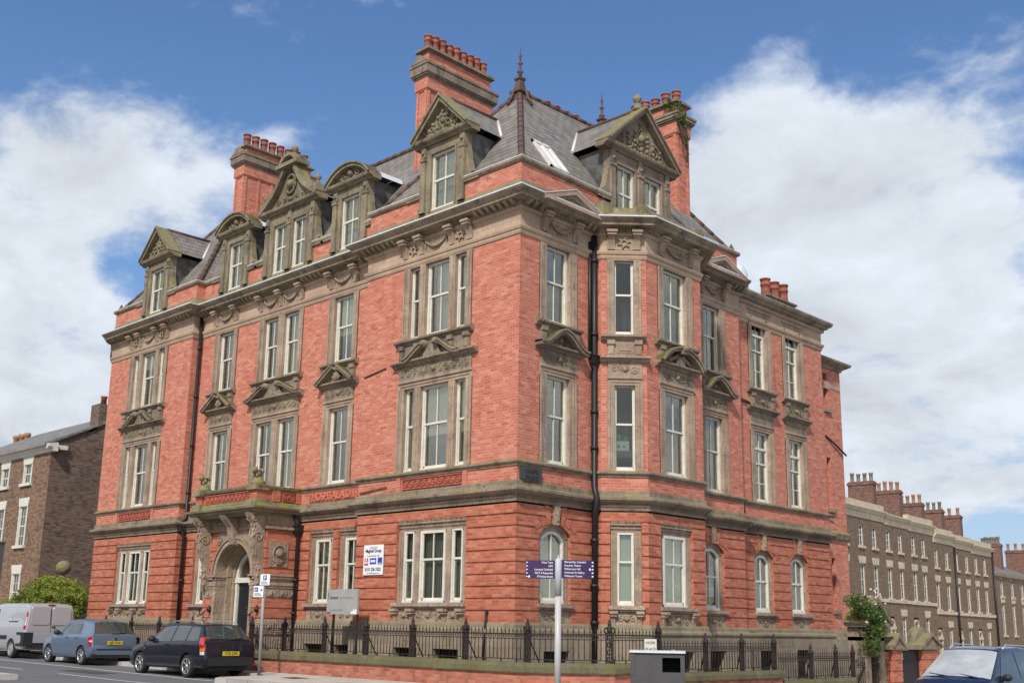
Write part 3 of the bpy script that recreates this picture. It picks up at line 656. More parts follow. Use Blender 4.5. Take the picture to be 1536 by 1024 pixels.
def sash(fr, a, b, z0, z1, style='two', parent=BLD, bl=None, d=-.20, name='window', arch=0.0, split=.53):
    """one white sliding sash window with its glass (and blind) as pieces"""
    nr = (b-a) < .6; mb = MB(); t = .07 if not nr else .042; zm = z0+(z1-z0)*split; fr_ = fr
    mb.box(fr, a, a+t, d, d+.10, z0, z1); mb.box(fr, b-t, b, d, d+.10, z0, z1); mb.box(fr, a, b, d+.001, d+.099, z1-t, z1); mb.box(fr, a-.0, b+.0, d, d+.13, z0, z0+.06)
    mb.box(fr, a+t, b-t, d+.02, d+.07, zm-.03, zm+.025)
    st_ = .035 if not nr else .018; mb.box(fr, a+t, a+t+st_, d+.01, d+.05, z0+.06, zm); mb.box(fr, b-t-st_, b-t, d+.01, d+.05, z0+.06, zm); mb.box(fr, a+t, b-t, d+.01, d+.05, z0+.06, z0+.13)
    mb.box(fr, a+t, a+t+.025, d+.04, d+.075, zm, z1-t); mb.box(fr, b-t-.025, b-t, d+.04, d+.075, zm, z1-t)
    bars = {'two': [.5], 'one': [], 'four': [.5]}[style]
    for q in bars:
        u = a+(b-a)*q; mb.box(fr, u-.014, u+.014, d+.012, d+.045, z0+.13, zm-.03); mb.box(fr, u-.014, u+.014, d+.042, d+.074, zm+.02, z1-t)
    if style == 'four':
        zq = z0+(zm-z0)*.5; mb.box(fr, a+t, b-t, d+.013, d+.044, zq-.014, zq+.014)
        zk = z0+(z1-z0)*.76; mb.box(fr, a+t, b-t, d+.02, d+.10, zk-.04, zk+.04)
    w_ = mb.build(name, MAT['white'], parent)
    g = MB(); g.box(fr, a+t*.6, b-t*.6, d+.022, d+.028, z0+.05, zm); g.box(fr, a+t*.6, b-t*.6, d+.052, d+.058, zm, z1-t*.6); g.build('pane', MAT['glass'], w_)
    if bl:
        c = MB(); kind, q0, q1 = bl
        if kind == 'blind': c.box(fr, a+t, b-t, d-.04, d-.03, z0+(z1-z0)*q0, z0+(z1-z0)*q1); c.build('blind', MAT['blind'], w_)
        else:
            uu0, uu1 = a+(b-a)*q0, a+(b-a)*q1; n = max(2, int((uu1-uu0)/.05)); pts = []
            for k in range(n+1): pts.append((uu0+(uu1-uu0)*k/n, d-.08-.025*(k % 2)))
            for k in range(n): c.face([fr.p(pts[k][0], pts[k][1], z0), fr.p(pts[k+1][0], pts[k+1][1], z0), fr.p(pts[k+1][0], pts[k+1][1], z1), fr.p(pts[k][0], pts[k][1], z1)], True)
            c.build('curtain', MAT['curtain'], w_)
    return w_
# ---- build every window with its stone dressing ------------------------------
wr = random.Random(5)
for o in OP:
    fr = UX[o['seg']][0]; u0, u1, z0, z1 = o['u0'], o['u1'], o['z0'], o['z1']; k = o['kind']; fl_ = o['fl']; W_ = u1-u0; c = (u0+u1)/2
    gfl = fl_ == 0
    fw = .27 if not gfl else .24
    if k == 'trio':
        s = .40 if gfl else .44; mu = .25 if not gfl else .27; m0 = .25 if not gfl else .23; cw = W_-2*m0-2*mu-2*s
        lights = [(u0+m0, u0+m0+s), (u0+m0+s+mu, u0+m0+s+mu+cw), (u1-m0-s, u1-m0)]
    elif k == 'pair': lights = [(u0+.26, c-.165), (c+.165, u1-.26)]
    elif k == 'narrow': lights = [(u0+.20, u1-.21)]
    elif k == 'arch': lights = [(u0+.0, u1-.17)] if False else [(u0+.16, u1-.16)]
    elif k == 'tall': lights = [(u0+.24, u1-.26)]
    else: lights = [(u0+fw, u1-fw)]
    zt = z1-.26 if not gfl else z1-.19
    prd = .05 if not gfl else -.10
    if fl_ == 2 and k != 'tall': zt = z1-.28
    if k == 'arch':
        zt = 3.80
        mb = MB()
        for a, b in ((u0, u0+.16), (u1-.16, u1)): mb.box(fr, a, b, -.24, -.13, z0, zt+.05); mb.box(fr, a+(.0 if a == u0 else .1), a+(.06 if a == u0 else .16), -.24, -.10, z0, zt+.05)
        A1 = arc_pts(u0+.16, u1-.16, 3.82, 4.05, 12); A2 = arc_pts(u0, u1, 3.90, 4.225, 12)
        for s in range(12):
            P4 = [A1[s], A1[s+1], A2[s+1], A2[s]]; mb.prism(fr, P4, -.24, -.13)
            P5 = [(A1[s][0]*.4+A2[s][0]*.6, A1[s][1]*.4+A2[s][1]*.6), (A1[s+1][0]*.4+A2[s+1][0]*.6, A1[s+1][1]*.4+A2[s+1][1]*.6), A2[s+1], A2[s]]; mb.prism(fr, P5, -.24, -.095)
        mb.prism(fr, [(c-.075, 4.20), (c+.075, 4.20), (c+.12, 4.70), (c-.12, 4.70)], -.1, .07); mb.box(fr, c-.05, c+.05, .0, .09, 4.30, 4.62)
        mb.build('window_surround', MAT['stone_carved'], BLD)
        # arched sash: straight frame under the arc
        mbw = MB(); a, b = lights[0]; d = -.22
        mbw.box(fr, a, a+.055, d, d+.1, z0, 3.82); mbw.box(fr, b-.055, b, d, d+.1, z0, 3.82); mbw.box(fr, a, b, d, d+.13, z0, z0+.08); zm = 3.20
        mbw.box(fr, a+.05, b-.05, d+.02, d+.07, zm-.03, zm+.03); mbw.box(fr, a+.055, a+.09, d+.01, d+.05, z0+.08, zm); mbw.box(fr, b-.09, b-.055, d+.01, d+.05, z0+.08, zm); mbw.box(fr, a+.05, b-.05, d+.01, d+.05, z0+.08, z0+.15)
        um = (a+b)/2; mbw.box(fr, um-.014, um+.014, d+.012, d+.045, z0+.1, zm); mbw.box(fr, um-.014, um+.014, d+.042, d+.074, zm, 4.03)
        mbw.ribbon(fr, A1, -.07, d, d+.1)
        w_ = mbw.build('window', MAT['white'], BLD)
        g = MB(); g.box(fr, a+.03, b-.03, d+.022, d+.028, z0+.05, 3.82); g.prism(fr, A1, d+.022, d+.028); g.build('pane', MAT['glass'], w_)
        cc = MB(); cc.box(fr, a+.05, b-.05, d-.05, d-.04, z0+.05, (3.8 if o['seg'] == 'B1' else 2.9)); 
        if o['seg'] != 'BW': cc.build('blind', MAT['blind'], w_)
    else:
        ms = surround(fr, u0, u1, z0, z1, lights, proud=prd, d0=-.24, sash_z1=zt)
        if gfl:                                                     # tile dentil strip over the ground floor windows
            n = max(3, int(W_/.19))
            for q in range(n):
                for r_ in range(2): ms.box(fr, u0+.01+(W_-.02)*q/n+.012, u0+.01+(W_-.02)*(q+1)/n-.012, -.2, -.03+.015*r_, z1+.012+r_*.062, z1+.062+r_*.062)
            ms.box(fr, u0, u1, -.24, -.06, z1, z1+.14)
        ms.build('window_surround', MAT['stone'], BLD)
        for li, (a, b) in enumerate(lights):
            sty = 'two' if (b-a) > .6 else 'one'
            if k == 'trio' and li != 1: sty = 'one'
            if k == 'narrow': sty = 'one'
            if k == 'tall': sty = 'four'
            bl = None; r_ = wr.random()
            if gfl: bl = ('blind', .02, .98) if o['seg'] in ('CA', 'BF') else ('curtain', .0, 1.0) if k == 'trio' else ('curtain', .0, .55)
            elif o['seg'] == 'AC' and fl_ == 2 and li == 1: bl = ('curtain', .2, 1)
            elif k == 'pair' and li == 1: bl = ('curtain', .1, .75)
            elif r_ < .45: bl = ('curtain', .0, .28+.2*wr.random())
            elif r_ < .58: bl = ('curtain', .55, 1.0)
            elif r_ < .85: bl = ('blind', .35+.4*wr.random(), 1.0)
            if k == 'narrow' and fl_ > 0: bl = None
            if k == 'tall': bl = ('curtain', .6, 1.0) if r_ < .7 else None
            sash(fr, a, b, z0+(.0), zt, sty, bl=bl, split=.55 if not gfl else .6)
    # sills and aprons
    ap = MB()
    if gfl:
        ap.box(fr, u0-.06, u1+.06, -.24, .10, z0-.10, z0); ap.box(fr, u0-.03, u1+.03, -.24, .05, z0-.15, z0-.10)
        ap.box(fr, u0, u1, -.2, -.03, 1.66, z0-.14)
        if o['seg'] != 'BW':
            if k == 'trio':
                xs = [u0+.08, lights[1][0]-.14, lights[1][1]+.14, u1-.08]
                for x in xs: console(ap, fr, x, .15, 1.70, z0-.3, .1, -.03)
                for x0, x1 in zip(xs[:-1], xs[1:]): carving(ap, fr, x0+.12, x1-.12, 1.72, z0-.18, -.02, .7)
            else:
                if o['seg'] in ('CA', 'BF'):
                    for x in (u0+.07, u1-.07): console(ap, fr, x, .11, 1.70, z0-.28, .1, -.03)
                carving(ap, fr, u0+.16, u1-.16, 1.72, z0-.18, -.02, .7)
        else:
            for s in range(1): ap.tube([fr.p(c+.16*math.cos(q*math.pi/8), -.02, 1.9+.12*math.sin(q*math.pi/8)) for q in range(17)], .018, 5)
            ap.ball(fr.p(c, -.03, 1.9), .06, 6)
        ap.build('window_apron', MAT['stone_carved'], BLD)
    elif fl_ == 1:
        # carved frieze over the architrave, bed moulding, pediment, sill of the window above
        zf0, zf1 = z1+.02, 8.80
        ap.box(fr, u0+.02, u1-.02, -.02, .045, z1, 8.82)
        if k != 'tall': carving(ap, fr, u0+.08, u1-.08, z1+.04, 8.76, .05)
        zc = 8.80; pj = .22
        pu0, pu1 = u0-.20, u1+.20
        ap.prismu(fr, [(0, zc), (.08, zc+.01), (.12, zc+.05), (pj-.04, zc+.08), (pj, zc+.10), (pj, zc+.15), (0, zc+.17)], pu0, pu1)
        # window-sill block above
        upo = [q for q in OP if q['seg'] == o['seg'] and q['fl'] == 2 and abs((q['u0']+q['u1'])/2-c) < .4][0]
        s0, s1 = upo['u0']-.06, upo['u1']+.08
        ap.prismu(fr, [(0, 9.42), (.08, 9.43), (.12, 9.49), (.19, 9.51), (.20, 9.565), (0, 9.605)], s0-.12, s1+.04)
        ap.box(fr, s0+.06, s1-.08, -.02, .06, zc+.15, 9.43)
        for x in ((s0+.16, s1-.18) if k != 'trio' else (s0+.16, lights[0][1]+.14, lights[2][0]-.14, s1-.18)):
            ap.box(fr, x-.09, x+.09, 0, .11, zc+.16, 9.42); ap.box(fr, x-.11, x+.11, 0, .15, 9.30, 9.42); ap.box(fr, x-.07, x+.07, .1, .13, zc+.22, 9.25)
        zb = zc+.16
        if k == 'one' and o['seg'] == 'AM':
            for pts, rev in (([(pu0, zb), (c-.16, zb+.50)], 0), ([(c+.16, zb+.50), (pu1, zb)], 0)): ap.ribbon(fr, pts, -.12, .04, .30); ap.ribbon(fr, pts, -.05, .04, .34)
            for q in range(5): a_ = math.pi*(.15+.7*q/4); ap.tube([fr.p(c, .12, zb+.05), fr.p(c+.22*math.cos(a_), .16, zb+.05+.26*math.sin(a_))], .045, 6)
            ap.ball(fr.p(c, .16, zb+.40), .09, 8); ap.box(fr, c-.1, c+.1, .04, .22, zb+.36, 9.42)
        elif k in ('trio', 'pair'):
            hw = (W_*.5+.2)*(1 if k == 'pair' else .66)
            for sg in (-1, 1):
                pts = [(c+sg*(hw*(1-q/10)*.99+.0 if q < 10 else 0), 0) for q in range(10)]
                pp_ = []
                for q in range(13):
                    s = q/12; x = c+sg*(hw*(1-.78*s)); zq = zb+.02+.40*(s*s*(3-2*s)); pp_.append((x, zq))
                if sg < 0: ap.ribbon(fr, pp_, -.12, .04, .28); ap.ribbon(fr, pp_, -.05, .04, .32)
                else: ap.ribbon(fr, pp_[::-1], -.12, .04, .28); ap.ribbon(fr, pp_[::-1], -.05, .04, .32)
                e = pp_[-1]
                for dd in (.28,): 
                    q0 = fr.p(e[0]+sg*.0, .04, e[1]-.07); ax = (Vector((fr.t[0], fr.t[1], 0)), Vector((0, 0, 1)), Vector((fr.n[0], fr.n[1], 0)))
                    ap.lathe(q0, [(.11, 0), (.11, .25), (.07, .27), (.07, .30), (.03, .31)], 12, ax=ax)
            ap.box(fr, c-hw*.18, c+hw*.18, .04, .14, zb, 9.40); ap.prism(fr, [(c-hw*.32, zb), (c+hw*.32, zb), (c+hw*.18, zb+.35), (c-hw*.18, zb+.35)], .04, .17)
            carving(ap, fr, c-hw*.15, c+hw*.15, zb+.30, 9.38, .15, .8)
        elif k == 'one' and o['seg'] in ('B1', 'B2'):
            pp_ = []
            for q in range(25):
                s = -1+2*q/24; x = c+s*(W_*.5+.24); a_ = abs(s); zq = zb+.02+.46*(.5+.5*math.cos(math.pi*min(1, a_*1.12)))**.9; pp_.append((x, zq))
            ap.ribbon(fr, pp_, -.13, .04, .30); ap.ribbon(fr, pp_, -.05, .04, .34); carving(ap, fr, c-.26, c+.26, zb+.04, zb+.30, .08, .8)
        elif k == 'one':
            pp_ = arc_pts(pu0, pu1, zb, zb+.52, 16); ap.ribbon(fr, pp_, -.13, .04, .30); ap.ribbon(fr, pp_, -.05, .04, .34)
            ap.box(fr, c-.12, c+.12, .04, .36, zb+.30, 9.40); ap.ball(fr.p(c, .36, zb+.46), .11, 8); 
            for sg in (-1, 1): ap.tube([fr.p(c+sg*.08, .15, zb+.32), fr.p(c+sg*.25, .15, zb+.18), fr.p(c+sg*.45, .12, zb+.10), fr.p(c+sg*.55, .1, zb+.05)], .06, 6)
            ap.prism(fr, [(c-.2, zb), (c+.2, zb), (c+.14, zb+.25), (c-.14, zb+.25)], .04, .2)
        elif k == 'narrow':
            ap.box(fr, c-.24, c+.24, .05, .075, zb+.10, 9.30); ap.box(fr, c-.17, c+.17, .05, .095, zb+.16, 9.24)
        elif k == 'tall': carving(ap, fr, c-.45, c+.45, zb+.08, 9.34, .08, .8)
        ap.build('window_pediment', MAT['stone_dark'] if o['seg'] != 'CA' else MAT['stone'], BLD)
    else:
        if k == 'tall': continue
        zf0 = z1+.02
        if k == 'trio': xs = [u0+.09, lights[1][0]-.14, lights[1][1]+.14, u1-.09]
        elif k == 'pair': xs = [u0+.10, c, u1-.10]
        else: xs = [u0+.12, u1-.12]
        ap.box(fr, u0, u1, .0, .06, zf0-.0, 12.54)
        for x in xs: console(ap, fr, x, .20, 12.08, 12.46, .20, .04)
        for x0, x1 in zip(xs[:-1], xs[1:]):
            if x1-x0 > .75 and k != 'narrow': swag(ap, fr, x0+.2, x1-.2, 12.42, .22, .10, .042)
            else:
                uc = (x0+x1)/2; ap.tube([fr.p(uc+.09*math.cos(q*math.pi/6), .09, 12.27+.09*math.sin(q*math.pi/6)) for q in range(13)], .028, 5)
                for q in range(6): a_ = math.pi*2*q/6+.3; ap.tube([fr.p(uc+.1*math.cos(a_), .08, 12.27+.1*math.sin(a_)), fr.p(uc+.2*math.cos(a_), .09, 12.27+.16*math.sin(a_))], .03, 5)
        ap.build('frieze_carving', MAT['stone'], BLD)
# ================================================================ roofs
KS = 1.335
def tri_roof(name, faces, mat=None):
    mb = MB()
    for f in faces: mb.face(f)
    return mb.build(name, mat or MAT['slate'], BLD)
def hips(name, lines, r=.10):
    mb = MB()
    for pts in lines:
        n = max(2, int((Vector(pts[1])-Vector(pts[0])).length/.42))
        a, b = Vector(pts[0]), Vector(pts[1])
        for k in range(n): mb.tube([a.lerp(b, k/n), a.lerp(b, (k+1)/n)], r*1.0, 6, taper=.86)
    return mb.build(name, MAT['ridge'], BLD)
e = .12; zE = 13.98
rA, rB = (-3.2, 3.2, 18.2), (-3.2, 7.3, 18.3)
c1, c2, c3, c4 = (-6.4+e, e, zE), (-e, e, zE), (-e, 10.5-e, zE), (-6.4+e, 10.5-e, zE)
tri_roof('roof', [(c1, c2, rA), (c2, c3, rB, rA), (c3, c4, rB), (c4, c1, rA, rB)])
hips('hip_tiles', [(c1, rA), (c2, rA), (c3, rB), (rA, rB)])
l1, l2, l3, l4 = (-23+e, e, zE), (-16.65-e, e, zE), (-16.65-e, 9, zE), (-23+e, 9, zE); lA, lB = (-19.83, 3.2, 18.35), (-19.83, 6, 18.35)
tri_roof('roof', [(l1, l2, lA), (l2, l3, lB, lA), (l3, l4, lB), (l4, l1, lA, lB)])
hips('hip_tiles', [(l1, lA), (l2, lA), (lA, lB)])
m1, m2, m3, m4 = (-19, .35+e, zE), (-4, .35+e, zE), (-4, 3.15, 17.75), (-19, 3.15, 17.75)
tri_roof('roof', [(m1, m2, m3, m4), (m4, m3, (-4, 6.5, 13.6), (-19, 6.5, 13.6))])
hips('ridge_tiles', [((-17, 3.15, 17.78), (-5, 3.15, 17.78))])
q = MB(); a = Vector(c2); b = Vector(rA)
for p_ in ((-.02, -.02), ): q.lathe(Vector((c2[0]+.0, c2[1], zE+.02)), [(.17, 0), (.13, .12), (.03, .26)], 8)
q.lathe(Vector((l2[0], l2[1], zE+.02)), [(.15, 0), (.11, .12), (.03, .3)], 8); q.lathe(Vector((l1[0], l1[1], zE+.02)), [(.13, 0), (.1, .12), (.02, .3)], 8); q.lathe(Vector((c3[0], c3[1], zE+.02)), [(.15, 0), (.11, .12), (.02, .3)], 8)
q.build('hip_knob', MAT['ridge'], BLD)
def finial(p, s=1.0):
    mb = MB(); x, y, z = p
    ax = (Vector((.7071, .7071, 0)), Vector((-.7071, .7071, 0)), Vector((0, 0, 1)))
    mb.lathe((x, y, z-.42), [(.62, -.25), (.44, .0), (.27, .25), (.23, .32), (.34, .36), (.34, .44), (.2, .5), (.14, .8), (.2, .84), (.2, .90), (.09, .96)], 4, smooth=False, ax=ax)
    for a_ in range(4):
        t = math.pi/4+a_*math.pi/2+math.pi/4; dx, dy = math.cos(t), math.sin(t)
        mb.tube([(x+dx*.55, y+dy*.55, z-.62), (x+dx*.36, y+dy*.36, z-.3), (x+dx*.30, y+dy*.30, z-.05)], .05, 5)
    mb.lathe((x, y, z+.5*s), [(.07, 0), (.05, .15), (.11, .2), (.05, .26), (.04, .45), (.09, .5), (.035, .55), (.03, .7), (.06, .76), (.02, .82), (.012, 1.02), (.004, 1.12)], 10)
    mb.build('finial', MAT['ridge'], BLD)
finial(rA); finial((rB[0], rB[1], rB[2]-.02), .8)
# wing: low parapet and roof
q = MB(); q.box(BW, 10.4, 16.4, -.7, -.15, 12.9, 13.12); q.build('wing_blocking_course', MAT['stone'], BLD)
q = MB(); q.box(BW, 10.4, 16.3, -1.0, -.4, 12.9, 13.3); q.build('wing_parapet', MAT['brick'], BLD)
tri_roof('wing_roof', [((-1.2, 10.4, 13.1), (-1.2, 16.4, 13.1), (-5, 16.4, 14.0), (-5, 10.4, 14.0)), ((-1.2, 16.4, 13.1), (-5, 16.4, 14.0), (-5, 16.5, 12.0), (-1.2, 16.5, 12.0))])
q = MB(); q.lathe((-1.5, 12.7, 13.1), [(.5, 0), (.5, .7), (.46, 1.05), (.34, 1.3), (.15, 1.48), (.03, 1.52)], 14); q.build('lead_dome', MAT['lead'], BLD)
# far end piece with slit windows
ew = MB(); sl = [(17.72, 18.02, 9.9, 11.3), (17.75, 18.05, 6.1, 8.05), (17.75, 18.05, 2.4, 4.3)]
wall_faces(ew, BE, 16.3, 19.06, 1.55, 11.55, 0, sl, .3); ew.face([(-.9, 19.06, 1.5), (-3, 19.06, 1.5), (-3, 19.06, 11.5), (-.9, 19.06, 11.5)])
ew.build('end_wall', MAT['brick'], BLD)
q = MB()
for s in sl: q.box(BE, s[0], s[1], -.32, -.3, s[2], s[3])
q.build('slit_window', MAT['room'], BLD)
EP = [(-.9, 16.5), (-.9, 19.06), (-3, 19.06)]
q = MB(); sweep(q, EP, [(0, 11.5), (.06, 11.52), (.08, 11.6), (.2, 11.66), (.34, 11.74), (.36, 11.82), (-.4, 12.0)]); q.build('end_cornice', MAT['stone_cornice'], BLD)
q = MB(); sweep(q, EP, [(0, 4.98), (.10, 5.0), (.14, 5.2), (0, 5.3)]); q.build('end_string_course', MAT['stone_dark'], BLD)
q = MB(); q.box(BE, 18.1, 19.0, -.01, .02, 10.75, 10.95); q.box(BE, 17.65, 18.12, 0, .05, 10.7, 10.98); q.build('impost_band', MAT['stone_light'], BLD)
for s in sl: q = MB(); q.box(BE, s[0]-.04, s[1]+.14, -.05, .10, s[2]-.12, s[2]); q.build('slit_sill', MAT['stone_dark'], BLD)
q = MB(); sweep(q, EP, [(0.02, 1.7), (.06, 1.6), (.06, 1.45), (.12, 1.4), (.12, -1.5)]); q.build('end_plinth', MAT['plinth'], BLD)
# ================================================================ chimneys
def chimney(x0, x1, y0, y1, zb, zs, zc, zb2, zt, npots, axis='y', pr=.13, ph=.42, mat=None, gab=True):
    fr = Fr((x0, y0), (1, 0)); wx, wy = x1-x0, y1-y0
    mb = MB(); bx = lambda e, za, zb_: mb.box(W0, x0-e, x1+e, -(y1+e), -(y0-e), za, zb_)
    bx(0, zb, zs-.45); bx(.04, zs-.45, zs-.40); bx(.07, zs-.40, zs); bx(-.02, zc-.05, zb2)
    n = max(1, int(wy/.62))
    for k in range(n+1):
        y = y0+.06+(wy-.12)*k/n; mb.box(W0, x1, x1+.035, -(y+.05), -(y-.05), zb, zs-.45); mb.box(W0, x0-.035, x0, -(y+.05), -(y-.05), zb, zs-.45)
    n = max(1, int(wx/.62))
    for k in range(n+1):
        x = x0+.05+(wx-.10)*k/n; mb.box(W0, x-.05, x+.05, -y0, -(y0-.035), zb, zs-.45)
    s_ = mb.build('chimney', MAT['brick'], BLD)
    mb = MB(); 
    def ring(path_e, za, zb_): mb.box(W0, x0-path_e, x1+path_e, -(y1+path_e), -(y0-path_e), za, zb_)
    ring(.10, zs, zs+.06); ring(.15, zs+.06, zs+.12); ring(.19, zs+.12, zc-.12); ring(.22, zc-.12, zc-.04); ring(.14, zc-.04, zc)
    if gab:
        F = Fr((0, y0), (1, 0)); mb.prism(F, [(x0-.16, zc), (x1+.16, zc), ((x0+x1)/2, zc+.30)], .02, .2)
    ring(.03, zb2, zb2+.05); ring(.10, zb2+.05, zb2+.12); ring(.06, zb2+.12, zt)
    mb.build('chimney_cap', MAT['stone_dark'], s_)
    rr = random.Random(int(x0*10)+int(y0))
    for k in range(npots):
        if axis == 'y': x, y = (x0+x1)/2, y0+wy*(k+.5)/npots
        else: y, x = (y0+y1)/2, x0+wx*(k+.5)/npots
        h = ph*rr.uniform(.92, 1.08); p = MB(); p.lathe((x, y, zt-.02), [(pr, 0), (pr*1.02, .04), (pr*.92, h*.4), (pr*.92, h*.62), (pr*1.05, h*.64), (pr*1.05, h*.72), (pr*.95, h*.75), (pr*1.0, h*.92), (pr*1.12, h*.93), (pr*1.12, h), (pr*.85, h), (pr*.8, h-.15)], 14)
        p.build('chimney_pot', mat or MAT['pot'], s_)
    return s_
chimney(-6.92, -6.42, 2.10, 5.05, 14.0, 19.45, 19.98, 20.42, 20.60, 9, ph=.58)
chimney(-17.45, -16.85, 1.75, 4.9, 14.0, 19.25, 19.75, 20.0, 20.12, 8, pr=.15, ph=.6)
chimney(-3.2, -1.0, 8.58, 9.26, 14.0, 18.4, 18.75, 19.08, 19.25, 5, 'x', ph=.5, pr=.15, gab=False)
chimney(-7.2, -6.6, 8.2, 11.0, 14.0, 20.0, 20.3, 20.5, 20.6, 5, ph=.5, pr=.16, gab=False)
chimney(-2.75, -2.2, 16.1, 18.1, 12.0, 13.85, 14.1, 14.2, 14.3, 3, pr=.19, ph=.78, gab=False)
# weeds growing on the chimney
def leaves(mb, c, rad, n, size, rng, flat=1.0, droop=0.0):
    for _ in range(n):
        while True:
            v = Vector((rng.uniform(-1, 1), rng.uniform(-1, 1), rng.uniform(-1, 1)))
            if v.length <= 1: break
        p = Vector(c)+Vector((v.x*rad[0], v.y*rad[1], v.z*rad[2])); s = size*rng.uniform(.6, 1.3)
        a = Vector((rng.gauss(0, 1), rng.gauss(0, 1), rng.gauss(0, 1)*flat)).normalized(); b = a.cross(Vector((rng.gauss(0, 1), rng.gauss(0, 1), rng.gauss(0, 1)))).normalized()
        mb.face([p-a*s, p-b*s*.45, p+a*s, p+b*s*.45])
def leaf_mat(name, c1, c2, c3):
    k = MT(name, .6); g = k.n('ShaderNodeNewGeometry'); r_ = k.n('ShaderNodeTexWhiteNoise', noise_dimensions='3D')
    fl = k.n('ShaderNodeVectorMath', operation='SNAP'); k.l(g.outputs['Position'], fl.inputs[0]); fl.inputs[1].default_value = (.12, .12, .12); k.l(fl.outputs[0], r_.inputs['Vector'])
    c = k.ramp(k.noise(g.outputs['Position'], 2.0, 3, .5), [(.35, c1), (.65, c2)]); c = k.mix(k.math('MULTIPLY', r_.outputs['Value'], .6), c, c3); k.col(c)
    k.b.inputs['Subsurface Weight'].default_value = 0
    tr = k.n('ShaderNodeBsdfTranslucent'); k.l(c, tr.inputs[0]); mx = k.n('ShaderNodeMixShader'); mx.inputs[0].default_value = .3
    k.l(k.b.outputs[0], mx.inputs[1]); k.l(tr.outputs[0], mx.inputs[2]); k.l(mx.outputs[0], k.t.nodes['Material Output'].inputs[0]); return k.m
MAT['leaf_bush'] = leaf_mat('maple_leaf', (.15, .20, .025), (.27, .32, .045), (.38, .40, .07))
MAT['leaf'] = leaf_mat('shrub_leaf', (.045, .085, .018), (.10, .16, .03), (.14, .22, .05))
lr = random.Random(3)
t_ = thing('wall_plant', 'green weed hanging down from the cornice of the right-hand chimney', 'plant', (-1.0, 8.5, 18.9))
q = MB(); 
for c_, r_, n_ in (((-1.0, 8.5, 18.9), (.3, .2, .25), 130), ((-.78, 8.6, 18.5), (.12, .25, .35), 110), ((-.8, 8.8, 17.9), (.08, .16, .4), 50), ((-.85, 8.95, 17.3), (.05, .1, .4), 24), ((-1.25, 8.45, 19.15), (.2, .15, .12), 50)): leaves(q, c_, r_, n_, .07, lr)
q.build('foliage', MAT['leaf'], t_)
q = MB(); 
for k in range(6): q.tube([(-1.0, 8.55, 18.9), (-.85+lr.uniform(-.1, .15), 8.5+lr.uniform(-.2, .2), 18.6), (-.75+lr.uniform(-.1, .1), 8.6+lr.uniform(-.2, .3), 17.6+lr.uniform(-.3, .4))], .012, 4)
q.build('stem', MAT['ridge'], t_)
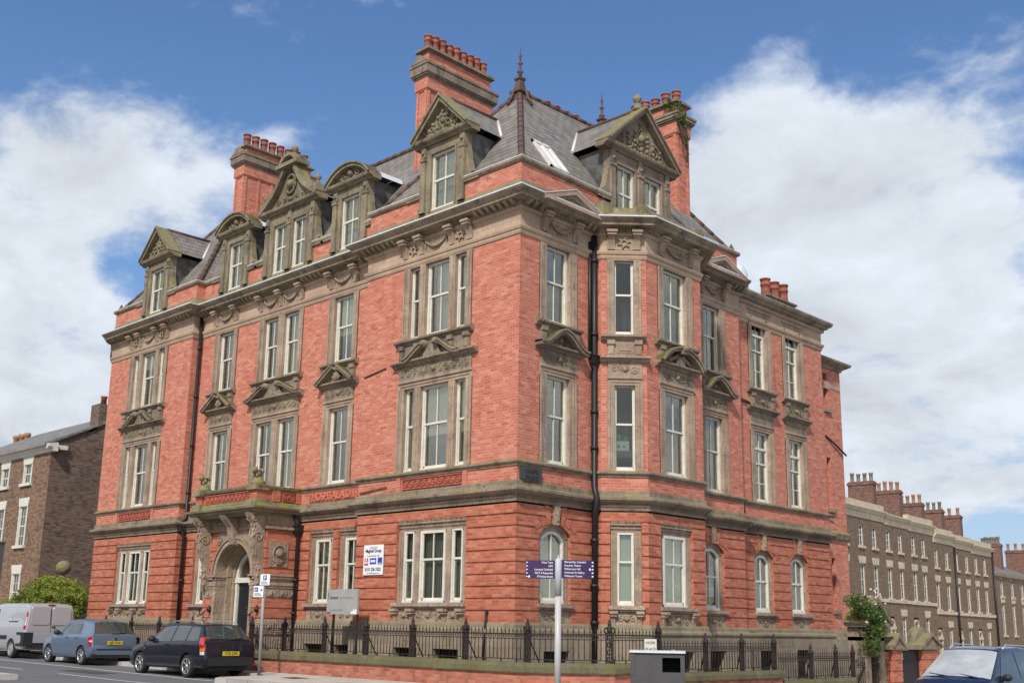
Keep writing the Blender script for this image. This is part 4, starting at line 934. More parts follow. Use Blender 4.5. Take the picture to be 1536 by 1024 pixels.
# ================================================================ dormers
def dormer(fr, c, hw, wins, zt, ped, chw, apex, zb=13.34, d=.02, ball=True, ext=.18):
    mb = MB(); u0, u1 = c-hw, c+hw
    zw1 = 15.12
    ed = [u0]+[x for w_ in wins for x in w_]+[u1]
    dr = -(zt-zE)/KS
    for k in range(0, len(ed), 2): mb.box(fr, ed[k], ed[k+1], d-.25, d, zb, zt)
    mb.box(fr, u0+.001, u1-.001, d-.24, d-.002, zw1, zt-.002)
    for k in range(0, len(ed), 2):
        a, b = ed[k], ed[k+1]
        if k == 0: b = a+.20
        elif k == len(ed)-2: a = b-.20
        else: a, b = (a+b)/2-.11, (a+b)/2+.11
        mb.box(fr, a, b, d, d+.07, zb, zw1-.12); mb.box(fr, a-.03, b+.03, d, d+.10, zb, zb+.16); mb.box(fr, a-.02, b+.02, d, d+.10, zw1-.16, zw1-.06); mb.box(fr, a, b, d, d+.06, zw1-.02, zt-.02)
        mb.ball(fr.p((a+b)/2, d+.08, zw1+.1), .06, 6)
    for w_ in wins: mb.box(fr, w_[0]-.08, w_[1]+.08, d, d+.03, zw1-.0, zw1+.07); mb.box(fr, w_[0]-.06, w_[0], d, d+.03, zb, zw1); mb.box(fr, w_[1], w_[1]+.06, d, d+.03, zb, zw1)
    # entablature
    mb.prismu(fr, [(-.25, zt), (d+.05, zt), (d+.08, zt+.05), (d+.20, zt+.09), (d+.22, zt+.15), (d+.22, zt+.18), (-.25, zt+.19)], c-chw, c+chw)
    zc = zt+.18
    # side scrolls
    for sg in (-1, 1):
        pts = [(c+sg*hw, zw1-.2), (c+sg*(hw+.06), zw1-.25), (c+sg*(hw+.10), zw1-.55), (c+sg*(hw+.20), zw1-.85), (c+sg*(hw+.42), zw1-1.05), (c+sg*(hw+.55), 13.9), (c+sg*(hw+.55), zb+.5), (c+sg*hw, zb+.5)]
        mb.prism(fr, pts if sg < 0 else pts[::-1], d-.22, d-.02); spiral(mb, fr, c+sg*(hw+.33), 13.98, d, .17, sg, .03, 1.3)
        mb.box(fr, c+sg*(hw+.0), c+sg*(hw+.60), d-.25, d+.05, 13.84, 13.92)
    if ped == 'tri':
        mb.ribbon(fr, [(c-chw-.02, zc), (c, apex), (c+chw+.02, zc)], -.15, -.25, d+.24); mb.ribbon(fr, [(c-chw, zc+.02), (c, apex+.03), (c+chw, zc+.02)], -.06, -.2, d+.30)
        mb.prism(fr, [(c-chw+.1, zc), (c+chw-.1, zc), (c, apex-.1)], -.2, d+.03)
        h = apex-zc
        for k in range(-3, 4):
            x = c+k*chw*.17; top = zc+h*(1-abs(k)*.17/1.0)*.72
            n = max(1, int((top-zc)/.16))
            for j in range(n): mb.ball(fr.p(x+rnd.uniform(-.03, .03), d+.05, zc+.10+j*.16), .055+.03*rnd.random(), 6)
        mb.ball(fr.p(c, d+.05, zc+h*.36), .085*chw, 8); mb.tube([fr.p(c+.13*chw*math.cos(a_*math.pi/5), d+.06, zc+h*.36+.16*chw*math.sin(a_*math.pi/5)) for a_ in range(11)], .03, 5); carving(mb, fr, c-chw*.62, c+chw*.62, zc+.06, zc+.06+h*.22, d+.04, 1.1)
        for sg in (-1, 1): spiral(mb, fr, c+sg*chw*.38, zc+h*.2, d+.06, .15*chw, sg, .03, 1.3)
    elif ped == 'seg':
        A_ = arc_pts(c-chw, c+chw, zc, apex, 14); mb.ribbon(fr, A_, -.15, -.25, d+.24); mb.ribbon(fr, A_, -.05, -.2, d+.30)
        mb.prism(fr, arc_pts(c-chw+.1, c+chw-.1, zc, apex-.1, 12), -.2, d+.03); h = apex-zc
        for sg in (-1, 1): spiral(mb, fr, c+sg*chw*.32, zc+h*.38, d+.06, .16, sg, .035, 1.3)
        mb.ball(fr.p(c, d+.06, zc+h*.45), .12, 8)
    elif ped == 'scroll':
        pl1 = []
        for k in range(13):
            s = k/12; x = chw*(1-.0)-(chw-.36)*s; z = zc+.06+(apex-zc)*(s**1.15)*(1-.25*math.sin(math.pi*s)); pl1.append((x, z))
        mb.ribbon(fr, [(c-x, z) for x, z in pl1], -.16, -.2, d+.24); mb.ribbon(fr, [(c+x, z) for x, z in pl1][::-1], -.16, -.2, d+.24)
        mb.prism(fr, [(c-x*.9, z-.04) for x, z in pl1]+[(c+x*.9, z-.04) for x, z in pl1][::-1], -.2, d+.02)
        mb.tube([fr.p(c+.27*math.cos(a_*math.pi/8), d+.08, zc+.75+.34*math.sin(a_*math.pi/8)) for a_ in range(17)], .045, 6); mb.ball(fr.p(c, d+.05, zc+.75), .18, 8)
        carving(mb, fr, c-.9, c+.9, zc+.05, zc+.38, d+.05, .9); mb.tube([fr.p(c-.1, d+.06, zc+1.1), fr.p(c, d+.1, zc+1.5), fr.p(c+.1, d+.06, zc+1.1)], .05, 5)
        A_ = arc_pts(c-.55, c+.55, apex+.10, apex+.48, 10); mb.box(fr, c-.62, c+.62, -.2, d+.34, apex-.02, apex+.12); mb.ribbon(fr, A_, -.12, -.2, d+.30); mb.prism(fr, A_, -.15, d+.1)
        mb.lathe(fr.p(c, d, apex+.46), [(.1, 0), (.05, .08), (.05, .14), (.13, .2), (.12, .3), (.04, .37)], 10)
        for sg in (-1, 1): mb.box(fr, c+sg*(chw-.18)-.13, c+sg*(chw-.18)+.13, -.1, d+.2, zc, zc+.32); mb.lathe(fr.p(c+sg*(chw-.18), d+.03, zc+.32), [(.11, 0), (.05, .08), (.05, .16), (.11, .22), (.1, .3), (.03, .36), (.01, .46)], 8)
    if ped == 'tri' and ball: mb.lathe(fr.p(c, -.05, apex-.02), [(.14, 0), (.12, .12), (.05, .18), (.05, .26), (.13, .32), (.14, .42), (.08, .5), (.02, .52)], 10)
    dm = mb.build('dormer', MAT['stone_dormer'] if fr is not B0 else MAT['stone_dark'], BLD)
    # cheeks and roof running back into the slope
    mb = MB()
    for u in (u0+.04, u1-.04): mb = MB(); mb.face([fr.p(u, d-.2, zE), fr.p(u, d-.2, zt+.1), fr.p(u, dr-.1, zt+.1)]); mb.build('cheek', MAT['leadcheek'], dm)
    mb = MB(); dA = -(apex-zE)/KS-.02; dE = -(zc-zE)/KS
    if ped in ('tri',):
        for sg in (-1, 1): mb.face([fr.p(c, -.2, apex-.02), fr.p(c+sg*(hw+.16), -.2, zc+.0), fr.p(c+sg*(hw+.16), dE-.02, zc+.0), fr.p(c, dA, apex-.02)])
        mb.build('dormer_roof', MAT['slate'], dm)
        l_ = MB()
        for sg in (-1, 1): l_.ribbon(Fr(fr.p(0, 0, 0)[:2], fr.t), [(0, 0), (.01, 0)], .001, 0, .001); l_.tube([fr.p(c, dA-.02, apex-.0), fr.p(c+sg*(hw+.16), dE-.04, zc+.03)], .05, 6)
        l_.build('dormer_flashing', MAT['lead'], dm)
        l_ = MB(); l_.tube([fr.p(c, -.2, apex+.0), fr.p(c, dA, apex+.0)], .06, 6); l_.build('dormer_ridge', MAT['ridge'], dm)
    elif ped == 'seg':
        A_ = arc_pts(c-hw-.15, c+hw+.15, zc, apex-.05, 12)
        for s in range(12):
            d0_, d1_ = -(A_[s][1]-zE)/KS-.03, -(A_[s+1][1]-zE)/KS-.03
            mb.face([fr.p(A_[s][0], -.2, A_[s][1]), fr.p(A_[s+1][0], -.2, A_[s+1][1]), fr.p(A_[s+1][0], d1_, A_[s+1][1]), fr.p(A_[s][0], d0_, A_[s][1])], True)
        mb.build('dormer_roof', MAT['lead'], dm)
    else:
        za = apex-.5; dA = -(za-zE)/KS
        for sg in (-1, 1): mb.face([fr.p(c, -.15, za), fr.p(c+sg*(hw+.16), -.15, zc), fr.p(c+sg*(hw+.16), dE, zc), fr.p(c, dA, za)])
        mb.build('dormer_roof', MAT['slate'], dm)
    for w_ in wins:
        f_ = MB(); a, b = w_; z0, z1 = zb+.02, zw1; dd = d-.16; t = .06; zm = (z0+z1)/2+.05
        f_.box(fr, a, a+t, dd, dd+.1, z0, z1); f_.box(fr, b-t, b, dd, dd+.1, z0, z1); f_.box(fr, a, b, dd, dd+.099, z1-t, z1); f_.box(fr, a, b, dd, dd+.12, z0, z0+.07)
        f_.box(fr, a+t, b-t, dd+.02, dd+.07, zm-.03, zm+.03); u = (a+b)/2; f_.box(fr, u-.014, u+.014, dd+.02, dd+.06, z0, z1); f_.box(fr, a+t, a+t+.03, dd+.01, dd+.05, z0, zm); f_.box(fr, b-t-.03, b-t, dd+.01, dd+.05, z0, zm)
        f_ = f_.build('window', MAT['white'], dm)
        g_ = MB(); g_.box(fr, a+.03, b-.03, dd+.028, dd+.036, z0, z1-.03); g_.box(fr, a, b, dd-.5, dd-.48, z0, z1)
        g2 = MB(); g2.box(fr, a+.03, b-.03, dd+.028, dd+.036, z0, z1-.03); g2.build('pane', MAT['glass'], dm)
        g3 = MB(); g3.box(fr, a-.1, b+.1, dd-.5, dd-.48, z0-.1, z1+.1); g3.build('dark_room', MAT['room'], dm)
        cc = MB(); cc.box(fr, a+.05, a+.05+(b-a)*(.45+.3*rnd.random()), dd-.06, dd-.05, z0, z1-.04); cc.build('curtain', MAT['curtain'], dm)
    return dm
dormer(A0, -19.72, .93, [(-20.22, -19.22)], 15.42, 'tri', 1.22, 16.82, ball=False)
dormer(AM, -14.64, .88, [(-15.10, -14.18)], 15.42, 'seg', 1.18, 16.18)
dormer(AM, -11.30, 1.42, [(-12.25, -11.47), (-11.12, -10.34)], 15.50, 'scroll', 1.72, 17.05)
dormer(AM, -7.93, .88, [(-8.40, -7.46)], 15.42, 'seg', 1.18, 16.18)
dormer(A0, -3.13, .93, [(-3.64, -2.62)], 15.42, 'tri', 1.22, 16.82, ball=False)
dormer(B0, 5.20, 1.45, [(4.10, 4.93), (5.43, 6.26)], 15.50, 'tri', 1.80, 17.28, zb=13.3)
# skylight on the side slope
q = MB(); g_ = MB(); 
def slope(y, x, lift=0.0): return (x+lift*.8, y, zE+KS*(-x-.12)+lift*.6)
S_ = [(-.28, 1.50), (-.28, 2.25), (-1.12, 2.25), (-1.12, 1.50)]
def quad_slab(mb, pts, l0, l1):
    a = [slope(y, x, l0) for x, y in pts]; b = [slope(y, x, l1) for x, y in pts]; mb.mesh(a+b, [(0, 1, 2, 3), (7, 6, 5, 4)]+[(i, (i+1) % 4, 4+(i+1) % 4, 4+i) for i in range(4)])
for (x0, x1, y0, y1) in ((-.36, -.28, 1.5, 2.25), (-1.12, -1.04, 1.5, 2.25), (-1.12, -.28, 1.5, 1.57), (-1.12, -.28, 2.18, 2.25), (-1.12, -.28, 1.85, 1.90)): quad_slab(q, [(x1, y0), (x1, y1), (x0, y1), (x0, y0)], 0, .10)
sk = q.build('skylight', MAT['white'], BLD); quad_slab(g_, [(-.34, 1.55), (-.34, 2.2), (-1.06, 2.2), (-1.06, 1.55)], .02, .06); g_.build('pane', plain('skylight_glass', (.75, .77, .78), .15), sk)
# ================================================================ drainpipes
def pipe(pts, r=.055, name='drainpipe', mat='iron', hop=None, col=()):
    mb = MB(); mb.tube(pts, r, 8)
    for (x, y, z) in col: mb.lathe((x, y, z-.05), [(r*1.3, 0), (r*1.3, .1)], 8)
    if hop:
        for (x, y, z) in hop: mb.lathe((x, y, z), [(.07, -.12), (.16, .02), (.16, .2), (.18, .21), (.18, .24)], 4, smooth=False, ax=(Vector((.7, .7, 0)), Vector((-.7, .7, 0)), Vector((0, 0, 1))))
    return mb.build(name, MAT[mat], BLD)
x, y = -16.50, .22; pipe([(x, y, 12.6), (x, y, 5.2), (x, y-.28, 4.95), (x, y-.02, 4.6), (x, y, .9)], .065, col=[(x, y, z) for z in (11.4, 9.6, 7.8, 6.1, 3.0)])
x, y = -9.62, .22; pipe([(x, y-.2, 4.9), (x, y, 4.55), (x, y, .6)], .055, hop=[(x, y, 4.35)], col=[(x, y, 2.9), (x, y, 1.9)])
x, y = .11, 2.93; pipe([(x, y, 12.5), (x, y, 9.2), (x, y, 5.35), (x+.22, y-.16, 5.0), (x+.02, y, 4.6), (x, y, .4)], .085, hop=[(x, y, 8.75)], col=[(x, y, z) for z in (11.75, 9.6, 7.4, 6.4, 3.9, 2.7, 1.75)])
x, y = .05, 2.80; pipe([(x, y, 12.3), (x, y, 8.9)], .045)
pipe([(-.20, 10.72, 5.55), (-.22, 10.74, 8.98), (-.22, 10.95, 9.10), (-.22, 11.4, 9.05)], .022); pipe([(-.1, 10.6, 5.6), (-.1, 10.62, 5.3)], .07)
pipe([(-.88, 17.7, 8.85), (-.82, 18.3, 8.6), (-.8, 19.1, 8.25)], .035); pipe([(-.88, 16.7, 5.75), (-.8, 17.9, 5.8)], .03)
pipe([(-.9, -.05, 1.95), (-.92, -.06, 2.0), (-.95, -.06, 1.6), (-.98, -.1, .3)], .035)
q = MB(); q.tube([(-6.35, -.03, 8.78), (-5.35, -.03, 8.93)], .02, 5); q.tube([(-6.3, -.04, 5.32), (-5.1, -.04, 5.42)], .02, 5); q.build('cable', MAT['ridge'], BLD)
# ================================================================ terracotta panels, lettering
def orn_panel(fr, u0, u1, z0, z1, d, n, mat='terracotta'):
    mb = MB(); mb.box(fr, u0, u1, d, d+.02, z0, z1); mb.box(fr, u0, u1, d+.02, d+.05, z1-.03, z1); mb.box(fr, u0, u1, d+.02, d+.05, z0, z0+.03); s = (u1-u0)/n
    for k in range(n):
        uc = u0+s*(k+.5); zc_ = (z0+z1)/2; r = min(s*.4, (z1-z0)*.36)
        mb.tube([fr.p(uc+r*math.cos(a_*math.pi/4), d+.03, zc_+r*math.sin(a_*math.pi/4)) for a_ in range(9)], .016, 4); mb.ball(fr.p(uc, d+.02, zc_), r*.35, 5)
        for q_ in (-1, 1): mb.tube([fr.p(uc+s/2, d+.03, zc_-r*.9), fr.p(uc+s/2, d+.03, zc_+r*.9)], .012, 4)
    return mb.build('terracotta_panel', MAT[mat], BLD)
orn_panel(A0, -4.42, -2.02, 5.28, 5.58, .0, 10); orn_panel(A0, -21.1, -18.7, 5.28, 5.58, .0, 10)
q = MB()
for x in (-4.56, -1.86, -21.25, -18.5): q.box(A0, x-.07, x+.07, 0, .05, 5.10, 5.62)
q.build('panel_pilaster', MAT['brick'], BLD)
q = MB(); q.box(AM, -9.25, -6.41, .0, .03, 5.27, 5.59)
tx = MB(); text_mesh(tx, AM, 'HOSPITAL.A.D.186', -9.10, 5.32, .045, .325, depth=.04, sx=.93, bold=.004)
ph_ = q.build('name_panel', MAT['terracotta'], BLD); tx.build('lettering', plain('terracotta_letter', (.62, .20, .12), .7, var=.2), ph_)
q = MB(); pts = []
for (cu, cz, a0) in ((.78, 5.52, 0), (.17, 5.52, 90), (.17, 5.30, 180), (.78, 5.30, 270)):
    for k in range(4): a_ = R(a0+k*30); pts.append((cu+.07*math.cos(a_), cz+.07*math.sin(a_)))
q.prism(B0, pts, .0, .09)
np_ = q.build('street_name_plate', plain('slate_plate', (.05, .052, .055), .6, var=.3), BLD, label='dark grey plate with raised letters HOPE PLACE')
tx = MB(); text_mesh(tx, B0, 'HOPE', .48, 5.43, .094, .15, 'CENTER', .012, 1.15, .003); text_mesh(tx, B0, 'PLACE', .48, 5.27, .094, .15, 'CENTER', .012, 1.15, .003); tx.build('lettering', plain('plate_letter', (.02, .02, .022), .5), np_)
# ================================================================ the porch
PY = -.85; PF = Fr((0, PY), (1, 0)); PS = Fr((-9.73, 0), (0, 1)); pc_ = -11.42; r0 = 1.0
q = MB()
for (a, b) in ((-13.15, pc_-r0-.0), (pc_+r0, -9.73)):
    for k, (z0, z1, s) in enumerate(((1.75, 2.02, 1), (2.06, 2.32, 1), (2.94, 3.2, 1), (3.24, 3.5, 1), (3.54, 3.80, 1), (3.84, 4.08, 1))):
        q.box(PF, a, b, -1.18, 0, z0, z1)
q.box(PF, -13.15+.03, pc_-r0-.03, -1.17, -.03, .3, 4.45); q.box(PF, pc_+r0+.03, -9.76, -1.17, -.03, .3, 4.45)
# parapet of the porch
for (x, y, w_) in ((-13.15, -1.12, .30), (-9.95, -1.12, .34),): q.box(Fr((x, y), (1, 0)), -w_/2-.03, w_/2+.03, -w_/2, w_/2, 5.26, 5.62)
q.box(Fr((0, -1.12), (1, 0)), -13.1, -9.95, -.25, .06, 5.26, 5.60); q.box(PS, -1.0, .35, -.3, -.03, 5.26, 5.60); q.box(PS, -.72, -.45, -.3, .02, 5.26, 5.60)
q.box(PS, .15, .35, -.3, .02, 5.26, 5.60); q.box(Fr((-13.15, 0), (0, 1)), -1.0, .35, -.1, .15, 5.26, 5.6)
por = q.build('porch', MAT['brick_rub'], BLD)
q = MB()
for (a, b) in ((-13.16, pc_-r0-.02), (pc_+r0-.0, -9.725)):
    for z0, z1 in ((1.10, 1.70), (2.36, 2.90)): pass
    for z0, z1 in ((.3, 1.2), (1.24, 1.72), (2.34, 2.62)):
        q.box(PF, a, b+.0, -1.185, .02, z0, z1)
        uc = (a+b)/2; zc_ = (z0+z1)/2; h = min(.13, (z1-z0)*.36)
        if z1-z0 < .6:
            q.prism(PF, [(uc-h*.6, zc_), (uc, zc_-h), (uc+h*.6, zc_), (uc, zc_+h)], .02, .045); q.box(PF, a+.05, b-.05, .02, .03, z1-.05, z1-.03); q.box(PF, a+.05, b-.05, .02, .03, z0+.03, z0+.05)
    for z0, z1, e_ in ((2.64, 2.72, .02), (2.72, 2.80, .05), (2.80, 2.92, .0), (2.92, 3.0, .06), (3.0, 3.05, .09)): q.box(PF, a-e_, b+e_, -1.19, e_, z0, z1)
for z0, z1 in ((1.24, 1.72), (2.34, 2.62)):
    for k in range(3):
        u = -.75+.4*k; q.box(PS, u, u+.34, .005, .03, z0+.05, z1-.05); q.lathe(PS.p(u+.17, .03, (z0+z1)/2), [(.07, 0), (.07, .02), (.03, .03)], 10, ax=(Vector((0, 1, 0)), Vector((0, 0, 1)), Vector((1, 0, 0))))
# arch, spandrels, reveals
A1 = [(pc_-r0*math.cos(math.pi*i/20), 3.05+r0*math.sin(math.pi*i/20)) for i in range(21)]
for i in range(20):
    (x0, y0), (x1, y1) = A1[i], A1[i+1]; q.prism(PF, [(x0, y0), (x1, y1), (x1, 4.44), (x0, 4.44)], -1.0, .0)
q.ribbon(PF, [(pc_-r0, 2.9)]+A1+[(pc_+r0, 2.9)], .12, .0, .06); q.ribbon(PF, [(x+(x-pc_)*.14, y+(y-3.05)*.14) for x, y in A1], .06, .0, .10)
for rr_, dd in ((.93, -.35), (.86, -.55)): 
    Ai = [(pc_-rr_*math.cos(math.pi*i/20), 3.02+rr_*math.sin(math.pi*i/20)) for i in range(21)]; q.ribbon(PF, [(pc_-rr_, .3)]+Ai+[(pc_+rr_, .3)], .16, -1.0, dd)
q.box(PF, -13.15, -9.73, -1.2, .0, 4.42, 4.90); q.box(PF, -13.2, -9.68, -1.2, .05, 4.42, 4.50); q.box(PF, pc_-r0-.12, pc_-r0+.02, -1.18, .03, .3, 3.05); q.box(PF, pc_+r0-.02, pc_+r0+.12, -1.18, .03, .3, 3.05)
carving(q, PF, pc_-1.25, pc_-.55, 4.52, 4.85, .03, .8); carving(q, PF, pc_+.55, pc_+1.25, 4.52, 4.85, .03, .8)
for sg in (-1, 1): q.tube([PF.p(pc_+sg*.92+.12*math.cos(a_*math.pi/5), .02, 4.15+.12*math.sin(a_*math.pi/5)) for a_ in range(11)], .03, 5); q.ball(PF.p(pc_+sg*.92, .02, 4.15), .06, 6)
# great scroll consoles
for u in (-13.0, -9.93):
    w_ = .26
    prof = [(.0, 2.55), (.06, 2.62), (.10, 2.8), (.14, 3.0), (.10, 3.15), (.14, 3.4), (.26, 3.65), (.36, 3.9), (.40, 4.15), (.36, 4.35), (.34, 4.45), (.42, 4.6), (.55, 4.75), (.62, 4.88), (0, 4.88)]
    q.prismu(PF, prof, u-w_/2, u+w_/2)
    for sg in (-1, 1):
        F2 = Fr(PF.p(u+sg*w_/2, 0, 0)[:2], (0, -1)); spiral(q, F2, .24, 4.15, .0, .17, 1, .03, 1.6); spiral(q, F2, .40, 4.72, .0, .12, -1, .025, 1.3); spiral(q, F2, .08, 2.98, .0, .1, 1, .02, 1.3)
    for k in range(9): q.box(PF, u-.10, u-.06, prof[2+k][0]-.05, prof[2+k][0]+.03, prof[2+k][1]-.04, prof[2+k][1]+.2); q.box(PF, u+.06, u+.10, prof[2+k][0]-.05, prof[2+k][0]+.03, prof[2+k][1]-.04, prof[2+k][1]+.2)
    for k in range(5): q.ball(PF.p(u, .12, 2.78-.05*k), .075-.008*k, 6)
# keystone
q.prismu(PF, [(0, 3.95), (.12, 4.0), (.2, 4.2), (.28, 4.5), (.5, 4.75), (.58, 4.88), (0, 4.88)], pc_-.16, pc_+.16)
q.build('porch_stonework', MAT['stone_carved'], por)
q = MB(); PP = [(-13.3, .35), (-13.3, -1.2), (-9.78, -1.2), (-9.78, .35)]
PPp = [(-13.15, .35), (-13.15, -1.20), (-9.78, -1.20), (-9.78, .35)]
sweep(q, PPp, [(-.5, 4.82), (.05, 4.83), (.1, 4.88), (.22, 4.91), (.24, 4.97), (.34, 5.0), (.36, 5.06), (.1, 5.10), (.04, 5.27), (-.5, 5.275)])
sweep(q, PPp, [(-.35, 5.60), (.06, 5.605), (.10, 5.66), (.12, 5.72), (0, 5.75), (-.35, 5.75)])
for u in (-13.15, -9.95): q.box(Fr((u, -1.12), (1, 0)), -.24, .24, -.24, .24, 5.05, 5.30); q.box(Fr((u, -1.12), (1, 0)), -.26, .26, -.24, .26, 5.58, 5.75)
q.box(Fr((0, -1.12), (1, 0)), -12.6, -10.3, -.3, .16, 5.03, 5.24)
for (x) in (-13.1, -9.98):
    q.lathe((x, -1.12, 5.74), [(.24, 0), (.22, .10), (.13, .2), (.11, .25)], 8)
q.build('porch_cornice', MAT['stone_moss'], por)
for (x) in (-13.1, -9.98):                                        # carved beasts on the parapet posts
    q = MB(); z = 5.97
    q.ball((x, -1.12, z+.13), .11, 8, 1.1); q.ball((x, -1.25, z+.22), .10, 8); q.ball((x+.02, -1.33, z+.19), .055, 6)
    for sg in (-1, 1): q.tube([(x+sg*.06, -1.12, z+.2), (x+sg*.17, -1.1, z+.24), (x+sg*.24, -1.1, z+.14)], .045, 6); q.tube([(x+sg*.05, -1.2, z+.1), (x+sg*.07, -1.22, z)], .04, 6)
    for sg in (-1, 1): q.ball((x+sg*.05, -1.22, z+.31), .03, 5)
    q.build('carved_finial', MAT['stone_dark'], por)
orn_panel(Fr((0, -1.18), (1, 0)), -12.85, -10.25, 5.29, 5.57, .01, 11).parent = por
orn_panel(PS, -.36, .1, 5.29, 5.57, -.025, 2).parent = por
q = MB(); q.box(PS, -.72, -.05, .0, .03, 3.28, 4.02)
q.tube([PS.p(-.38+.22*math.cos(a_*math.pi/8), .045, 3.68+.25*math.sin(a_*math.pi/8)) for a_ in range(17)], .03, 6); q.ball(PS.p(-.38, .03, 3.7), .15, 8); spiral(q, PS, -.38, 3.4, .04, .12, 1, .03); q.tube([PS.p(-.6, .04, 3.5), PS.p(-.38, .06, 3.36), PS.p(-.16, .04, 3.5)], .03, 5)
q.build('porch_plaque', MAT['stone_carved'], por)
# door
q = MB(); DF = Fr((0, PY+.62), (1, 0)); rd = .84
Ad = [(pc_-rd*math.cos(math.pi*i/18), 2.98+rd*math.sin(math.pi*i/18)) for i in range(19)]
q.ribbon(DF, [(pc_-rd, .3)]+Ad+[(pc_+rd, .3)], -.11, -.1, .0); q.box(DF, pc_-rd, pc_+rd, -.1, .03, 2.84, 3.0)
dr_ = q.build('door_frame', MAT['white'], por)
q = MB(); q.box(DF, pc_-rd, pc_+rd, -.12, -.08, .3, 2.84)
for k in (-1, 1):
    for z0, z1 in ((.9, 1.6), (1.7, 2.7)): q.box(DF, pc_+k*.38-.24, pc_+k*.38+.24, -.08, -.06, z0, z1)
q.build('door', MAT['door'], por)
q = MB(); q.prism(DF, Ad, -.08, -.07); q.build('fanlight', MAT['glass'], por)
q = MB(); q.box(DF, pc_-1, pc_+1, -.8, -.7, 2.8, 4.0); q.build('dark_room', MAT['room'], por)
q = MB(); text_mesh(q, DF, '4', pc_+.0, 3.1, -.055, .5, 'CENTER', .006); q.build('door_number', plain('gilt_number', (.4, .38, .33), .5), por)
q = MB()
for k in range(3): q.box(Fr((0, PY), (1, 0)), pc_-1.3, pc_+1.3, -1.5, .0+.3*k, -.2, 1.2-.3*k)
q.build('step', MAT['stone_moss'], por)
for u in (-12.75, -10.05):
    q = MB(); q.lathe(PF.p(u+.12, .05, 2.0), [(.05, -.1), (.06, .0), (.02, .12)], 6); q.tube([PF.p(u+.12, .02, 2.08), PF.p(u+.12, .22, 1.9), PF.p(u-.0, .25, 1.82), PF.p(u-.12, .24, 1.86), PF.p(u-.16, .24, 1.98)], .02, 6)
    q.ball(PF.p(u-.16, .24, 2.02), .05, 6); q.build('iron_bracket', MAT['iron'], por)
# ================================================================ ground
def sst(a, b, x): t = max(0, min(1, (x-a)/(b-a))); return t*t*(3-2*t)
def gz(x, y):
    z = .10+.009*max(0, min(40, -8-x))
    k = sst(1.6, 3.4, x) if y < 24 else sst(-30, -14, x)
    z -= k*(.048*max(0, min(12, y+2.5))+.03*max(0, min(60, y-9.5)))
    return z
def asphalt():
    k = MT('asphalt', .9); p = k.pos(); n_ = k.noise(p, 90, 3, .7); b_ = k.noise(p, .5, 5, .6)
    c = k.ramp(n_, [(.3, (.10, .10, .10)), (.7, (.19, .19, .19))]); c = k.mix(k.math('MULTIPLY', k.fac(b_, .4, .7), .5), c, (.11, .11, .112)); k.col(c); k.bump(n_, .3, .006); return k.m
def paving():
    k = MT('paving_slabs', .85); p = k.pos(); b = k.n('ShaderNodeTexBrick'); k.l(p, b.inputs['Vector']); b.inputs['Scale'].default_value = 1; b.inputs['Brick Width'].default_value = .9; b.inputs['Row Height'].default_value = .6; b.inputs['Mortar Size'].default_value = .008
    b.inputs['Color1'].default_value = (.62, .55, .46, 1); b.inputs['Color2'].default_value = (.52, .455, .38, 1); b.inputs['Mortar'].default_value = (.2, .17, .14, 1)
    c = k.mix(k.math('MULTIPLY', k.fac(k.noise(p, .9, 6, .65), .5, .68), .6), b.outputs['Color'], (.30, .22, .155)); c = k.mix(k.math('MULTIPLY', k.noise(p, 50, 2), .25), c, (.2, .18, .16)); k.col(c); return k.m
MAT['asphalt'] = asphalt(); MAT['paving'] = paving()
def kerbm():
    k = MT('kerb_stone', .85); p = k.pos(); b = k.n('ShaderNodeTexBrick'); k.l(p, b.inputs['Vector']); b.inputs['Scale'].default_value = 1; b.inputs['Brick Width'].default_value = .92; b.inputs['Row Height'].default_value = 7.0; b.inputs['Mortar Size'].default_value = .012
    b.inputs['Color1'].default_value = (.50, .47, .43, 1); b.inputs['Color2'].default_value = (.38, .36, .33, 1); b.inputs['Mortar'].default_value = (.1, .09, .08, 1)
    k.col(k.mix(k.math('MULTIPLY', k.fac(k.noise(p, 3, 6, .65), .45, .7), .5), b.outputs['Color'], (.2, .18, .15))); return k.m
MAT['kerb'] = kerbm(); MAT['line'] = plain('road_paint', (.62, .62, .60), .8, var=.25, vs=7)
MAT['soil'] = plain('yard_paving', (.16, .14, .115), .95, var=.5, vs=2)
mb = MB()
xs = [-1500, -400, -150]+[-90+3*i for i in range(25)]+[-15+.75*i for i in range(45)]+[20+4*i for i in range(12)]+[90, 200, 500, 1500]
ys = [-1500, -400, -120, -60, -40, -30, -24]+[-20+1.0*i for i in range(16)]+[-4+.5*i for i in range(30)]+[11+2*i for i in range(30)]+[75, 100, 150, 400, 1500]
vs = [(x, y, gz(x, y)-.004) for y in ys for x in xs]; n = len(xs)
mb.mesh(vs, [(j*n+i, j*n+i+1, (j+1)*n+i+1, (j+1)*n+i) for j in range(len(ys)-1) for i in range(n-1)], True)
o = mb.build('road', MAT['asphalt']); o['kind'] = 'structure'
KP = [((-70, -2.05), (-70, 1.5)), ((-23.3, -2.05), (-23.3, 1.5)), ((-23.0, -2.05), (-23.0, -.9)), ((-6.95, -2.05), (-6.95, -.9)), ((-6.55, -3.9), (-6.6, -.9)), ((-6.1, -4.35), (-6.2, -.9)), ((3.4, -4.4), (1.4, -.9)), ((4.8, -4.1), (1.7, -.8)), ((5.8, -3.2), (2.2, -.5)), ((6.1, -2.0), (2.6, 0)), ((6.2, 0), (2.75, .3)), ((6.3, 22), (2.75, 22)), ((-4, 60), (-16, 60)), ((-8, 110), (-21, 110))]
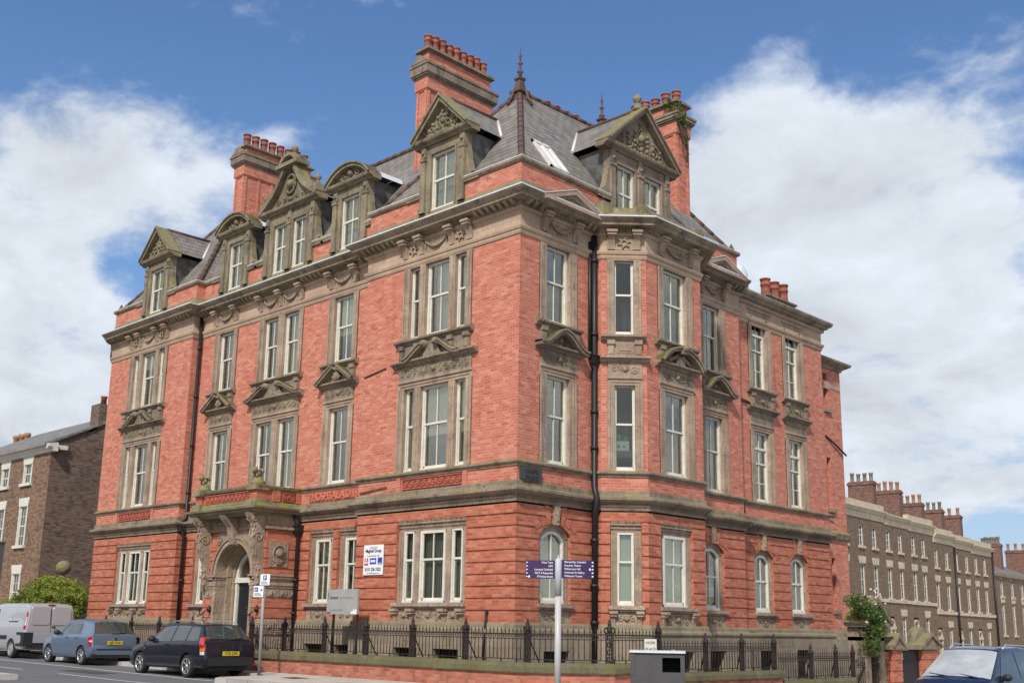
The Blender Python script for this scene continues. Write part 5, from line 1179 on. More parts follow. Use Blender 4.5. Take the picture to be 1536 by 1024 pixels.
def dense(P_, st=1.5):
    o_ = []
    for (a, b), (c, d) in zip(P_[:-1], P_[1:]):
        l_ = max(math.dist(a, c), math.dist(b, d)); m_ = max(1, int(l_/st))
        for i in range(m_): t = i/m_; o_.append(((a[0]+(c[0]-a[0])*t, a[1]+(c[1]-a[1])*t), (b[0]+(d[0]-b[0])*t, b[1]+(d[1]-b[1])*t)))
    return o_+[P_[-1]]
KD = dense(KP); H_ = .125
mb = MB(); kb = MB()
for i in range(len(KD)-1):
    (a, b), (c, d) = KD[i], KD[i+1]
    for s in range(3):
        q = []
        for (p0, p1, t) in ((a, b, s/3), (c, d, s/3), (c, d, (s+1)/3), (a, b, (s+1)/3)):
            x, y = p0[0]+(p1[0]-p0[0])*t, p0[1]+(p1[1]-p0[1])*t; q.append((x, y, gz(x, y)+H_))
        mb.face(q)
    def k4(p, r_):
        v = Vector((r_[0]-p[0], r_[1]-p[1])).normalized()*.15; o_ = (p[0]-v.x, p[1]-v.y); return [(p[0], p[1], gz(*p)+H_+.004), (o_[0], o_[1], gz(*p)+H_+.004), (o_[0]-v.x*.1, o_[1]-v.y*.1, gz(*p)-.02)]
    r1, r2 = k4(a, b), k4(c, d)
    for s in range(2): kb.face([r1[s], r2[s], r2[s+1], r1[s+1]])
o = mb.build('pavement', MAT['paving']); o['kind'] = 'structure'
o = kb.build('kerb', MAT['kerb']); o['kind'] = 'structure'
mb = MB(); mb.box(W0, -60, -9.6, 8.2, 22, .05, .24); mb.box(W0, -9.6, 40, 12.0, 40, .0, .17)
o = mb.build('far_pavement', MAT['paving']); o['kind'] = 'structure'
mb = MB(); mb.box(W0, -60, -9.45, 8.05, 8.2, .0, .243); mb.box(W0, -9.6, -9.45, 8.2, 12, .0, .243)
o = mb.build('far_kerb', MAT['kerb']); o['kind'] = 'structure'
def strip(mb, a, b, w_, lift=.004):
    n = max(1, int(math.dist(a, b)/1.0)); t = Vector((b[0]-a[0], b[1]-a[1])).normalized(); nn = Vector((-t.y, t.x))*w_/2
    for i in range(n):
        p, q = Vector(a).lerp(Vector(b), i/n), Vector(a).lerp(Vector(b), (i+1)/n)
        mb.face([(p.x-nn.x, p.y-nn.y, gz(*p)+lift), (q.x-nn.x, q.y-nn.y, gz(*q)+lift), (q.x+nn.x, q.y+nn.y, gz(*q)+lift), (p.x+nn.x, p.y+nn.y, gz(*p)+lift)])
mb = MB(); strip(mb, (-60, -4.02), (-7.0, -4.02), .13)
for k in range(9): strip(mb, (-12.3-5.9*k+.6, -6.0), (-12.3-5.9*k+4.1, -6.0), .11)
strip(mb, (-6.2, -6.0), (-9.0, -6.0), .11)
o = mb.build('road_marking', MAT['line']); o['kind'] = 'structure'
mb = MB(); mb.face([(-24, -.95, .2), (1.6, -.95, .2), (3.0, .5, .12), (3.0, 11.4, -.7), (3.0, 20, -.7), (-2, 20, -.7), (-2, 2, .1), (-24, 2, .2)]); o = mb.build('yard', MAT['soil']); o['kind'] = 'structure'
mb = MB()
for (x0, y0, x1, y1) in ((-13.5, -5.2, -11.2, -4.5), (-22, -7.6, -17.5, -6.7)):
    mb.face([(x0, y0, gz(x0, y0)+.003), (x1, y0, gz(x1, y0)+.003), (x1, y1, gz(x1, y1)+.003), (x0, y1, gz(x0, y1)+.003)])
o = mb.build('road_patch', plain('fresh_tar', (.07, .07, .072), .9, var=.3, vs=6)); o['kind'] = 'structure'
t = thing('drain_cover', 'rusty rectangular iron cover set in the pavement behind the parking pole', 'drain cover', (-5.2, -2.7, gz(-5.2, -2.7)+H_)); q = MB(); q.box(W0, -5.5, -4.9, 2.45, 2.95, .2, gz(-5.2, -2.7)+H_+.006)
for k_ in range(5): q.box(W0, -5.45+.12*k_, -5.38+.12*k_, 2.5, 2.9, .2, gz(-5.2, -2.7)+H_+.011)
q.build('cover', MAT['rustiron'], t)
# ================================================================ boundary wall and railings
def dwarf(pts, zb, zc, ch, label, thick=.34):
    t = thing('boundary_wall', label, 'wall', (pts[0][0], pts[0][1], zb))
    b = MB(); c = MB()
    sweep(b, pts, [(-thick/2-.1, zc), (0, zc), (0, zb), (-.05, zb)])
    sweep(c, pts, [(-.30, zc), (.05, zc), (.07, zc+.03), (.07, zc+ch*.62), (.02, zc+ch), (-.28, zc+ch), (-.34, zc+ch*.6), (-.34, zc)])
    b.build('brick_wall', MAT['brick_wall'], t); c.build('coping', MAT['coping_moss'], t); return t
F1 = [(-9.9, -1.30), (1.65, -1.30), (3.05, .10), (3.05, 2.15)]
dwarf(F1, -.25, .585, .24, 'low red brick wall with mossy stone coping in front of the corner building')
dwarf([(-23.0, -1.30), (-12.9, -1.30)], 0, .56, .24, 'low brick wall with mossy coping behind the parked cars')
dwarf([(3.05, 2.2), (3.05, 7.35)], -.6, .37, .22, 'second step of the low mossy-coped wall down the side street')
dwarf([(3.05, 7.4), (3.05, 11.45)], -.9, .10, .22, 'lowest step of the low mossy-coped wall, farthest down the side street')
def post(par, fr, u, z0, z1, w_=.15, fin=True):
    mb = MB()
    for s in (-1, 1): mb.box(fr, u+s*w_/2-.022, u+s*w_/2+.022, -.02, .02, z0, z1)
    n = max(2, int((z1-z0)/.16)); s_ = (z1-z0)/n
    for k in range(n):
        zc_ = z0+s_*(k+.5); mb.tube([fr.p(u+w_*.33*math.cos(a_*math.pi/4), 0, zc_+s_*.4*math.sin(a_*math.pi/4)) for a_ in range(9)], .016, 4)
        mb.box(fr, u-.016, u+.016, -.012, .012, z0+s_*k, z0+s_*(k+1))
    for s in (-1, 1): mb.tube([fr.p(u+s*w_*.5, 0, z1), fr.p(u+s*w_*.8, 0, z1+.05), fr.p(u+s*w_*.7, 0, z1+.12), fr.p(u+s*w_*.3, 0, z1+.14)], .022, 5)
    mb.box(fr, u-w_*.5, u+w_*.5, -.035, .035, z1-.02, z1+.03); mb.lathe(fr.p(u, 0, z1+.02), [(.05, 0), (.07, .08), (.035, .14), (.05, .18), (.025, .23), (.035, .26), (.004, .30)], 8)
    mb.tube([fr.p(u, -.03, z0+.55), fr.p(u+.14, -.25, z0)], .018, 5)
    mb.build('post', MAT['rustiron'], par)
def railing(fr, u0, u1, zb, zt, posts, label, grp='iron railings round the building'):
    t = thing('iron_railing', label, 'railing', fr.p(u0, 0, zb), grp)
    r_ = MB(); r_.box(fr, u0, u1, -.02, .02, zt-.02, zt); r_.box(fr, u0, u1, -.02, .02, zt-.13, zt-.11); r_.box(fr, u0, u1, -.015, .015, zb+.05, zb+.07); r_.build('rail', MAT['rustiron'], t)
    b = MB(); n = int((u1-u0)/.125)
    for k in range(n+1):
        u = u0+(u1-u0)*k/n
        if any(abs(u-p) < .10 for p in posts): continue
        b.tube([fr.p(u, 0, zb+.05), fr.p(u, 0, zt+.05)], .0105, 5); b.tube([fr.p(u, 0, zt+.05), fr.p(u, 0, zt+.09), fr.p(u, 0, zt+.155)], .02, 5, taper=.12)
        if k % 4 == 0: b.box(fr, u-.012, u+.012, -.012, .012, zb-.03, zb+.06)
        b.ball(fr.p(u+.0625*(u1-u0)/n/.125, 0, zt-.065), .026, 4)
    b.build('bars', MAT['rustiron'], t)
    for p in posts: post(t, fr, p, zb, zt+.02)
    return t
FA = Fr((0, -1.44+.0), (1, 0)); FA = Fr((0, -1.18), (1, 0))
railing(FA, -9.8, 1.60, .83, 1.465, [-9.7, -8.0, -6.1, -4.28, -2.42, -.48, 1.56], 'long rusty black railing before the main front, right of the doorway')
railing(FA, -22.9, -13.0, .80, 1.44, [-22.8, -20.9, -19.0, -17.1, -15.2, -13.1], 'black railing behind the parked cars, left of the doorway')
railing(Fr((1.60, -1.18), (1, 1)), 0, 1.90, .83, 1.465, [1.84], 'short railing across the cut-off corner behind the signpost')
FB = Fr((2.93, 0), (0, 1))
railing(FB, .16, 1.98, .83, 1.465, [1.93], 'short upper railing beside the litter bin')
railing(FB, 2.05, 7.25, .60, 1.215, [3.9, 5.55, 7.15], 'middle length of stepped railing down the side street')
railing(FB, 7.35, 11.7, .33, .94, [9.1, 10.55, 11.6], 'lower length of stepped railing near the end of the brick building')
railing(FB, 11.8, 13.95, .0, .72, [], 'lowest black railing in front of the ivy-topped doorway')
# ================================================================ ivy doorway, yard gate
t = thing('stone_doorway', 'old weathered stone doorway with a triangular pediment half covered in ivy', 'doorway', (2.6, 12.9, -.8))
D_ = Fr((3.0, 0), (0, 1)); q = MB()
q.box(D_, 12.35, 12.62, -.6, 0, -.9, 1.5); q.box(D_, 13.28, 13.55, -.6, 0, -.9, 1.5); q.box(D_, 12.35, 13.55, -.6, .0, 1.38, 1.8); q.box(D_, 12.2, 13.9, -.6, .12, 1.80, 1.93); q.box(D_, 12.62, 13.28, -.6, -.5, -.9, 1.4)
q.prism(D_, [(12.15, 1.93), (13.95, 1.93), (13.0, 2.75)], -.6, .02); q.ribbon(D_, [(12.1, 1.93), (13.0, 2.72), (13.98, 1.93)], -.12, -.6, .16)
q.build('stonework', MAT['stone_dark'], t); q = MB(); q.box(D_, 12.62, 13.28, -.35, -.3, -.9, 1.38); q.build('door', MAT['door'], t); q = MB(); q.box(D_, 12.98, 13.16, -.3, -.28, .2, .4); q.build('notice', plain('pale_notice', (.4, .55, .5), .6), t)
q = MB(); q.box(Fr((-.9, 19.12), (0, 1)), 0, .85, -1.5, 0, -1.5, 2.8); q.box(Fr((-.9, 19.12), (0, 1)), -.04, .9, -1.5, .06, 2.8, 2.92); o = q.build('yard_building', MAT['brick_gable']); tag(o, 'narrow dark brick strip of building between red wall and ivy doorway', 'building')
t = thing('yard_wall', 'red brick yard wall with stone-capped piers beside the black gate', 'wall', (3.0, 14.4, -.8))
Y_ = Fr((2.95, 0), (0, 1)); q = MB()
for (a, b) in ((14.2, 14.85), (16.4, 17.6)):
    for k in range(6): q.box(Y_, a, b, -.5, 0, -.9+.34*k, -.9+.34*k+.31)
    q.box(Y_, a+.02, b-.02, -.48, -.02, -.9, 1.1)
q.box(Y_, 13.6, 14.2, -.4, -.12, -.9, 1.05); q.build('brick_pier', MAT['brick_rub'], t)
q = MB(); q.box(Y_, 13.55, 17.7, -.55, .08, 1.12, 1.25)
for (a, b, h) in ((14.1, 14.95, .32), (16.2, 17.75, .36)): q.prism(Y_, [(a, 1.25), (b, 1.25), ((a+b)/2, 1.25+h)], -.5, .05); q.ribbon(Y_, [(a-.05, 1.25), ((a+b)/2, 1.25+h+.06), (b+.05, 1.25)], -.1, -.5, .12)
q.prism(Y_, arc_pts(16.3, 17.6, 1.25, 1.85, 10), -.5, -.2); q.build('pier_cap', MAT['stone_dormer'], t)
t = thing('yard_gate', 'tall plain black boarded gate with a white sticker between brick piers', 'gate', (2.8, 15.6, -.8)); q = MB()
for k in range(9): q.box(Fr((2.8, 0), (0, 1)), 14.87+k*.168, 14.87+(k+1)*.168-.008, -.06, 0, -.9, 1.08)
q.box(Fr((2.8, 0), (0, 1)), 14.86, 16.39, -.09, -.05, -.85, 1.05); q.build('boards', MAT['iron'], t); q = MB(); q.box(Fr((2.8, 0), (0, 1)), 15.02, 15.2, .0, .01, .78, 1.0); q.build('sticker', MAT['white'], t)
# ================================================================ terrace down the side street
TD = Vector((-.094, .9956)).normalized(); TF = Fr((-18, 54), (TD.x, TD.y))
tw_r = random.Random(9)
MAT['stucco'] = plain('cream_stucco', (.62, .52, .37), .8, var=.2, vs=2)
def terrace(s0, s1, z0, zc, zpar, winx, winw, floors, doors, label, stacks, band=None, tiles=True, gw=()):
    t = thing('terraced_house', label, 'house', TF.p(s0, 0, -2), 'brown brick terraced houses down the side street')
    ops = []
    for x in winx:
        for (a, b) in floors: ops.append((x-winw/2, x+winw/2, a, b))
    gz0, gz1 = z0, 2.9
    for x in gw: ops.append((x-winw/2, x+winw/2, gw_z[0], gw_z[1]))
    for x in doors: ops.append((x-.55, x+.55, -1.5, gw_z[1]-.05))
    w_ = MB(); wall_faces(w_, TF, s0, s1, -4, zc-.1, 0, ops, .22); w_.face([TF.p(s0, 0, -4), TF.p(s0, 0, zc), TF.p(s0, -9, zc), TF.p(s0, -9, -4)]); w_.face([TF.p(s1, 0, -4), TF.p(s1, 0, zc), TF.p(s1, -9, zc), TF.p(s1, -9, -4)])
    w_.build('wall', MAT['brick_terrace'], t)
    c_ = MB()
    if zpar > zc+.05: c_.prismu(TF, [(0, zc-.68), (.06, zc-.66), (.06, zc-.26), (.2, zc-.2), (.24, zc-.1), (.34, zc), (.34, zc+.08), (.05, zc+.1), (.05, zpar), (-.3, zpar), (-.3, zc-.68)], s0, s1)
    else: c_.prismu(TF, [(0, zc-.25), (.2, zc-.1), (.28, zc), (-.1, zc)], s0, s1)
    if band: c_.box(TF, s0, s1, 0, .08, band-.12, band+.12)
    c_.build('cornice', MAT['stucco'], t)
    r_ = MB(); r_.face([TF.p(s0, .05, zc), TF.p(s1, .05, zc), TF.p(s1, -4.5, zc+1.6+.3), TF.p(s0, -4.5, zc+1.9)]); r_.face([TF.p(s0, -9, zc), TF.p(s1, -9, zc), TF.p(s1, -4.5, zc+1.9), TF.p(s0, -4.5, zc+1.9)]); r_.build('roof', MAT['slate'], t)
    for (a, b, zt, mt, np2) in stacks:
        k_ = MB(); a = b-.75; k_.box(TF, a, b, -4.05, -2, zc, zt); k_.box(TF, a-.07, b+.07, -4.12, -1.93, zt-.3, zt-.12); k_ = k_.build('chimney', MAT['brick_stack'], t)
        for j in range(np2):
            p = MB(); c0 = TF.p(a+.37, -2.25-1.55*j/(max(1, np2-1)), zt-.02); h = .78 if mt != 'pot_grey' else .72; h *= tw_r.uniform(.9, 1.08)
            p.lathe(c0, [(.17, 0), (.15, .1), (.14, h*.75), (.17, h*.78), (.18, h)], 10); p.build('chimney_pot', MAT[mt], k_)
    allw = [(x, a, b) for x in winx for a, b in floors]+[(x, gw_z[0], gw_z[1]) for x in gw]
    for (x, a, b) in allw:
        f_ = MB(); u0, u1 = x-winw/2, x+winw/2; d = -.16
        f_.box(TF, u0, u0+.09, d, d+.08, a, b); f_.box(TF, u1-.09, u1, d, d+.08, a, b); f_.box(TF, u0, u1, d, d+.07, b-.08, b); f_.box(TF, u0, u1, d, d+.09, a, a+.09); zm = (a+b)/2; f_.box(TF, u0, u1, d+.01, d+.06, zm-.035, zm+.035)
        f_.box(TF, x-.018, x+.018, d+.02, d+.05, a, b); f_.box(TF, u0, u1, d+.02, d+.05, (a+zm)/2-.016, (a+zm)/2+.016); f_.box(TF, u0, u1, d+.02, d+.05, (b+zm)/2-.016, (b+zm)/2+.016)
        f_ = f_.build('window', MAT['white'], t); g_ = MB(); g_.box(TF, u0+.03, u1-.03, d+.02, d+.03, a, b-.03); g_.build('pane', MAT['carglass'] if 'carglass' in MAT else MAT['glass'], f_)
        if (a, b) == floors[0] or (a, b) == tuple(gw_z): ln = MB(); ln.prism(TF, [(x-winw/2-.1, b), (x+winw/2+.1, b), (x+winw/2+.22, b+.5), (x-winw/2-.22, b+.5)], 0, .025); ln.build('lintel', MAT['stucco'], f_)
        if (a, b) != tuple(gw_z): ln = MB(); ln.box(TF, x-winw/2-.12, x+winw/2+.12, -.2, .1, a-.16, a); ln.build('sill', MAT['stucco'], f_)
    for x in doors:
        f_ = MB(); zt = gw_z[1]-.05; f_.box(TF, x-.5, x-.36, -.16, .03, -1.5, zt-.75); f_.box(TF, x+.36, x+.5, -.16, .03, -1.5, zt-.75); f_.box(TF, x-.58, x+.58, -.16, .06, zt-.95, zt-.70)
        A_ = [(x-.55*math.cos(math.pi*i/10), zt-.7+.55*math.sin(math.pi*i/10)) for i in range(11)]; f_.ribbon(TF, A_, -.12, -.16, .0); f_.build('door_surround', MAT['stucco'], t)
        f_ = MB(); f_.box(TF, x-.36, x+.36, -.2, -.15, -1.5, zt-.9); f_.build('door', MAT['white'] if int(x*7) % 2 else MAT['door'], t); f_ = MB(); f_.prism(TF, [(x-.5, zt-.7)]+[(x-.45*math.cos(math.pi*i/10), zt-.7+.45*math.sin(math.pi*i/10)) for i in range(11)]+[(x+.5, zt-.7)], -.15, -.14); f_.build('fanlight', MAT['carglass'] if 'carglass' in MAT else MAT['glass'], t)
def carglass(name='dark_reflecting_glass', c=(.02, .025, .025)):
    k = MT(name, .03, c); k.b.inputs['Specular IOR Level'].default_value = 1.0; k.b.inputs['IOR'].default_value = 1.6; return k.m
MAT['carglass'] = carglass()
gw_z = (1.0, 2.95)
terrace(-4.5, 5.0, 4, 10.4, 10.95, [-2.6, .38, 2.93], .95, [(4.2, 6.5), (7.72, 9.24)], [], 'nearest brown brick terraced house, cream parapet, partly hidden by the red building', [(0, 9.28, 13.45, 'pot_grey', 4)], 4.02, gw=[2.6])
terrace(5.0, 10.0, 4, 10.3, 10.42, [5.70, 8.20], .95, [(4.2, 6.5), (7.72, 9.24)], [5.7], 'second terraced house down the street, with buff pots and a low white eaves band', [(0, 15.09, 13.35, 'pot_buff', 4)], 4.02, gw=[8.2])
terrace(10.0, 15.9, 4, 10.24, 10.8, [11.15, 13.48], .95, [(4.2, 6.5), (7.72, 9.24)], [10.9], 'third terraced house, last before the cream string band steps down', [(0, 20.4, 12.8, 'pot_buff', 4)], 4.0, gw=[13.5])
gw_z = (.55, 2.25)
terrace(15.9, 21.0, 4, 9.75, 10.3, [16.5, 19.2], .95, [(3.65, 5.9), (7.05, 8.6)], [16.3], 'fourth terraced house, beyond the step in the cream band', [(0, 25.7, 12.7, 'pot_grey', 4)], 3.4, gw=[19.1])
terrace(21.0, 26.0, 4, 9.6, 10.1, [21.8, 24.6], .95, [(3.65, 5.9), (7.05, 8.6)], [21.6], 'fifth terraced house, with a dark drainpipe on its left edge', [(0, 30.9, 12.65, 'pot_buff', 3)], 3.38, gw=[24.4])
terrace(26.0, 32.2, 4, 9.45, 10.0, [27.3, 29.9], .95, [(3.65, 5.9), (7.05, 8.6)], [27.2], 'sixth terraced house, tall end of the row before the lower houses', [], 3.37, gw=[29.9])
gw_z = (.2, .9)
terrace(32.2, 44.0, 4, 7.4, 7.4, [34.9, 38.5, 42.0], 1.05, [(1.7, 4.7), (5.3, 7.0)], [], 'lower slate-roofed brick house at the far right with white window reveals', [(0, 43.6, 10.85, 'pot_grey', 6)], None)
terrace(44.0, 60.0, 4, 7.2, 7.2, [46, 50, 54], 1.05, [(1.7, 4.7), (5.3, 6.9)], [], 'farthest house at the right edge of the picture', [(0, 53, 10.8, 'pot_buff', 3)], None)
q = MB(); q.tube([TF.p(21.0, .12, 9.0), TF.p(21.0, .12, -2)], .09, 6); q.tube([TF.p(32.1, .12, 9.4), TF.p(32.1, .12, -2)], .09, 6); q.build('drainpipe', MAT['iron'], bpy.data.objects['terraced_house.004'])
# ================================================================ brown brick house at the left
LX, LY = -32.6, 2.0; t = thing('brick_house', 'brown brick Georgian house with dark gable end and white window lintels', 'house', (LX, LY, .3))
LF = Fr((0, LY), (1, 0)); LG = Fr((LX, 0), (0, 1))
cols = [-35.05, -37.75, -40.4]; fl3 = [(8.05, 8.97), (5.05, 6.92), (2.0, 3.7)]; ops = [(c-.48, c+.48, a, b) for c in cols for a, b in fl3]
q = MB(); wall_faces(q, LF, -46, LX, 0, 9.55, 0, ops, .15); q.build('wall', MAT['brick_brown'], t)
q = MB(); q.face([LG.p(LY, 0, 0), LG.p(11.5, 0, 0), LG.p(11.5, 0, 9.5), LG.p(6.8, 0, 12.15), LG.p(LY, 0, 9.6)]); q.build('gable_wall', MAT['brick_gable'], t)
q = MB(); q.prismu(LF, [(0, 9.35), (.1, 9.37), (.12, 9.5), (.3, 9.58), (.32, 9.7), (-.1, 9.78), (-.1, 9.35)], -46, LX+.9-.4); q.box(LG, 1.7, 2.7, 0, .2, 9.5, 9.7); q.build('cornice', MAT['white'], t)
q = MB(); k_ = (12.15-9.7)/4.8; a = .15
q.prismu(Fr((0, 0), (1, 0)), [(-1.6, 9.62), (-6.8, 12.2), (-6.8, 12.3), (-1.6, 9.74)], -46, LX+.12); q.prismu(Fr((0, 0), (1, 0)), [(-11.6, 9.5), (-6.8, 12.2), (-6.8, 12.3), (-11.6, 9.62)], -46, LX+.12); q.build('roof', MAT['slate'], t)
q = MB(); q.box(Fr((0, 4.5), (1, 0)), LX-.9, LX+.02, -.9, .35, 9.8, 12.05); q = q.build('chimney', MAT['brick_gable'], t); p = MB(); p.lathe((LX-.25, 4.45, 12.03), [(.14, 0), (.14, .35), (.17, .38), (.17, .44)], 10); p.build('chimney_pot', MAT['pot'], q)
for c in cols:
    for a, b in fl3:
        f_ = MB(); u0, u1 = c-.4, c+.4; d = -.13
        f_.box(LF, u0, u0+.05, d, d+.08, a, b); f_.box(LF, u1-.05, u1, d, d+.08, a, b); f_.box(LF, u0, u1, d, d+.07, b-.06, b); zm = (a+b)/2; f_.box(LF, u0, u1, d+.01, d+.06, zm-.03, zm+.03)
        for qx in (-.13, .13): f_.box(LF, c+qx-.012, c+qx+.012, d+.02, d+.05, a, b)
        n = 2 if b-a < 1.2 else 4
        for j in range(1, n): f_.box(LF, u0, u1, d+.022, d+.048, a+(b-a)*j/n-.012, a+(b-a)*j/n+.012)
        f_ = f_.build('window', MAT['white'], t); g_ = MB(); g_.box(LF, u0, u1, d+.025, d+.035, a, b); g_.build('pane', MAT['carglass'], f_)
        q = MB(); q.prism(LF, [(c-.52, b), (c+.52, b), (c+.62, b+.42), (c-.62, b+.42)], 0, .03); q.build('lintel', MAT['white'], f_); q = MB(); q.box(LF, c-.62, c+.62, -.1, .12, a-.14, a); q.build('sill', MAT['white'], f_); q = MB(); q.box(LF, c-.50, c-.40, -.14, .01, a, b); q.box(LF, c+.40, c+.5, -.14, .01, a, b); q.build('reveal', MAT['white'], f_)
t = thing('far_house', 'chimney and brick top of a house farther left behind the brown house', 'house', (-55, 9, .5)); q = MB(); q.box(Fr((0, 8), (1, 0)), -57, -51.2, -1.4, 0, 9, 12.3); q.box(Fr((0, 8), (1, 0)), -70, -47, -9, -.5, 0, 10); s_ = q.build('chimney', MAT['brick_stack'], t)
for x in (-53.5, -52.6, -51.8, -50.4): p = MB(); p.lathe((x, 8.5, 12.25 if x < -51 else 11.8), [(.2, 0), (.17, .1), (.16, .75), (.22, .8), (.22, 1.0)], 10); p.build('chimney_pot', MAT['pot_buff'] if x < -51 else MAT['pot_grey'], s_)
# ================================================================ signs and street furniture
MAT['galv'] = plain('grey_pole', (.30, .30, .30), .5, var=.12); MAT['purple'] = plain('purple_sign', (.045, .018, .085), .4); MAT['wtext'] = plain('white_lettering', (.85, .85, .85), .5); MAT['btext'] = plain('dark_lettering', (.03, .03, .04), .6)
MAT['blue'] = plain('sign_blue', (.02, .06, .35), .5); MAT['red'] = plain('sign_red', (.45, .03, .05), .5); MAT['sheet'] = plain('white_sheet', (.80, .80, .80), .5)
fx, fy = 5.58, -4.66; t = thing('fingerpost', 'pale grey pedestrian signpost carrying two purple finger boards', 'signpost', (fx, fy, gz(fx, fy)+.12)); q = MB()
q.lathe((fx, fy, gz(fx, fy)+.1), [(.058, 0), (.058, 1.95)], 24); q.build('pole', plain('painted_post', (.50, .48, .46), .4, var=.1, vs=3), t); q = MB(); q.lathe((fx, fy, 2.16), [(.062, 0), (.062, .655), (.05, .67), (.018, .68), (.008, .74)], 24); q.build('pole_head', plain('aluminium_head', (.50, .50, .52), .5), t)
IR = (math.cos(yaw), math.sin(yaw))
FL = Fr((fx, fy), (math.cos(yaw-.06), math.sin(yaw-.06))); FR_ = Fr((fx, fy), (math.cos(yaw+.10), math.sin(yaw+.10)))
b = MB(); b.box(FL, -.60, -.055, -.008, .008, 2.47, 2.80); b = b.build('finger_board', MAT['purple'], t); tx = MB()
for k, s in enumerate(('China Town', 'LIPA', 'Liverpool Cathedral', 'FACT & Ropewalks', '19 Rodney Street')):
    z = 2.745-.0635*k; text_mesh(tx, FL, s, -.10, z, .011, .052, 'RIGHT', .003, .80, .0004); tx.prism(FL, [(-.585, z), (-.555, z+.014), (-.585, z+.03)], .008, .011); tx.box(FL, -.59, -.58, .008, .011, z+.005, z+.025)
tx.box(FL, -.548, -.52, .008, .011, 2.745-.254-.004, 2.745-.254+.034); tx.build('lettering', MAT['wtext'], b)
b = MB(); b.box(FR_, .055, .66, -.008, .008, 2.485, 2.815); b = b.build('finger_board', MAT['purple'], t); tx = MB()
for k, s in enumerate(('Metropolitan Cathedral', 'Everyman Theatre', 'Philharmonic Hall', 'University Art Gallery', 'Williamson Tunnels')):
    z = 2.762-.0635*k; text_mesh(tx, FR_, s, .11, z, .011, .052, 'LEFT', .003, .80, .0004); tx.prism(FR_, [(.64, z), (.61, z+.014), (.64, z+.03)], .008, .011); tx.box(FR_, .64, .65, .008, .011, z+.005, z+.025)
tx.box(FR_, .57, .60, .008, .011, 2.762-.127-.004, 2.762-.127+.034); tx.build('lettering', MAT['wtext'], b)
# litter bin
bx_, by_ = 8.98, -6.23; BF_ = Fr((bx_, by_), (math.cos(yaw-.16), math.sin(yaw-.16))); z0 = gz(bx_, by_); t = thing('litter_bin', 'dark grey square litter bin with a silver rim and black mouth', 'litter bin', (bx_, by_, z0)); q = MB()
MAT['binp'] = plain('bin_paint', (.075, .07, .07), .5, var=.15, vs=5); hw = .385; zt = 1.285
wall_faces(q, BF_, -hw, hw, z0, zt-.03, .25, [(-.02+.09, .335, .98, 1.19)], .04)
for s in (-1, 1): q.box(BF_, s*hw-.012, s*hw+.012, -.25, .249, z0, zt-.03)
q.box(BF_, -hw, hw, -.26, -.24, z0, zt-.03); q.box(BF_, -hw-.004, hw+.004, .25, .262, z0, .915); q.box(BF_, -hw-.004, -hw+.05, .25, .262, .92, zt-.03); q.lathe(BF_.p(.23, .25, 1.232), [(.008, 0), (.008, .004)], 8, ax=(Vector((BF_.t[0], BF_.t[1], 0)), Vector((0, 0, 1)), Vector((BF_.n[0], BF_.n[1], 0))))
q.build('body', MAT['binp'], t); q = MB(); q.box(BF_, -hw-.025, hw+.025, -.29, .285, zt-.03, zt); q.build('rim', MAT['lead'], t); q = MB(); q.box(BF_, .05, .36, .0, .02, .9, 1.22); q.build('liner', plain('black_liner', (.004, .004, .004), .9), t)
q = MB(); q.box(BF_, .20, .26, -.2, .1, zt, zt+.015); o = q.build('litter', plain('tan_scrap', (.4, .32, .2), .8)); tag(o, 'scrap of buff litter lying on top of the bin', 'litter')
# street sign
S_ = Fr((2.80, -.35), (math.cos(yaw-.2), math.sin(yaw-.2))); S_ = Fr((3.26, .95), (math.cos(yaw), math.sin(yaw))); t = thing('street_sign', 'small white street name sign reading HOPE PLACE behind the bin', 'sign', (3.26, .95, 0)); q = MB(); q.box(S_, 0, .28, -.01, .01, 1.03, 1.385); q.build('plate', plain('cream_sign', (.6, .58, .5), .5), t)
q = MB(); text_mesh(q, S_, 'HOPE', .14, 1.27, .012, .085, 'CENTER', .003, 1, .001); text_mesh(q, S_, 'PLACE', .14, 1.13, .012, .085, 'CENTER', .003, 1, .001); q.build('lettering', MAT['btext'], t); q = MB()
for u in (.03, .25): q.tube([S_.p(u, -.03, 0), S_.p(u, -.03, 1.36)], .02, 6)
q.build('post', MAT['galv'], t)
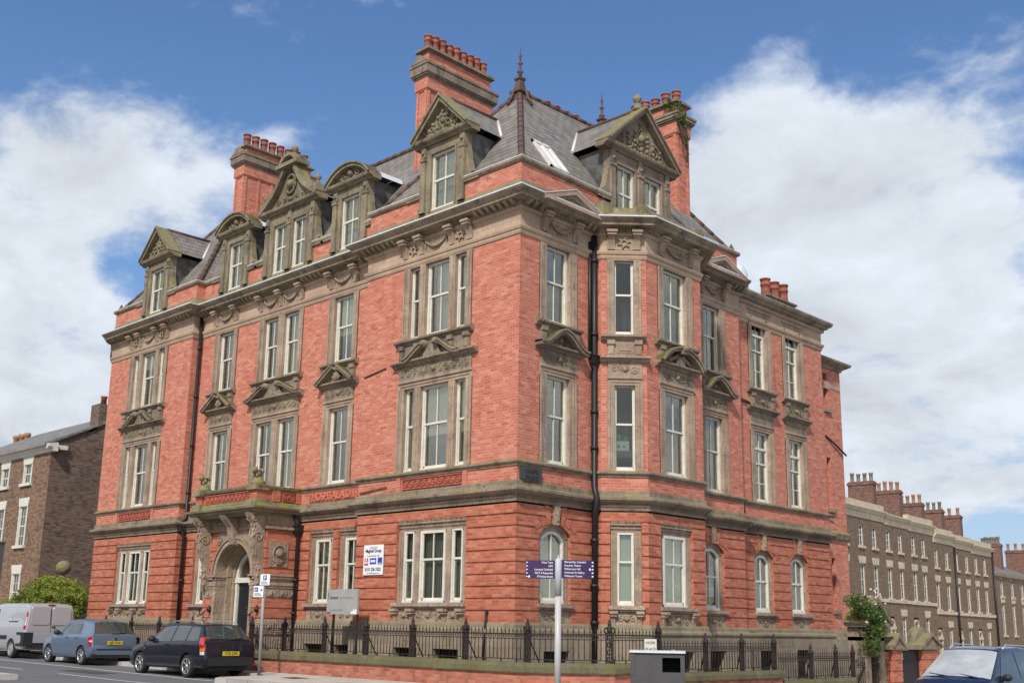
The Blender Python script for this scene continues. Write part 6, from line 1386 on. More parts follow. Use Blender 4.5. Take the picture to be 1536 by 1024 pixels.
# parking sign
px_, py_ = -7.40, -2.35; t = thing('parking_sign', 'grey pole with two small white and blue parking plates', 'sign', (px_, py_, gz(px_, py_)+.12)); q = MB(); q.tube([(px_, py_, .2), (px_-.03, py_, 2.86)], .045, 10); q.build('pole', MAT['galv'], t)
P1 = Fr((px_, py_-.05), (math.cos(.35), math.sin(.35)))
for (u0, u1, z0_, z1_, kk) in ((-.10, .22, 2.62, 2.92, 0), (-.30, .03, 2.30, 2.60, 1)):
    q = MB(); q.box(P1, u0, u1, .0, .012, z0_, z1_); pl2 = q.build('plate', MAT['sheet'], t); q = MB()
    if kk == 0: q.box(P1, u0+.10, u1-.10, .012, .016, z1_-.16, z1_-.03)
    else: q.box(P1, u0+.03, u0+.15, .012, .016, z0_+.14, z1_-.04)
    q.build('parking_symbol', MAT['blue'], pl2); tx = MB()
    if kk == 0: text_mesh(tx, P1, 'P', (u0+u1)/2, z1_-.145, .02, .13, 'CENTER', .003, 1, .002)
    else: text_mesh(tx, P1, 'P', u0+.09, z0_+.155, .02, .1, 'CENTER', .003, 1, .002)
    tx.build('lettering', MAT['wtext'], pl2); tx = MB()
    for j in range(3): tx.box(P1, u0+.04, u1-.04-.03*j, .012, .015, z0_+.03+.03*j, z0_+.042+.03*j)
    if kk: tx.prism(P1, [(u1-.12, z0_+.19), (u1-.04, z0_+.16), (u1-.04, z0_+.22)], .012, .016)
    tx.build('small_print', MAT['btext'], pl2)
# banner on the wall
t = thing('banner_sign', 'white advertising sheet on the brick wall with coloured logos and phone number', 'sign', (-5.55, -.03, 3.4)); q = MB(); U0, U1, V0, V1 = -5.97, -5.10, 2.97, 3.81; q.box(A0, U0, U1, .02, .04, V0, V1); q.build('sheet', MAT['sheet'], t)
tx = MB(); text_mesh(tx, A0, 'Maghull Group', -5.535, 3.60, .045, .135, 'CENTER', .004, .86, .002); text_mesh(tx, A0, '0151 236 3322', -5.535, 3.085, .045, .125, 'CENTER', .004, .92, .002); tx.build('lettering', MAT['btext'], t)
tx = MB(); text_mesh(tx, A0, 'Acquired by', -5.535, 3.715, .045, .07, 'CENTER', .003); text_mesh(tx, A0, 'In partnership with', -5.535, 3.485, .045, .07, 'CENTER', .003); text_mesh(tx, A0, 'www.maghull-group.co.uk', -5.535, 3.005, .045, .055, 'CENTER', .003); tx.build('small_print', plain('grey_print', (.25, .25, .27), .6), t)
q = MB(); q.box(A0, -5.92, -5.76, .04, .045, 3.24, 3.44); q.build('red_logo', MAT['red'], t); q = MB(); q.box(A0, -5.87, -5.81, .045, .05, 3.37, 3.42); q.box(A0, -5.90, -5.85, .045, .05, 3.29, 3.35); q.box(A0, -5.83, -5.78, .045, .05, 3.29, 3.35); q.build('logo_figures', MAT['sheet'], t)
q = MB(); q.box(A0, -5.68, -5.40, .04, .045, 3.27, 3.44); q.box(A0, -5.33, -5.14, .04, .045, 3.26, 3.45); q.build('blue_logo', MAT['blue'], t); q = MB(); q.box(A0, -5.64, -5.56, .045, .05, 3.32, 3.39); q.box(A0, -5.54, -5.44, .045, .05, 3.32, 3.39); q.box(A0, -5.29, -5.18, .045, .05, 3.28, 3.30); q.build('logo_marks', MAT['sheet'], t)
# grey board on posts
G_ = Fr((0, -.75), (1, 0)); t = thing('building_board', 'weathered grey name board on two posts behind the railings', 'sign', (-5.95, -.75, .3)); q = MB(); q.box(G_, -6.64, -5.26, -.06, .0, 1.87, 2.555); q.build('board', plain('weathered_board', (.36, .35, .33), .6, var=.12, vs=3), t)
q = MB()
for x in (-6.40, -5.34): q.box(G_, x-.035, x+.035, -.1, -.06, .2, 2.5)
q.build('post', MAT['rustiron'], t); tx = MB(); text_mesh(tx, G_, 'Liverpool', -6.50, 2.29, .004, .115, 'LEFT', .004, .85, .001); text_mesh(tx, G_, '_', -6.6, 2.4, .004, .1); 
tx.tube([G_.p(-6.60, .004, 2.46), G_.p(-6.54, .004, 2.42), G_.p(-6.58, .004, 2.34), G_.p(-6.60, .004, 2.26)], .008, 4); tx.build('lettering', MAT['btext'], t)
tx = MB(); text_mesh(tx, G_, 'John Moores University', -6.05, 2.29, .003, .10, 'LEFT', .003, .62); text_mesh(tx, G_, 'Josephine Building', -6.48, 1.96, .003, .09, 'LEFT', .003, .85); tx.build('faded_lettering', plain('faded_letter', (.27, .26, .25), .6), t)
q = MB(); q.prism(G_, [(-5.55, 1.875), (-5.28, 1.875), (-5.28, 1.99), (-5.33, 2.01), (-5.36, 1.96), (-5.40, 2.02), (-5.45, 1.95), (-5.5, 1.96)], .001, .004); q.build('torn_paper', MAT['sheet'], t); q = MB(); q.box(G_, -6.62, -6.48, .001, .004, 1.885, 1.93); q.build('sticker', plain('dark_red_sticker', (.2, .03, .03), .6), t)
q = MB(); 
q = MB(); q.lathe(AM.p(-7.30, -.20, 2.98), [(.10, 0), (.10, .01)], 12, ax=(Vector((1, 0, 0)), Vector((0, 0, 1)), Vector((0, -1, 0)))); q.build('round_sticker', MAT['purple'], BLD)
# grey pole at the far left
q = MB(); q.box(Fr((-26.5, -2.15), (1, 0)), -.6, -.02, -.1, .1, .2, 4.55); q.box(Fr((-26.5, -2.15), (1, 0)), -.62, .02, -.12, .12, 4.55, 4.62); t = thing('metal_column', 'dark grey metal column cut off by the left edge of the picture', 'column', (-26.8, -2.15, .2)); q.build('column', plain('dark_grey_metal', (.10, .10, .11), .5, var=.2), t)
# stone ball pier
t = thing('gate_pier', 'stone gate pier topped by a round ball rising out of the bush', 'gate pier', (-27.4, .85, .3)); q = MB(); q.box(Fr((-27.4, .85), (1, 0)), -.25, .25, -.25, .25, .2, 3.1); q.box(Fr((-27.4, .85), (1, 0)), -.3, .3, -.3, .3, 3.1, 3.2); q.build('pier', MAT['stone_dark'], t); q = MB(); q.lathe((-27.4, .85, 3.2), [(.18, 0), (.1, .08), (.1, .22)], 12); q.ball((-27.4, .85, 3.74), .31, 20); q.build('stone_ball', MAT['stone_moss'], t)
# box with a green bag in the bay window
CB_ = CA.sh(0, 0); q = MB(); q.box(CB_, .44, .80, -.56, -.29, 6.38, 6.65); o = q.build('cardboard_box', plain('white_carton', (.55, .54, .48), .8)); tag(o, 'white cardboard box standing inside the bay window', 'box')
q = MB(); q.box(CB_, .46, .55, -.29, -.285, 6.46, 6.53); q.ball(CB_.p(.66, -.29, 6.50), .03, 8); q.build('green_print', plain('green_print', (.03, .16, .05), .7), o)
q = MB(); 
for k in range(9): q.ball(CB_.p(.60+.12*math.cos(k*2.1), -.42+.06*math.sin(k*1.3), 6.72+.05*math.sin(k*1.7)), .085, 8)
o = q.build('plastic_bag', plain('green_bag', (.01, .24, .08), .35)); tag(o, 'crumpled bright green plastic bag on the box in the bay window', 'bag')
q = MB(); q.box(CB_, .1, 1.1, -.9, -.27, 6.2, 6.38); q.box(CB_, .1, 1.1, -.9, -.85, 5.8, 6.3); o = q.build('shelf_unit', MAT['room']); tag(o, 'dim shelf holding the box inside the bay window', 'shelf')

# ================================================================ the other side of the street (seen in the glass and paintwork)
MAT['dimbrick'] = brick_mat('opposite_brick', (.14, .07, .045), (.2, .1, .065), (.2, .16, .13), (.1, .06, .04), ms=.012)
for (x0, x1, h, lb) in ((-100, -66, 10.5, 'tall brown brick house across the road, farthest from the corner'), (-65.8, -40, 9.5, 'middle brown brick house across the road'), (-39.8, -12, 10.5, 'brown brick house across the road, nearest the camera')):
    OF = Fr((0, -31), (-1, 0)); t = thing('opposite_house', lb, 'house', ((x0+x1)/2, -31, .2)); q = MB(); ops = [(-(x0+3+4*k)-1.1, -(x0+3+4*k), a, a+1.9) for k in range(int((x1-x0-4)/4)+1) for a in (1.2, 4.4, 7.3)]
    wall_faces(q, OF, -x1, -x0, 0, h, 0, ops, .2); q.box(OF, -x1, -x0, -8, -.3, 0, h-.1); q.build('wall', MAT['dimbrick'], t); q = MB(); q.box(OF, -x1, -x0, -.3, .2, h, h+.3); q.build('cornice', MAT['stucco'], t); q = MB(); q.prismu(OF, [(0, h+.3), (-4, h+2.6), (-8, h+.3)], -x1, -x0); q.build('roof', MAT['slate'], t)
    for o_ in ops: q = MB(); q.box(OF, o_[0]+.08, o_[1]-.08, -.2, -.15, o_[2], o_[3]); q.build('window', MAT['white'] if int(o_[0]) % 3 else MAT['room'], t)
# ================================================================ plants
def tree_obj(name, label, cat, base, crown, stems, mat, n, size, seed, grp=None):
    t = thing(name, label, cat, base, grp); r = random.Random(seed)
    q = MB(); B_ = Vector(base)
    for _ in range(stems):
        c, rad = r.choice(crown)[:2]; e_ = Vector(c)+Vector((r.uniform(-.5, .5)*rad[0], r.uniform(-.5, .5)*rad[1], r.uniform(-.3, .5)*rad[2])); m_ = B_.lerp(e_, .5)+Vector((r.uniform(-.2, .2), r.uniform(-.2, .2), .2)); q.tube([B_+Vector((r.uniform(-.15, .15), r.uniform(-.15, .15), 0)), m_, e_], .05, 5, taper=.3)
    q.build('trunk', MAT['ridge'], t)
    q = MB(); tot = sum(c[2] for c in crown)
    for c, rad, w_ in crown:
        k = int(n*w_/tot/26)
        for _ in range(k):
            while True:
                v = Vector((r.uniform(-1, 1), r.uniform(-1, 1), r.uniform(-1, 1)))
                if .35 < v.length <= 1: break
            p = Vector(c)+Vector((v.x*rad[0], v.y*rad[1], v.z*rad[2])); s = r.uniform(.6, 1.2)
            leaves(q, p, (.30*s, .30*s, .13*s), 26, size, r, .55)
    q.build('crown', mat, t); return t
tree_obj('maple_bush', 'wide spreading yellow-green bush between the van and the dark gable', 'bush', (-26.0, -.3, .3), [((-26.4, -.3, 2.0), (2.6, .9, 1.0), 3), ((-24.9, -.2, 2.35), (1.6, .8, .85), 2.6), ((-28.4, -.3, 1.8), (1.4, .8, .8), 1.6), ((-24.6, -.4, 1.3), (1.5, .7, .9), 2), ((-26.0, -.3, 2.8), (1.3, .7, .5), 1.3), ((-23.9, -.4, 2.0), (.7, .6, .9), 1)], 14, MAT['leaf_bush'], 38000, .055, 4)
tree_obj('ivy_shrub', 'loose leafy shrub with pale flowers hanging over the old stone doorway', 'shrub', (2.9, 12.6, .9), [((3.0, 11.95, 2.55), (.28, .3, .22), 1.4), ((3.1, 12.3, 2.25), (.3, .4, .25), 2), ((3.15, 12.7, 2.05), (.25, .35, .2), 1.4), ((3.16, 12.5, 1.65), (.18, .25, .25), 1.2), ((3.16, 12.35, 1.2), (.12, .16, .3), .8), ((3.1, 12.9, 1.7), (.15, .2, .2), .6)], 10, MAT['leaf'], 5600, .042, 8)
q = MB(); r_ = random.Random(2)
for _ in range(26): q.ball((3.2+r_.uniform(-.2, .25), 12.2+r_.uniform(-.5, .7), 2.5+r_.uniform(-.6, .5)), .035, 5)
q.build('flowers', MAT['white'], bpy.data.objects['ivy_shrub'])
tree_obj('hedge', 'green hedge behind the minivan at the right edge', 'hedge', (10, 40, -1.5), [((8, 48, -.6), (3, 2, 1.3), 2), ((12, 46, -.3), (3, 2, 1.4), 2)], 5, MAT['leaf'], 5000, .16, 9)
# ================================================================ cars
def paint(name, c, fl=.0):
    k = MT(name, .32, c); k.b.inputs['Coat Weight'].default_value = .7; k.b.inputs['Coat Roughness'].default_value = .03; k.b.inputs['Coat IOR'].default_value = 1.4; k.b.inputs['Metallic'].default_value = fl; k.b.inputs['Specular IOR Level'].default_value = .35; return k.m
MAT['tyre'] = plain('tyre_rubber', (.018, .018, .018), .85); MAT['alloy'] = plain('alloy_wheel', (.55, .55, .56), .3, metal=.6); MAT['trim'] = plain('black_trim', (.02, .02, .022), .6); MAT['tail'] = plain('tail_lamp_red', (.42, .012, .02), .15, coat=1); MAT['amber'] = plain('indicator_amber', (.6, .16, .02), .2, coat=1)
MAT['lampw'] = plain('lamp_clear', (.6, .6, .6), .12, coat=1); MAT['plate'] = plain('yellow_plate', (.72, .50, .02), .5); MAT['chrome'] = plain('chrome', (.7, .7, .7), .12, metal=1)
def interp(tab, x):
    if x <= tab[0][0]: return tab[0][1]
    for (a, p), (b, q) in zip(tab[:-1], tab[1:]):
        if x <= b: t = (x-a)/(b-a); return p+(q-p)*t
    return tab[-1][1]
class Car:
    """x = 0 at the rear bumper, L at the nose; y across; z up. Body is a loft of cross sections."""
    def __init__(s, L_, W_, bot, belt, top, wid, rw, wheels, wr, ww=.2): s.L, s.W, s.bot, s.belt, s.top, s.wid, s.rw, s.wheels, s.wr, s.ww = L_, W_, bot, belt, top, wid, rw, wheels, wr, ww
    def sec(s, x):
        zb, zw, zt = interp(s.bot, x), interp(s.belt, x), interp(s.top, x); w_ = interp(s.wid, x)*s.W/2; zw = min(zw, zt-.03); r = interp(s.rw, x)*s.W/2
        return zb, zw, zt, w_, min(r, w_*.97)
    def half(s, x):
        """(y,z) from bottom centre, up the side, to top centre"""
        zb, zw, zt, w_, r = s.sec(x); h = zw-zb
        P_ = [(0, zb), (w_*.80, zb), (w_*.93, zb+.03), (w_*.985, zb+h*.16), (w_, zb+h*.34), (w_*1.0, zb+h*.52), (w_*.99, zb+h*.70), (w_*.972, zb+h*.86), (w_*.95, zw)]
        H = zt-zw
        for t in (.2, .4, .6, .8): P_.append((w_*.94+(r-w_*.94)*t**1.0, zw+(H-min(.05, H*.4))*t))
        P_ += [(r*.97, zt-min(.035, H*.3)), (r*.90, zt-min(.015, H*.15)), (r*.75, zt), (r*.4, zt+min(.012, H*.1)), (0, zt+min(.015, H*.12))]
        return P_
    def ysurf(s, x, z):
        P_ = s.half(x)
        for (y0, z0), (y1, z1) in zip(P_[1:-1], P_[2:]):
            if z0 <= z <= z1 and z1 > z0: t = (z-z0)/(z1-z0); return y0+(y1-y0)*t
        return P_[-4][0]
    def build(s, t, mat, loc, ang, trim_z=None):
        s.t = t; s.loc = Vector(loc); s.ang = ang; s.rot = Matrix.Rotation(ang, 4, 'Z')
        xs = sorted({0.0, s.L}|{k*s.L/46 for k in range(47)}|{p[0] for tb in (s.bot, s.belt, s.top, s.wid, s.rw) for p in tb})
        mb = MB(); rows = []
        for x in xs:
            h = s.half(x); rows.append([(x, y, z) for y, z in h]+[(x, -y, z) for y, z in h[-2:0:-1]])
        n = len(rows[0]); vs = [p for r in rows for p in r]; fs = [(i*n+k, i*n+(k+1) % n, (i+1)*n+(k+1) % n, (i+1)*n+k) for i in range(len(xs)-1) for k in range(n)]
        mb.mesh(vs, fs, True); mb.mesh(rows[0], [tuple(range(n))]); mb.mesh(rows[-1], [tuple(range(n-1, -1, -1))])
        body = mb.build('body', mat); me = body.data
        # wheel arches cut with a boolean, applied
        cut = MB()
        for wx in s.wheels:
            for sg in (-1, 1): cut.lathe((wx, sg*(s.W/2+.05), s.wr), [(s.wr+.055, 0), (s.wr+.055, .32)], 28, ax=(Vector((1, 0, 0)), Vector((0, 0, 1)), Vector((0, -sg, 0))))
        cu = cut.build('cut', mat); md = body.modifiers.new('b', 'BOOLEAN'); md.operation = 'DIFFERENCE'; md.object = cu; md.solver = 'EXACT'
        dg = bpy.context.evaluated_depsgraph_get(); nm = bpy.data.meshes.new_from_object(body.evaluated_get(dg)); body.modifiers.clear(); body.data = nm
        bpy.data.objects.remove(cu)
        if len(nm.polygons) == 0: body.data = me
        for p in body.data.polygons: p.use_smooth = True
        s.place(body, t)
        body.data.set_sharp_from_angle(angle=R(38)) if hasattr(body.data, 'set_sharp_from_angle') else None
        return body
    def place(s, o, par):
        o.data.transform(s.rot); o.parent = par; o.location = (0, 0, 0)
        if par is not s.t: o.location = (0, 0, 0)
    def part(s, mb, name, mat, par=None):
        o = mb.build(name, mat); s.place(o, par or s.t); return o
    def patch(s, name, mat, quad, side=None, n=8, off=.006, par=None):
        """side glass/lamp: quad in (x,z) laid on the body side"""
        made = []
        for sg in ((1, -1) if side is None else (side,)):
            mb = MB(); g = []
            for j in range(n+1):
                for i in range(n+1):
                    u, v = i/n, j/n; a, b, c, d = quad
                    x = (a[0]*(1-u)+b[0]*u)*(1-v)+(d[0]*(1-u)+c[0]*u)*v; z = (a[1]*(1-u)+b[1]*u)*(1-v)+(d[1]*(1-u)+c[1]*u)*v
                    g.append((x, sg*(s.ysurf(x, z)+off), z))
            mb.mesh(g, [(j*(n+1)+i, j*(n+1)+i+1, (j+1)*(n+1)+i+1, (j+1)*(n+1)+i) for j in range(n) for i in range(n)], True); made.append(s.part(mb, name, mat, par))
        return made
    def toppatch(s, name, mat, x0, x1, y0, y1, off=.008, n=10, y0b=None, y1b=None, par=None):
        """glass on the top surface between stations x0..x1 (windscreen, rear window, bonnet shut lines)"""
        mb = MB(); g = []
        for j in range(n+1):
            x = x0+(x1-x0)*j/n; ya = y0+((y0b if y0b is not None else y0)-y0)*j/n; yb = y1+((y1b if y1b is not None else y1)-y1)*j/n
            r = s.sec(x)[4]; zt = s.sec(x)[2]
            dx = .01; sl = (interp(s.top, x+dx)-interp(s.top, x-dx))/(2*dx); nl = math.sqrt(1+sl*sl)
            for i in range(n+1):
                y = ya+(yb-ya)*i/n; P_ = s.half(x); yy = abs(y)*r; z = None
                for (a, za), (b, zb_) in zip(P_[-5:-1], P_[-4:]):
                    if b <= yy <= a: z = zb_+(za-zb_)*(yy-b)/(a-b+1e-9); break
                if z is None: z = P_[-5][1]
                g.append((x-off*sl/nl, y*r, z+off/nl))
        mb.mesh(g, [(j*(n+1)+i, j*(n+1)+i+1, (j+1)*(n+1)+i+1, (j+1)*(n+1)+i) for j in range(n) for i in range(n)], True); return s.part(mb, name, mat, par)
    def wheel(s, spokes=5, hub='alloy', steel=False):
        for wx in s.wheels:
            for sg in (1, -1):
                mb = MB(); ax = (Vector((1, 0, 0)), Vector((0, 0, -sg)), Vector((0, sg, 0))); y0 = sg*(s.W/2-s.ww-.015); r = s.wr
                mb.lathe((wx, y0, r), [(r*.62, 0), (r*.93, 0), (r, .03), (r, s.ww-.03), (r*.94, s.ww), (r*.68, s.ww), (r*.66, s.ww-.02)], 32, ax=ax, cap=False); w_ = s.part(mb, 'wheel', MAT['tyre'])
                mb = MB(); mb.lathe((wx, y0, r), [(r*.68, s.ww-.004), (r*.62, s.ww-.01), (r*.60, s.ww-.06), (.001, s.ww-.07)], 28, ax=ax, cap=False); s.part(mb, 'rim_well', MAT['trim'] if not steel else MAT['galv'], w_)
                mb = MB(); X, Y, Z_ = ax
                mb.lathe((wx, y0, r), [(r*.69, s.ww-.006), (r*.69, s.ww+.002), (r*.63, s.ww+.0), (r*.62, s.ww-.03)], 28, ax=ax, cap=False); mb.lathe((wx, y0, r), [(r*.17, s.ww-.05), (r*.17, s.ww-.012), (.01, s.ww-.006)], 16, ax=ax)
                for k in range(spokes):
                    a = 2*math.pi*k/spokes+.3; wdt = .62/spokes if spokes > 5 else .17; c0 = Vector((wx, y0, r))
                    def P2(rr, aa, h): return c0+X*(rr*math.cos(aa))+Y*(rr*math.sin(aa))+Z_*h
                    pts = [P2(r*.12, a-wdt*1.6, s.ww-.02), P2(r*.12, a+wdt*1.6, s.ww-.02), P2(r*.65, a+wdt, s.ww-.008), P2(r*.65, a-wdt, s.ww-.008)]; lo = [p-Z_*.03 for p in pts]
                    mb.mesh(pts+lo, [(0, 1, 2, 3), (0, 3, 7, 4), (1, 5, 6, 2), (3, 2, 6, 7)])
                if steel: mb.lathe((wx, y0, r), [(r*.6, s.ww-.03), (r*.45, s.ww-.01), (r*.2, s.ww+.0), (.01, s.ww+.0)], 24, ax=ax)
                s.part(mb, 'rim', MAT[hub], w_)
    def box(s, name, mat, x0, x1, y0, y1, z0, z1, par=None):
        mb = MB(); mb.box(Fr((0, 0), (1, 0)), x0, x1, -y1, -y0, z0, z1); return s.part(mb, name, mat, par)
    def bar(s, name, mat, pts, r, n=6, par=None):
        mb = MB(); mb.tube(pts, r, n); return s.part(mb, name, mat, par)
    def plate(s, txt, x, z, w_=.52, h=.115, tilt=0, front=False):
        sg = 1 if front else -1
        mb = MB(); fr = Fr((x, 0), (0, -1)) if not front else Fr((x, 0), (0, 1)); mb.box(fr, -w_/2, w_/2, 0, .012, z, z+h); p = s.part(mb, 'number_plate', MAT['plate'])
        mb = MB(); text_mesh(mb, fr, txt, 0, z+.022, .014, .105, 'CENTER', .002, .92, .002); s.part(mb, 'lettering', MAT['btext'], p)
def door_handle(c, xs, z, mat):
    for x in xs:
        for sg in (1, -1): c.box('door_handle', mat, x-.08, x+.08, sg*(c.ysurf(x, z)-.005) if sg > 0 else sg*(c.ysurf(x, z)+.03), sg*(c.ysurf(x, z)+.03) if sg > 0 else sg*(c.ysurf(x, z)-.005), z-.015, z+.02)
def shut(c, pts, par=None):
    for sg in (1, -1): c.bar('shut_line', MAT['trim'], [(x, sg*(c.ysurf(x, z)+.0), z) for x, z in pts], .006, 4, par)
def mirrors(c, x, z, mat):
    for sg in (1, -1):
        mb = MB(); y = sg*(c.ysurf(x, z)+.10); mb.lathe((x, y, z), [(.02, -.10), (.075, -.06), (.085, 0), (.075, .05), (.02, .07)], 10, ax=(Vector((0, 1, 0))*1.25, Vector((0, 0, 1)), Vector((1, 0, 0)))); c.part(mb, 'wing_mirror', mat)
HEAD = math.pi                        # nose towards -x
# --- dark estate
t = thing('estate_car', 'dark purple-black estate car with roof rails nearest the signpost', 'car', (-8.38, -2.93, gz(-8.6, -3)))
c = Car(4.45, 1.70, [(0, .34), (.25, .24), (4.1, .2), (4.45, .3)], [(0, .80), (.06, .92), (.6, .965), (2.9, .90), (3.3, .88), (4.1, .72), (4.45, .5)],
        [(0, .62), (.03, .74), (.07, .95), (.12, 1.0), (.52, 1.40), (.62, 1.425), (1.3, 1.455), (2.2, 1.45), (2.55, 1.41), (3.35, .965), (3.6, .92), (4.15, .80), (4.38, .62), (4.45, .52)],
        [(0, .90), (.1, .955), (.4, .99), (1, 1), (3.3, 1), (4.0, .96), (4.3, .85), (4.45, .66)], [(0, .9), (.1, .92), (.14, .88), (.55, .70), (1, .72), (2.4, .70), (2.6, .70), (3.3, .84), (3.5, .88), (4.2, .84), (4.45, .62)], (.88, 3.50), .305)
c.build(t, paint('aubergine_paint', (.010, .009, .017)), (-8.38, -2.93, 0), HEAD); t.location = (-7.95, -2.93, gz(-8.6, -3))
c.wheel(7); g = MAT['carglass2'] = carglass('car_glass', (.045, .055, .05))
c.patch('side_window', g, [(.42, .985), (1.02, .99), (1.00, 1.36), (.60, 1.35)]); c.patch('side_window', g, [(1.10, .985), (1.80, .965), (1.76, 1.385), (1.07, 1.375)]); c.patch('side_window', g, [(1.90, .955), (2.98, .935), (2.52, 1.33), (1.86, 1.385)])
c.toppatch('rear_window', g, .15, .50, -.93, .93, y0b=-.9, y1b=.9); c.toppatch('windscreen', g, 2.62, 3.30, -.92, .92)
c.patch('tail_lamp', MAT['tail'], [(.035, .80), (.24, .78), (.40, 1.06), (.20, 1.10)], off=.012); c.patch('indicator', MAT['amber'], [(.06, .70), (.23, .70), (.24, .79), (.05, .80)], off=.014); c.patch('reversing_lamp', MAT['lampw'], [(.05, .62), (.20, .62), (.22, .70), (.05, .70)], off=.013)
c.plate('Y732 DFR', -.005, .60); 
c.box('bumper', MAT['trim'], -.03, .06, -.70, .70, .33, .56); c.box('tow_skirt', MAT['trim'], .1, .5, -.6, .6, .2, .3)
for sg in (-1, 1): c.bar('roof_rail', MAT['galv'], [(.62, sg*.55, 1.42), (.75, sg*.555, 1.49), (1.5, sg*.565, 1.52), (2.2, sg*.56, 1.50), (2.38, sg*.555, 1.435)], .016)
shut(c, [(1.05, .30), (1.05, .98)]); shut(c, [(1.86, .26), (1.86, .95)]); shut(c, [(2.95, .30), (2.98, .93)]); door_handle(c, (1.16, 2.02), .86, MAT['trim']); mirrors(c, 2.86, 1.0, MAT['trim']); c.bar('rear_wiper', MAT['trim'], [(.10, .05, 1.03), (.13, -.4, 1.06)], .01); c.patch('side_repeater', MAT['amber'], [(3.2, .72), (3.27, .72), (3.27, .75), (3.2, .75)], off=.01, n=1)
# --- blue hatchback
t = thing('hatchback_car', 'pale metallic blue hatchback parked between the silver van and the dark estate', 'car', (-15.9, -2.45, gz(-16, -3)))
c = Car(3.96, 1.65, [(0, .34), (.25, .22), (3.6, .2), (3.96, .3)], [(0, .82), (.06, .92), (.5, .945), (2.4, .92), (2.95, .90), (3.6, .76), (3.96, .5)],
        [(0, .66), (.03, .76), (.06, .94), (.10, .98), (.40, 1.37), (.52, 1.41), (1.1, 1.45), (1.9, 1.45), (2.2, 1.41), (3.0, .99), (3.25, .94), (3.7, .82), (3.9, .62), (3.96, .5)],
        [(0, .92), (.1, .965), (.4, 1), (1, 1), (3.0, 1), (3.6, .95), (3.85, .82), (3.96, .66)], [(0, .9), (.1, .92), (.14, .86), (.45, .70), (1, .72), (2.1, .70), (2.3, .71), (3.0, .86), (3.3, .88), (3.8, .80), (3.96, .6)], (.68, 3.13), .295)
bm_ = paint('ice_blue_paint', (.17, .23, .32), .5); c.build(t, bm_, (0, 0, 0), HEAD); t.location = (-15.67, -2.43, gz(-16, -3)); c.wheel(8)
c.patch('side_window', g, [(.92, .975), (1.10, .975), (1.10, 1.33), (1.02, 1.31)]); c.patch('side_window', g, [(1.14, .975), (1.58, .965), (1.56, 1.375), (1.14, 1.355)]); c.patch('side_window', g, [(1.66, .965), (2.62, .95), (2.2, 1.33), (1.64, 1.38)])
c.toppatch('rear_window', g, .12, .39, -.92, .92); c.toppatch('windscreen', g, 2.26, 2.95, -.92, .92)
c.patch('tail_lamp', MAT['tail'], [(.03, .60), (.20, .64), (.28, .90), (.06, .92)], off=.012); c.patch('reversing_lamp', MAT['lampw'], [(.04, .74), (.16, .74), (.18, .79), (.045, .79)], off=.018)
c.plate('AJ07 KNH', -.005, .66); c.box('bumper', MAT['trim'], -.02, .04, -.62, .62, .50, .53); c.box('lower_bumper', MAT['trim'], .02, .3, -.7, .7, .24, .33)
shut(c, [(.95, .9), (.98, .55), (1.1, .3)]); shut(c, [(1.61, .24), (1.61, .96)]); shut(c, [(2.62, .28), (2.62, .94)]); door_handle(c, (1.15, 1.80), .86, bm_); mirrors(c, 2.55, 1.01, MAT['trim']); c.bar('rear_wiper', MAT['trim'], [(.08, .1, 1.0), (.11, -.38, 1.03)], .01); c.box('maker_badge', MAT['chrome'], -.0, .02, -.04, .04, .83, .89)
# --- silver van
t = thing('silver_van', 'silver panel van with twin rear doors and black bumper corner', 'van', (-20.6, -2.6, gz(-21, -2)))
c = Car(4.80, 1.90, [(0, .42), (.2, .30), (4.4, .26), (4.8, .34)], [(0, 1.10), (.05, 1.16), (3.0, 1.12), (3.8, 1.05), (4.4, .86), (4.8, .55)],
        [(0, 1.0), (.02, 1.25), (.07, 1.82), (.14, 1.90), (.3, 1.94), (2.6, 1.95), (3.0, 1.90), (3.85, 1.18), (4.2, 1.08), (4.6, .88), (4.75, .66), (4.8, .56)],
        [(0, .95), (.08, .985), (.3, 1), (3.8, 1), (4.4, .95), (4.7, .82), (4.8, .66)], [(0, .9), (.07, .84), (.3, .83), (2.9, .80), (3.2, .80), (3.9, .88), (4.4, .85), (4.8, .6)], (1.02, 4.02), .325, .22)
vp = paint('silver_paint', (.50, .50, .52), .35); c.build(t, vp, (0, 0, 0), HEAD); t.location = (-20.95, -2.28, gz(-21, -2)); c.wheel(0, 'galv', True)
c.patch('tail_lamp', MAT['tail'], [(.01, 1.02), (.15, 1.04), (.13, 1.62), (.06, 1.62)], off=.012); c.patch('reversing_lamp', MAT['lampw'], [(.03, 1.16), (.11, 1.16), (.10, 1.46), (.05, 1.46)], off=.018)
c.plate('MF07 VZV', -.03, .72); c.box('bumper', vp, -.05, .1, -.5, .6, .56, .86); c.box('bumper_corner', MAT['trim'], -.03, .62, .62, .945, .44, .92); c.box('bumper_corner', MAT['trim'], -.03, .62, -.945, -.62, .44, .92); c.box('lower_bumper', MAT['trim'], -.02, .4, -.8, .8, .36, .54)
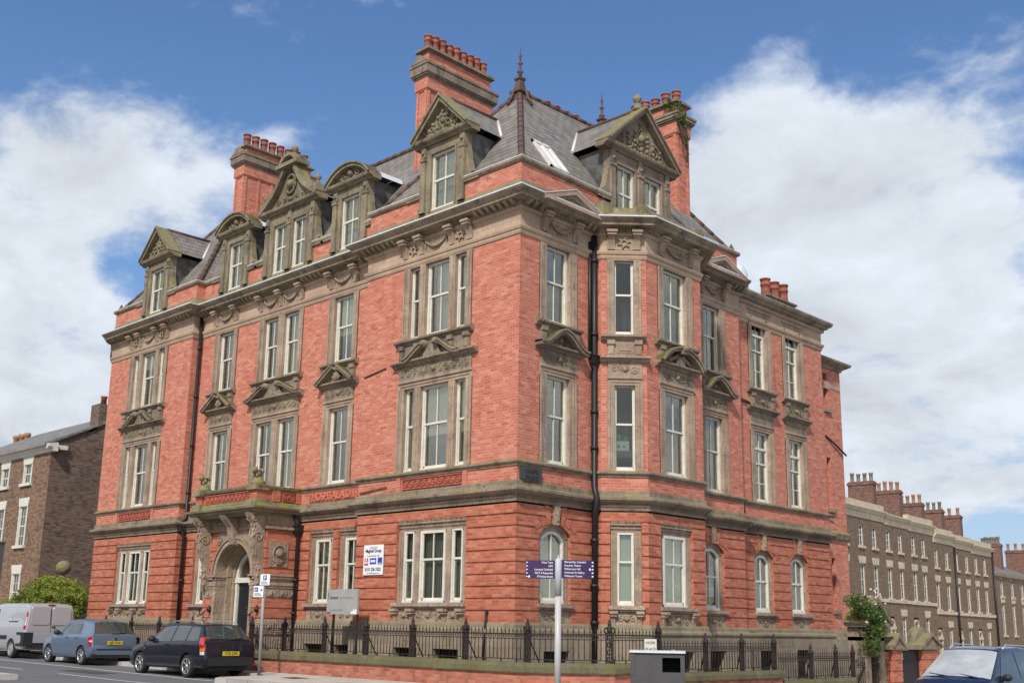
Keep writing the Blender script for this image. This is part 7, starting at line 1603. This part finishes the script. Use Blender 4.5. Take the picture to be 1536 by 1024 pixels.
for sg in (-1, 1):                                                # pressed panels of the rear doors
    y0, y1 = (.04, .72) if sg > 0 else (-.72, -.04); mb = MB(); P_ = []
    for (cy, cz, a0) in ((y1-.1, 1.72, 0), (y0+.1, 1.72, 90), (y0+.1, 1.28, 180), (y1-.1, 1.28, 270)):
        for k in range(5): a_ = R(a0+k*22.5); P_.append((cy+.1*math.cos(a_), cz+.1*math.sin(a_)))
    mb.mesh([(.0+.045*((z-1.18)/.64), y, z) for y, z in P_]+[(-.012+.045*((z-1.18)/.64), y*.98+(.38*.02 if y > 0 else -.38*.02), 1.5+(z-1.5)*.97) for y, z in P_], [(i, (i+1) % 20, 20+(i+1) % 20, 20+i) for i in range(20)]+[tuple(range(20, 40))], False); c.part(mb, 'door_panel', vp)
c.bar('shut_line', MAT['trim'], [(.06, 0, 1.86), (.008, 0, 1.25), (-.006, 0, .9)], .006, 4); c.box('door_handle', MAT['trim'], -.03, .0, -.16, -.04, 1.10, 1.14); c.box('high_brake_lamp', MAT['tail'], .05, .12, -.12, .12, 1.875, 1.91)
c.patch('side_trim', MAT['trim'], [(1.42, .66), (3.5, .66), (3.5, .78), (1.42, .80)], off=.015); c.patch('door_rail', MAT['trim'], [(.75, 1.27), (1.55, 1.27), (1.55, 1.30), (.75, 1.31)], off=.012, n=2)
for sg in (1, -1):
    for (a, b) in ((.35, 1.15), (1.3, 2.3)): c.bar('panel_crease', vp, [(a, sg*(c.ysurf(a, 1.36)+.002), 1.36), (b, sg*(c.ysurf(b, 1.36)+.002), 1.36), (b, sg*(c.ysurf(b, 1.8)+.0), 1.80), (a, sg*(c.ysurf(a, 1.8)), 1.80), (a, sg*(c.ysurf(a, 1.36)+.002), 1.36)], .008, 4)
shut(c, [(1.25, .4), (1.25, 1.85)]); c.patch('side_window', g, [(2.6, 1.2), (3.45, 1.2), (3.0, 1.72), (2.6, 1.74)]); c.toppatch('windscreen', g, 3.05, 3.8, -.92, .92)
# --- dark blue people carrier (nose to -y)
t = thing('people_carrier', 'dark blue people carrier with silver roof bars facing the camera at lower right', 'car', (8.6, 3.2, gz(8.6, 4)))
c = Car(4.75, 1.80, [(0, .36), (.25, .26), (4.4, .24), (4.75, .32)], [(0, .95), (.1, 1.02), (2.4, .99), (3.6, .95), (4.3, .78), (4.75, .5)],
        [(0, .8), (.05, 1.05), (.35, 1.62), (.5, 1.68), (1.4, 1.73), (2.4, 1.715), (2.75, 1.66), (3.85, 1.05), (4.1, .99), (4.5, .82), (4.7, .62), (4.75, .52)],
        [(0, .92), (.1, .97), (.4, 1), (3.4, 1), (4.1, .97), (4.5, .88), (4.75, .68)], [(0, .9), (.1, .86), (.5, .72), (1, .74), (2.6, .72), (2.8, .73), (3.9, .93), (4.2, .92), (4.6, .82), (4.75, .62)], (.95, 3.78), .32)
c.build(t, paint('midnight_blue_paint', (.009, .011, .034), .1), (0, 0, 0), -math.pi/2+.04); t.location = (8.34, 9.43, gz(8.1, 6.8)-.04); c.wheel(5)
c.toppatch('windscreen', plain('painted_reflection_windscreen', (.46, .48, .47), .04, coat=1, var=.3, vs=1.6), 2.80, 3.84, -.95, .95)  # pale reflection painted into the glass base colour, broken up by noise
c.patch('side_window', g, [(2.05, 1.04), (3.35, 1.01), (2.72, 1.58), (2.0, 1.60)]); c.patch('side_window', g, [(1.1, 1.05), (1.95, 1.04), (1.9, 1.61), (1.1, 1.61)]); c.patch('side_window', g, [(.32, 1.08), (1.02, 1.05), (1.02, 1.60), (.52, 1.56)])
c.toppatch('rear_window', g, .08, .34, -.9, .9)
for sg in (-1, 1):
    c.bar('roof_bar', MAT['alloy'], [(.75, sg*.60, 1.66), (.85, sg*.61, 1.745), (2.2, sg*.615, 1.77), (2.42, sg*.61, 1.67)], .02)
c.patch('headlamp', MAT['lampw'], [(4.15, .70), (4.66, .60), (4.62, .76), (4.08, .88)], off=.014)
c.bar('windscreen_wiper', MAT['trim'], [(3.92, .55, 1.06), (3.72, .0, 1.13)], .012); c.bar('windscreen_wiper', MAT['trim'], [(3.93, -.1, 1.07), (3.74, -.62, 1.12)], .012)
mirrors(c, 3.15, 1.06, MAT['trim']); shut(c, [(2.0, .3), (2.0, 1.0)]); shut(c, [(3.2, .3), (3.35, .98)]); c.box('front_grille', MAT['trim'], 4.70, 4.77, -.4, .4, .42, .55); door_handle(c, (2.15,), .9, MAT['trim'])
mb = MB(); mb.lathe((4.58, 0, .80), [(.07, 0), (.07, .015)], 14, ax=(Vector((0, 1, 0)), Vector((-.6, 0, .8)), Vector((.8, 0, .6)))); c.part(mb, 'maker_badge', MAT['chrome'])
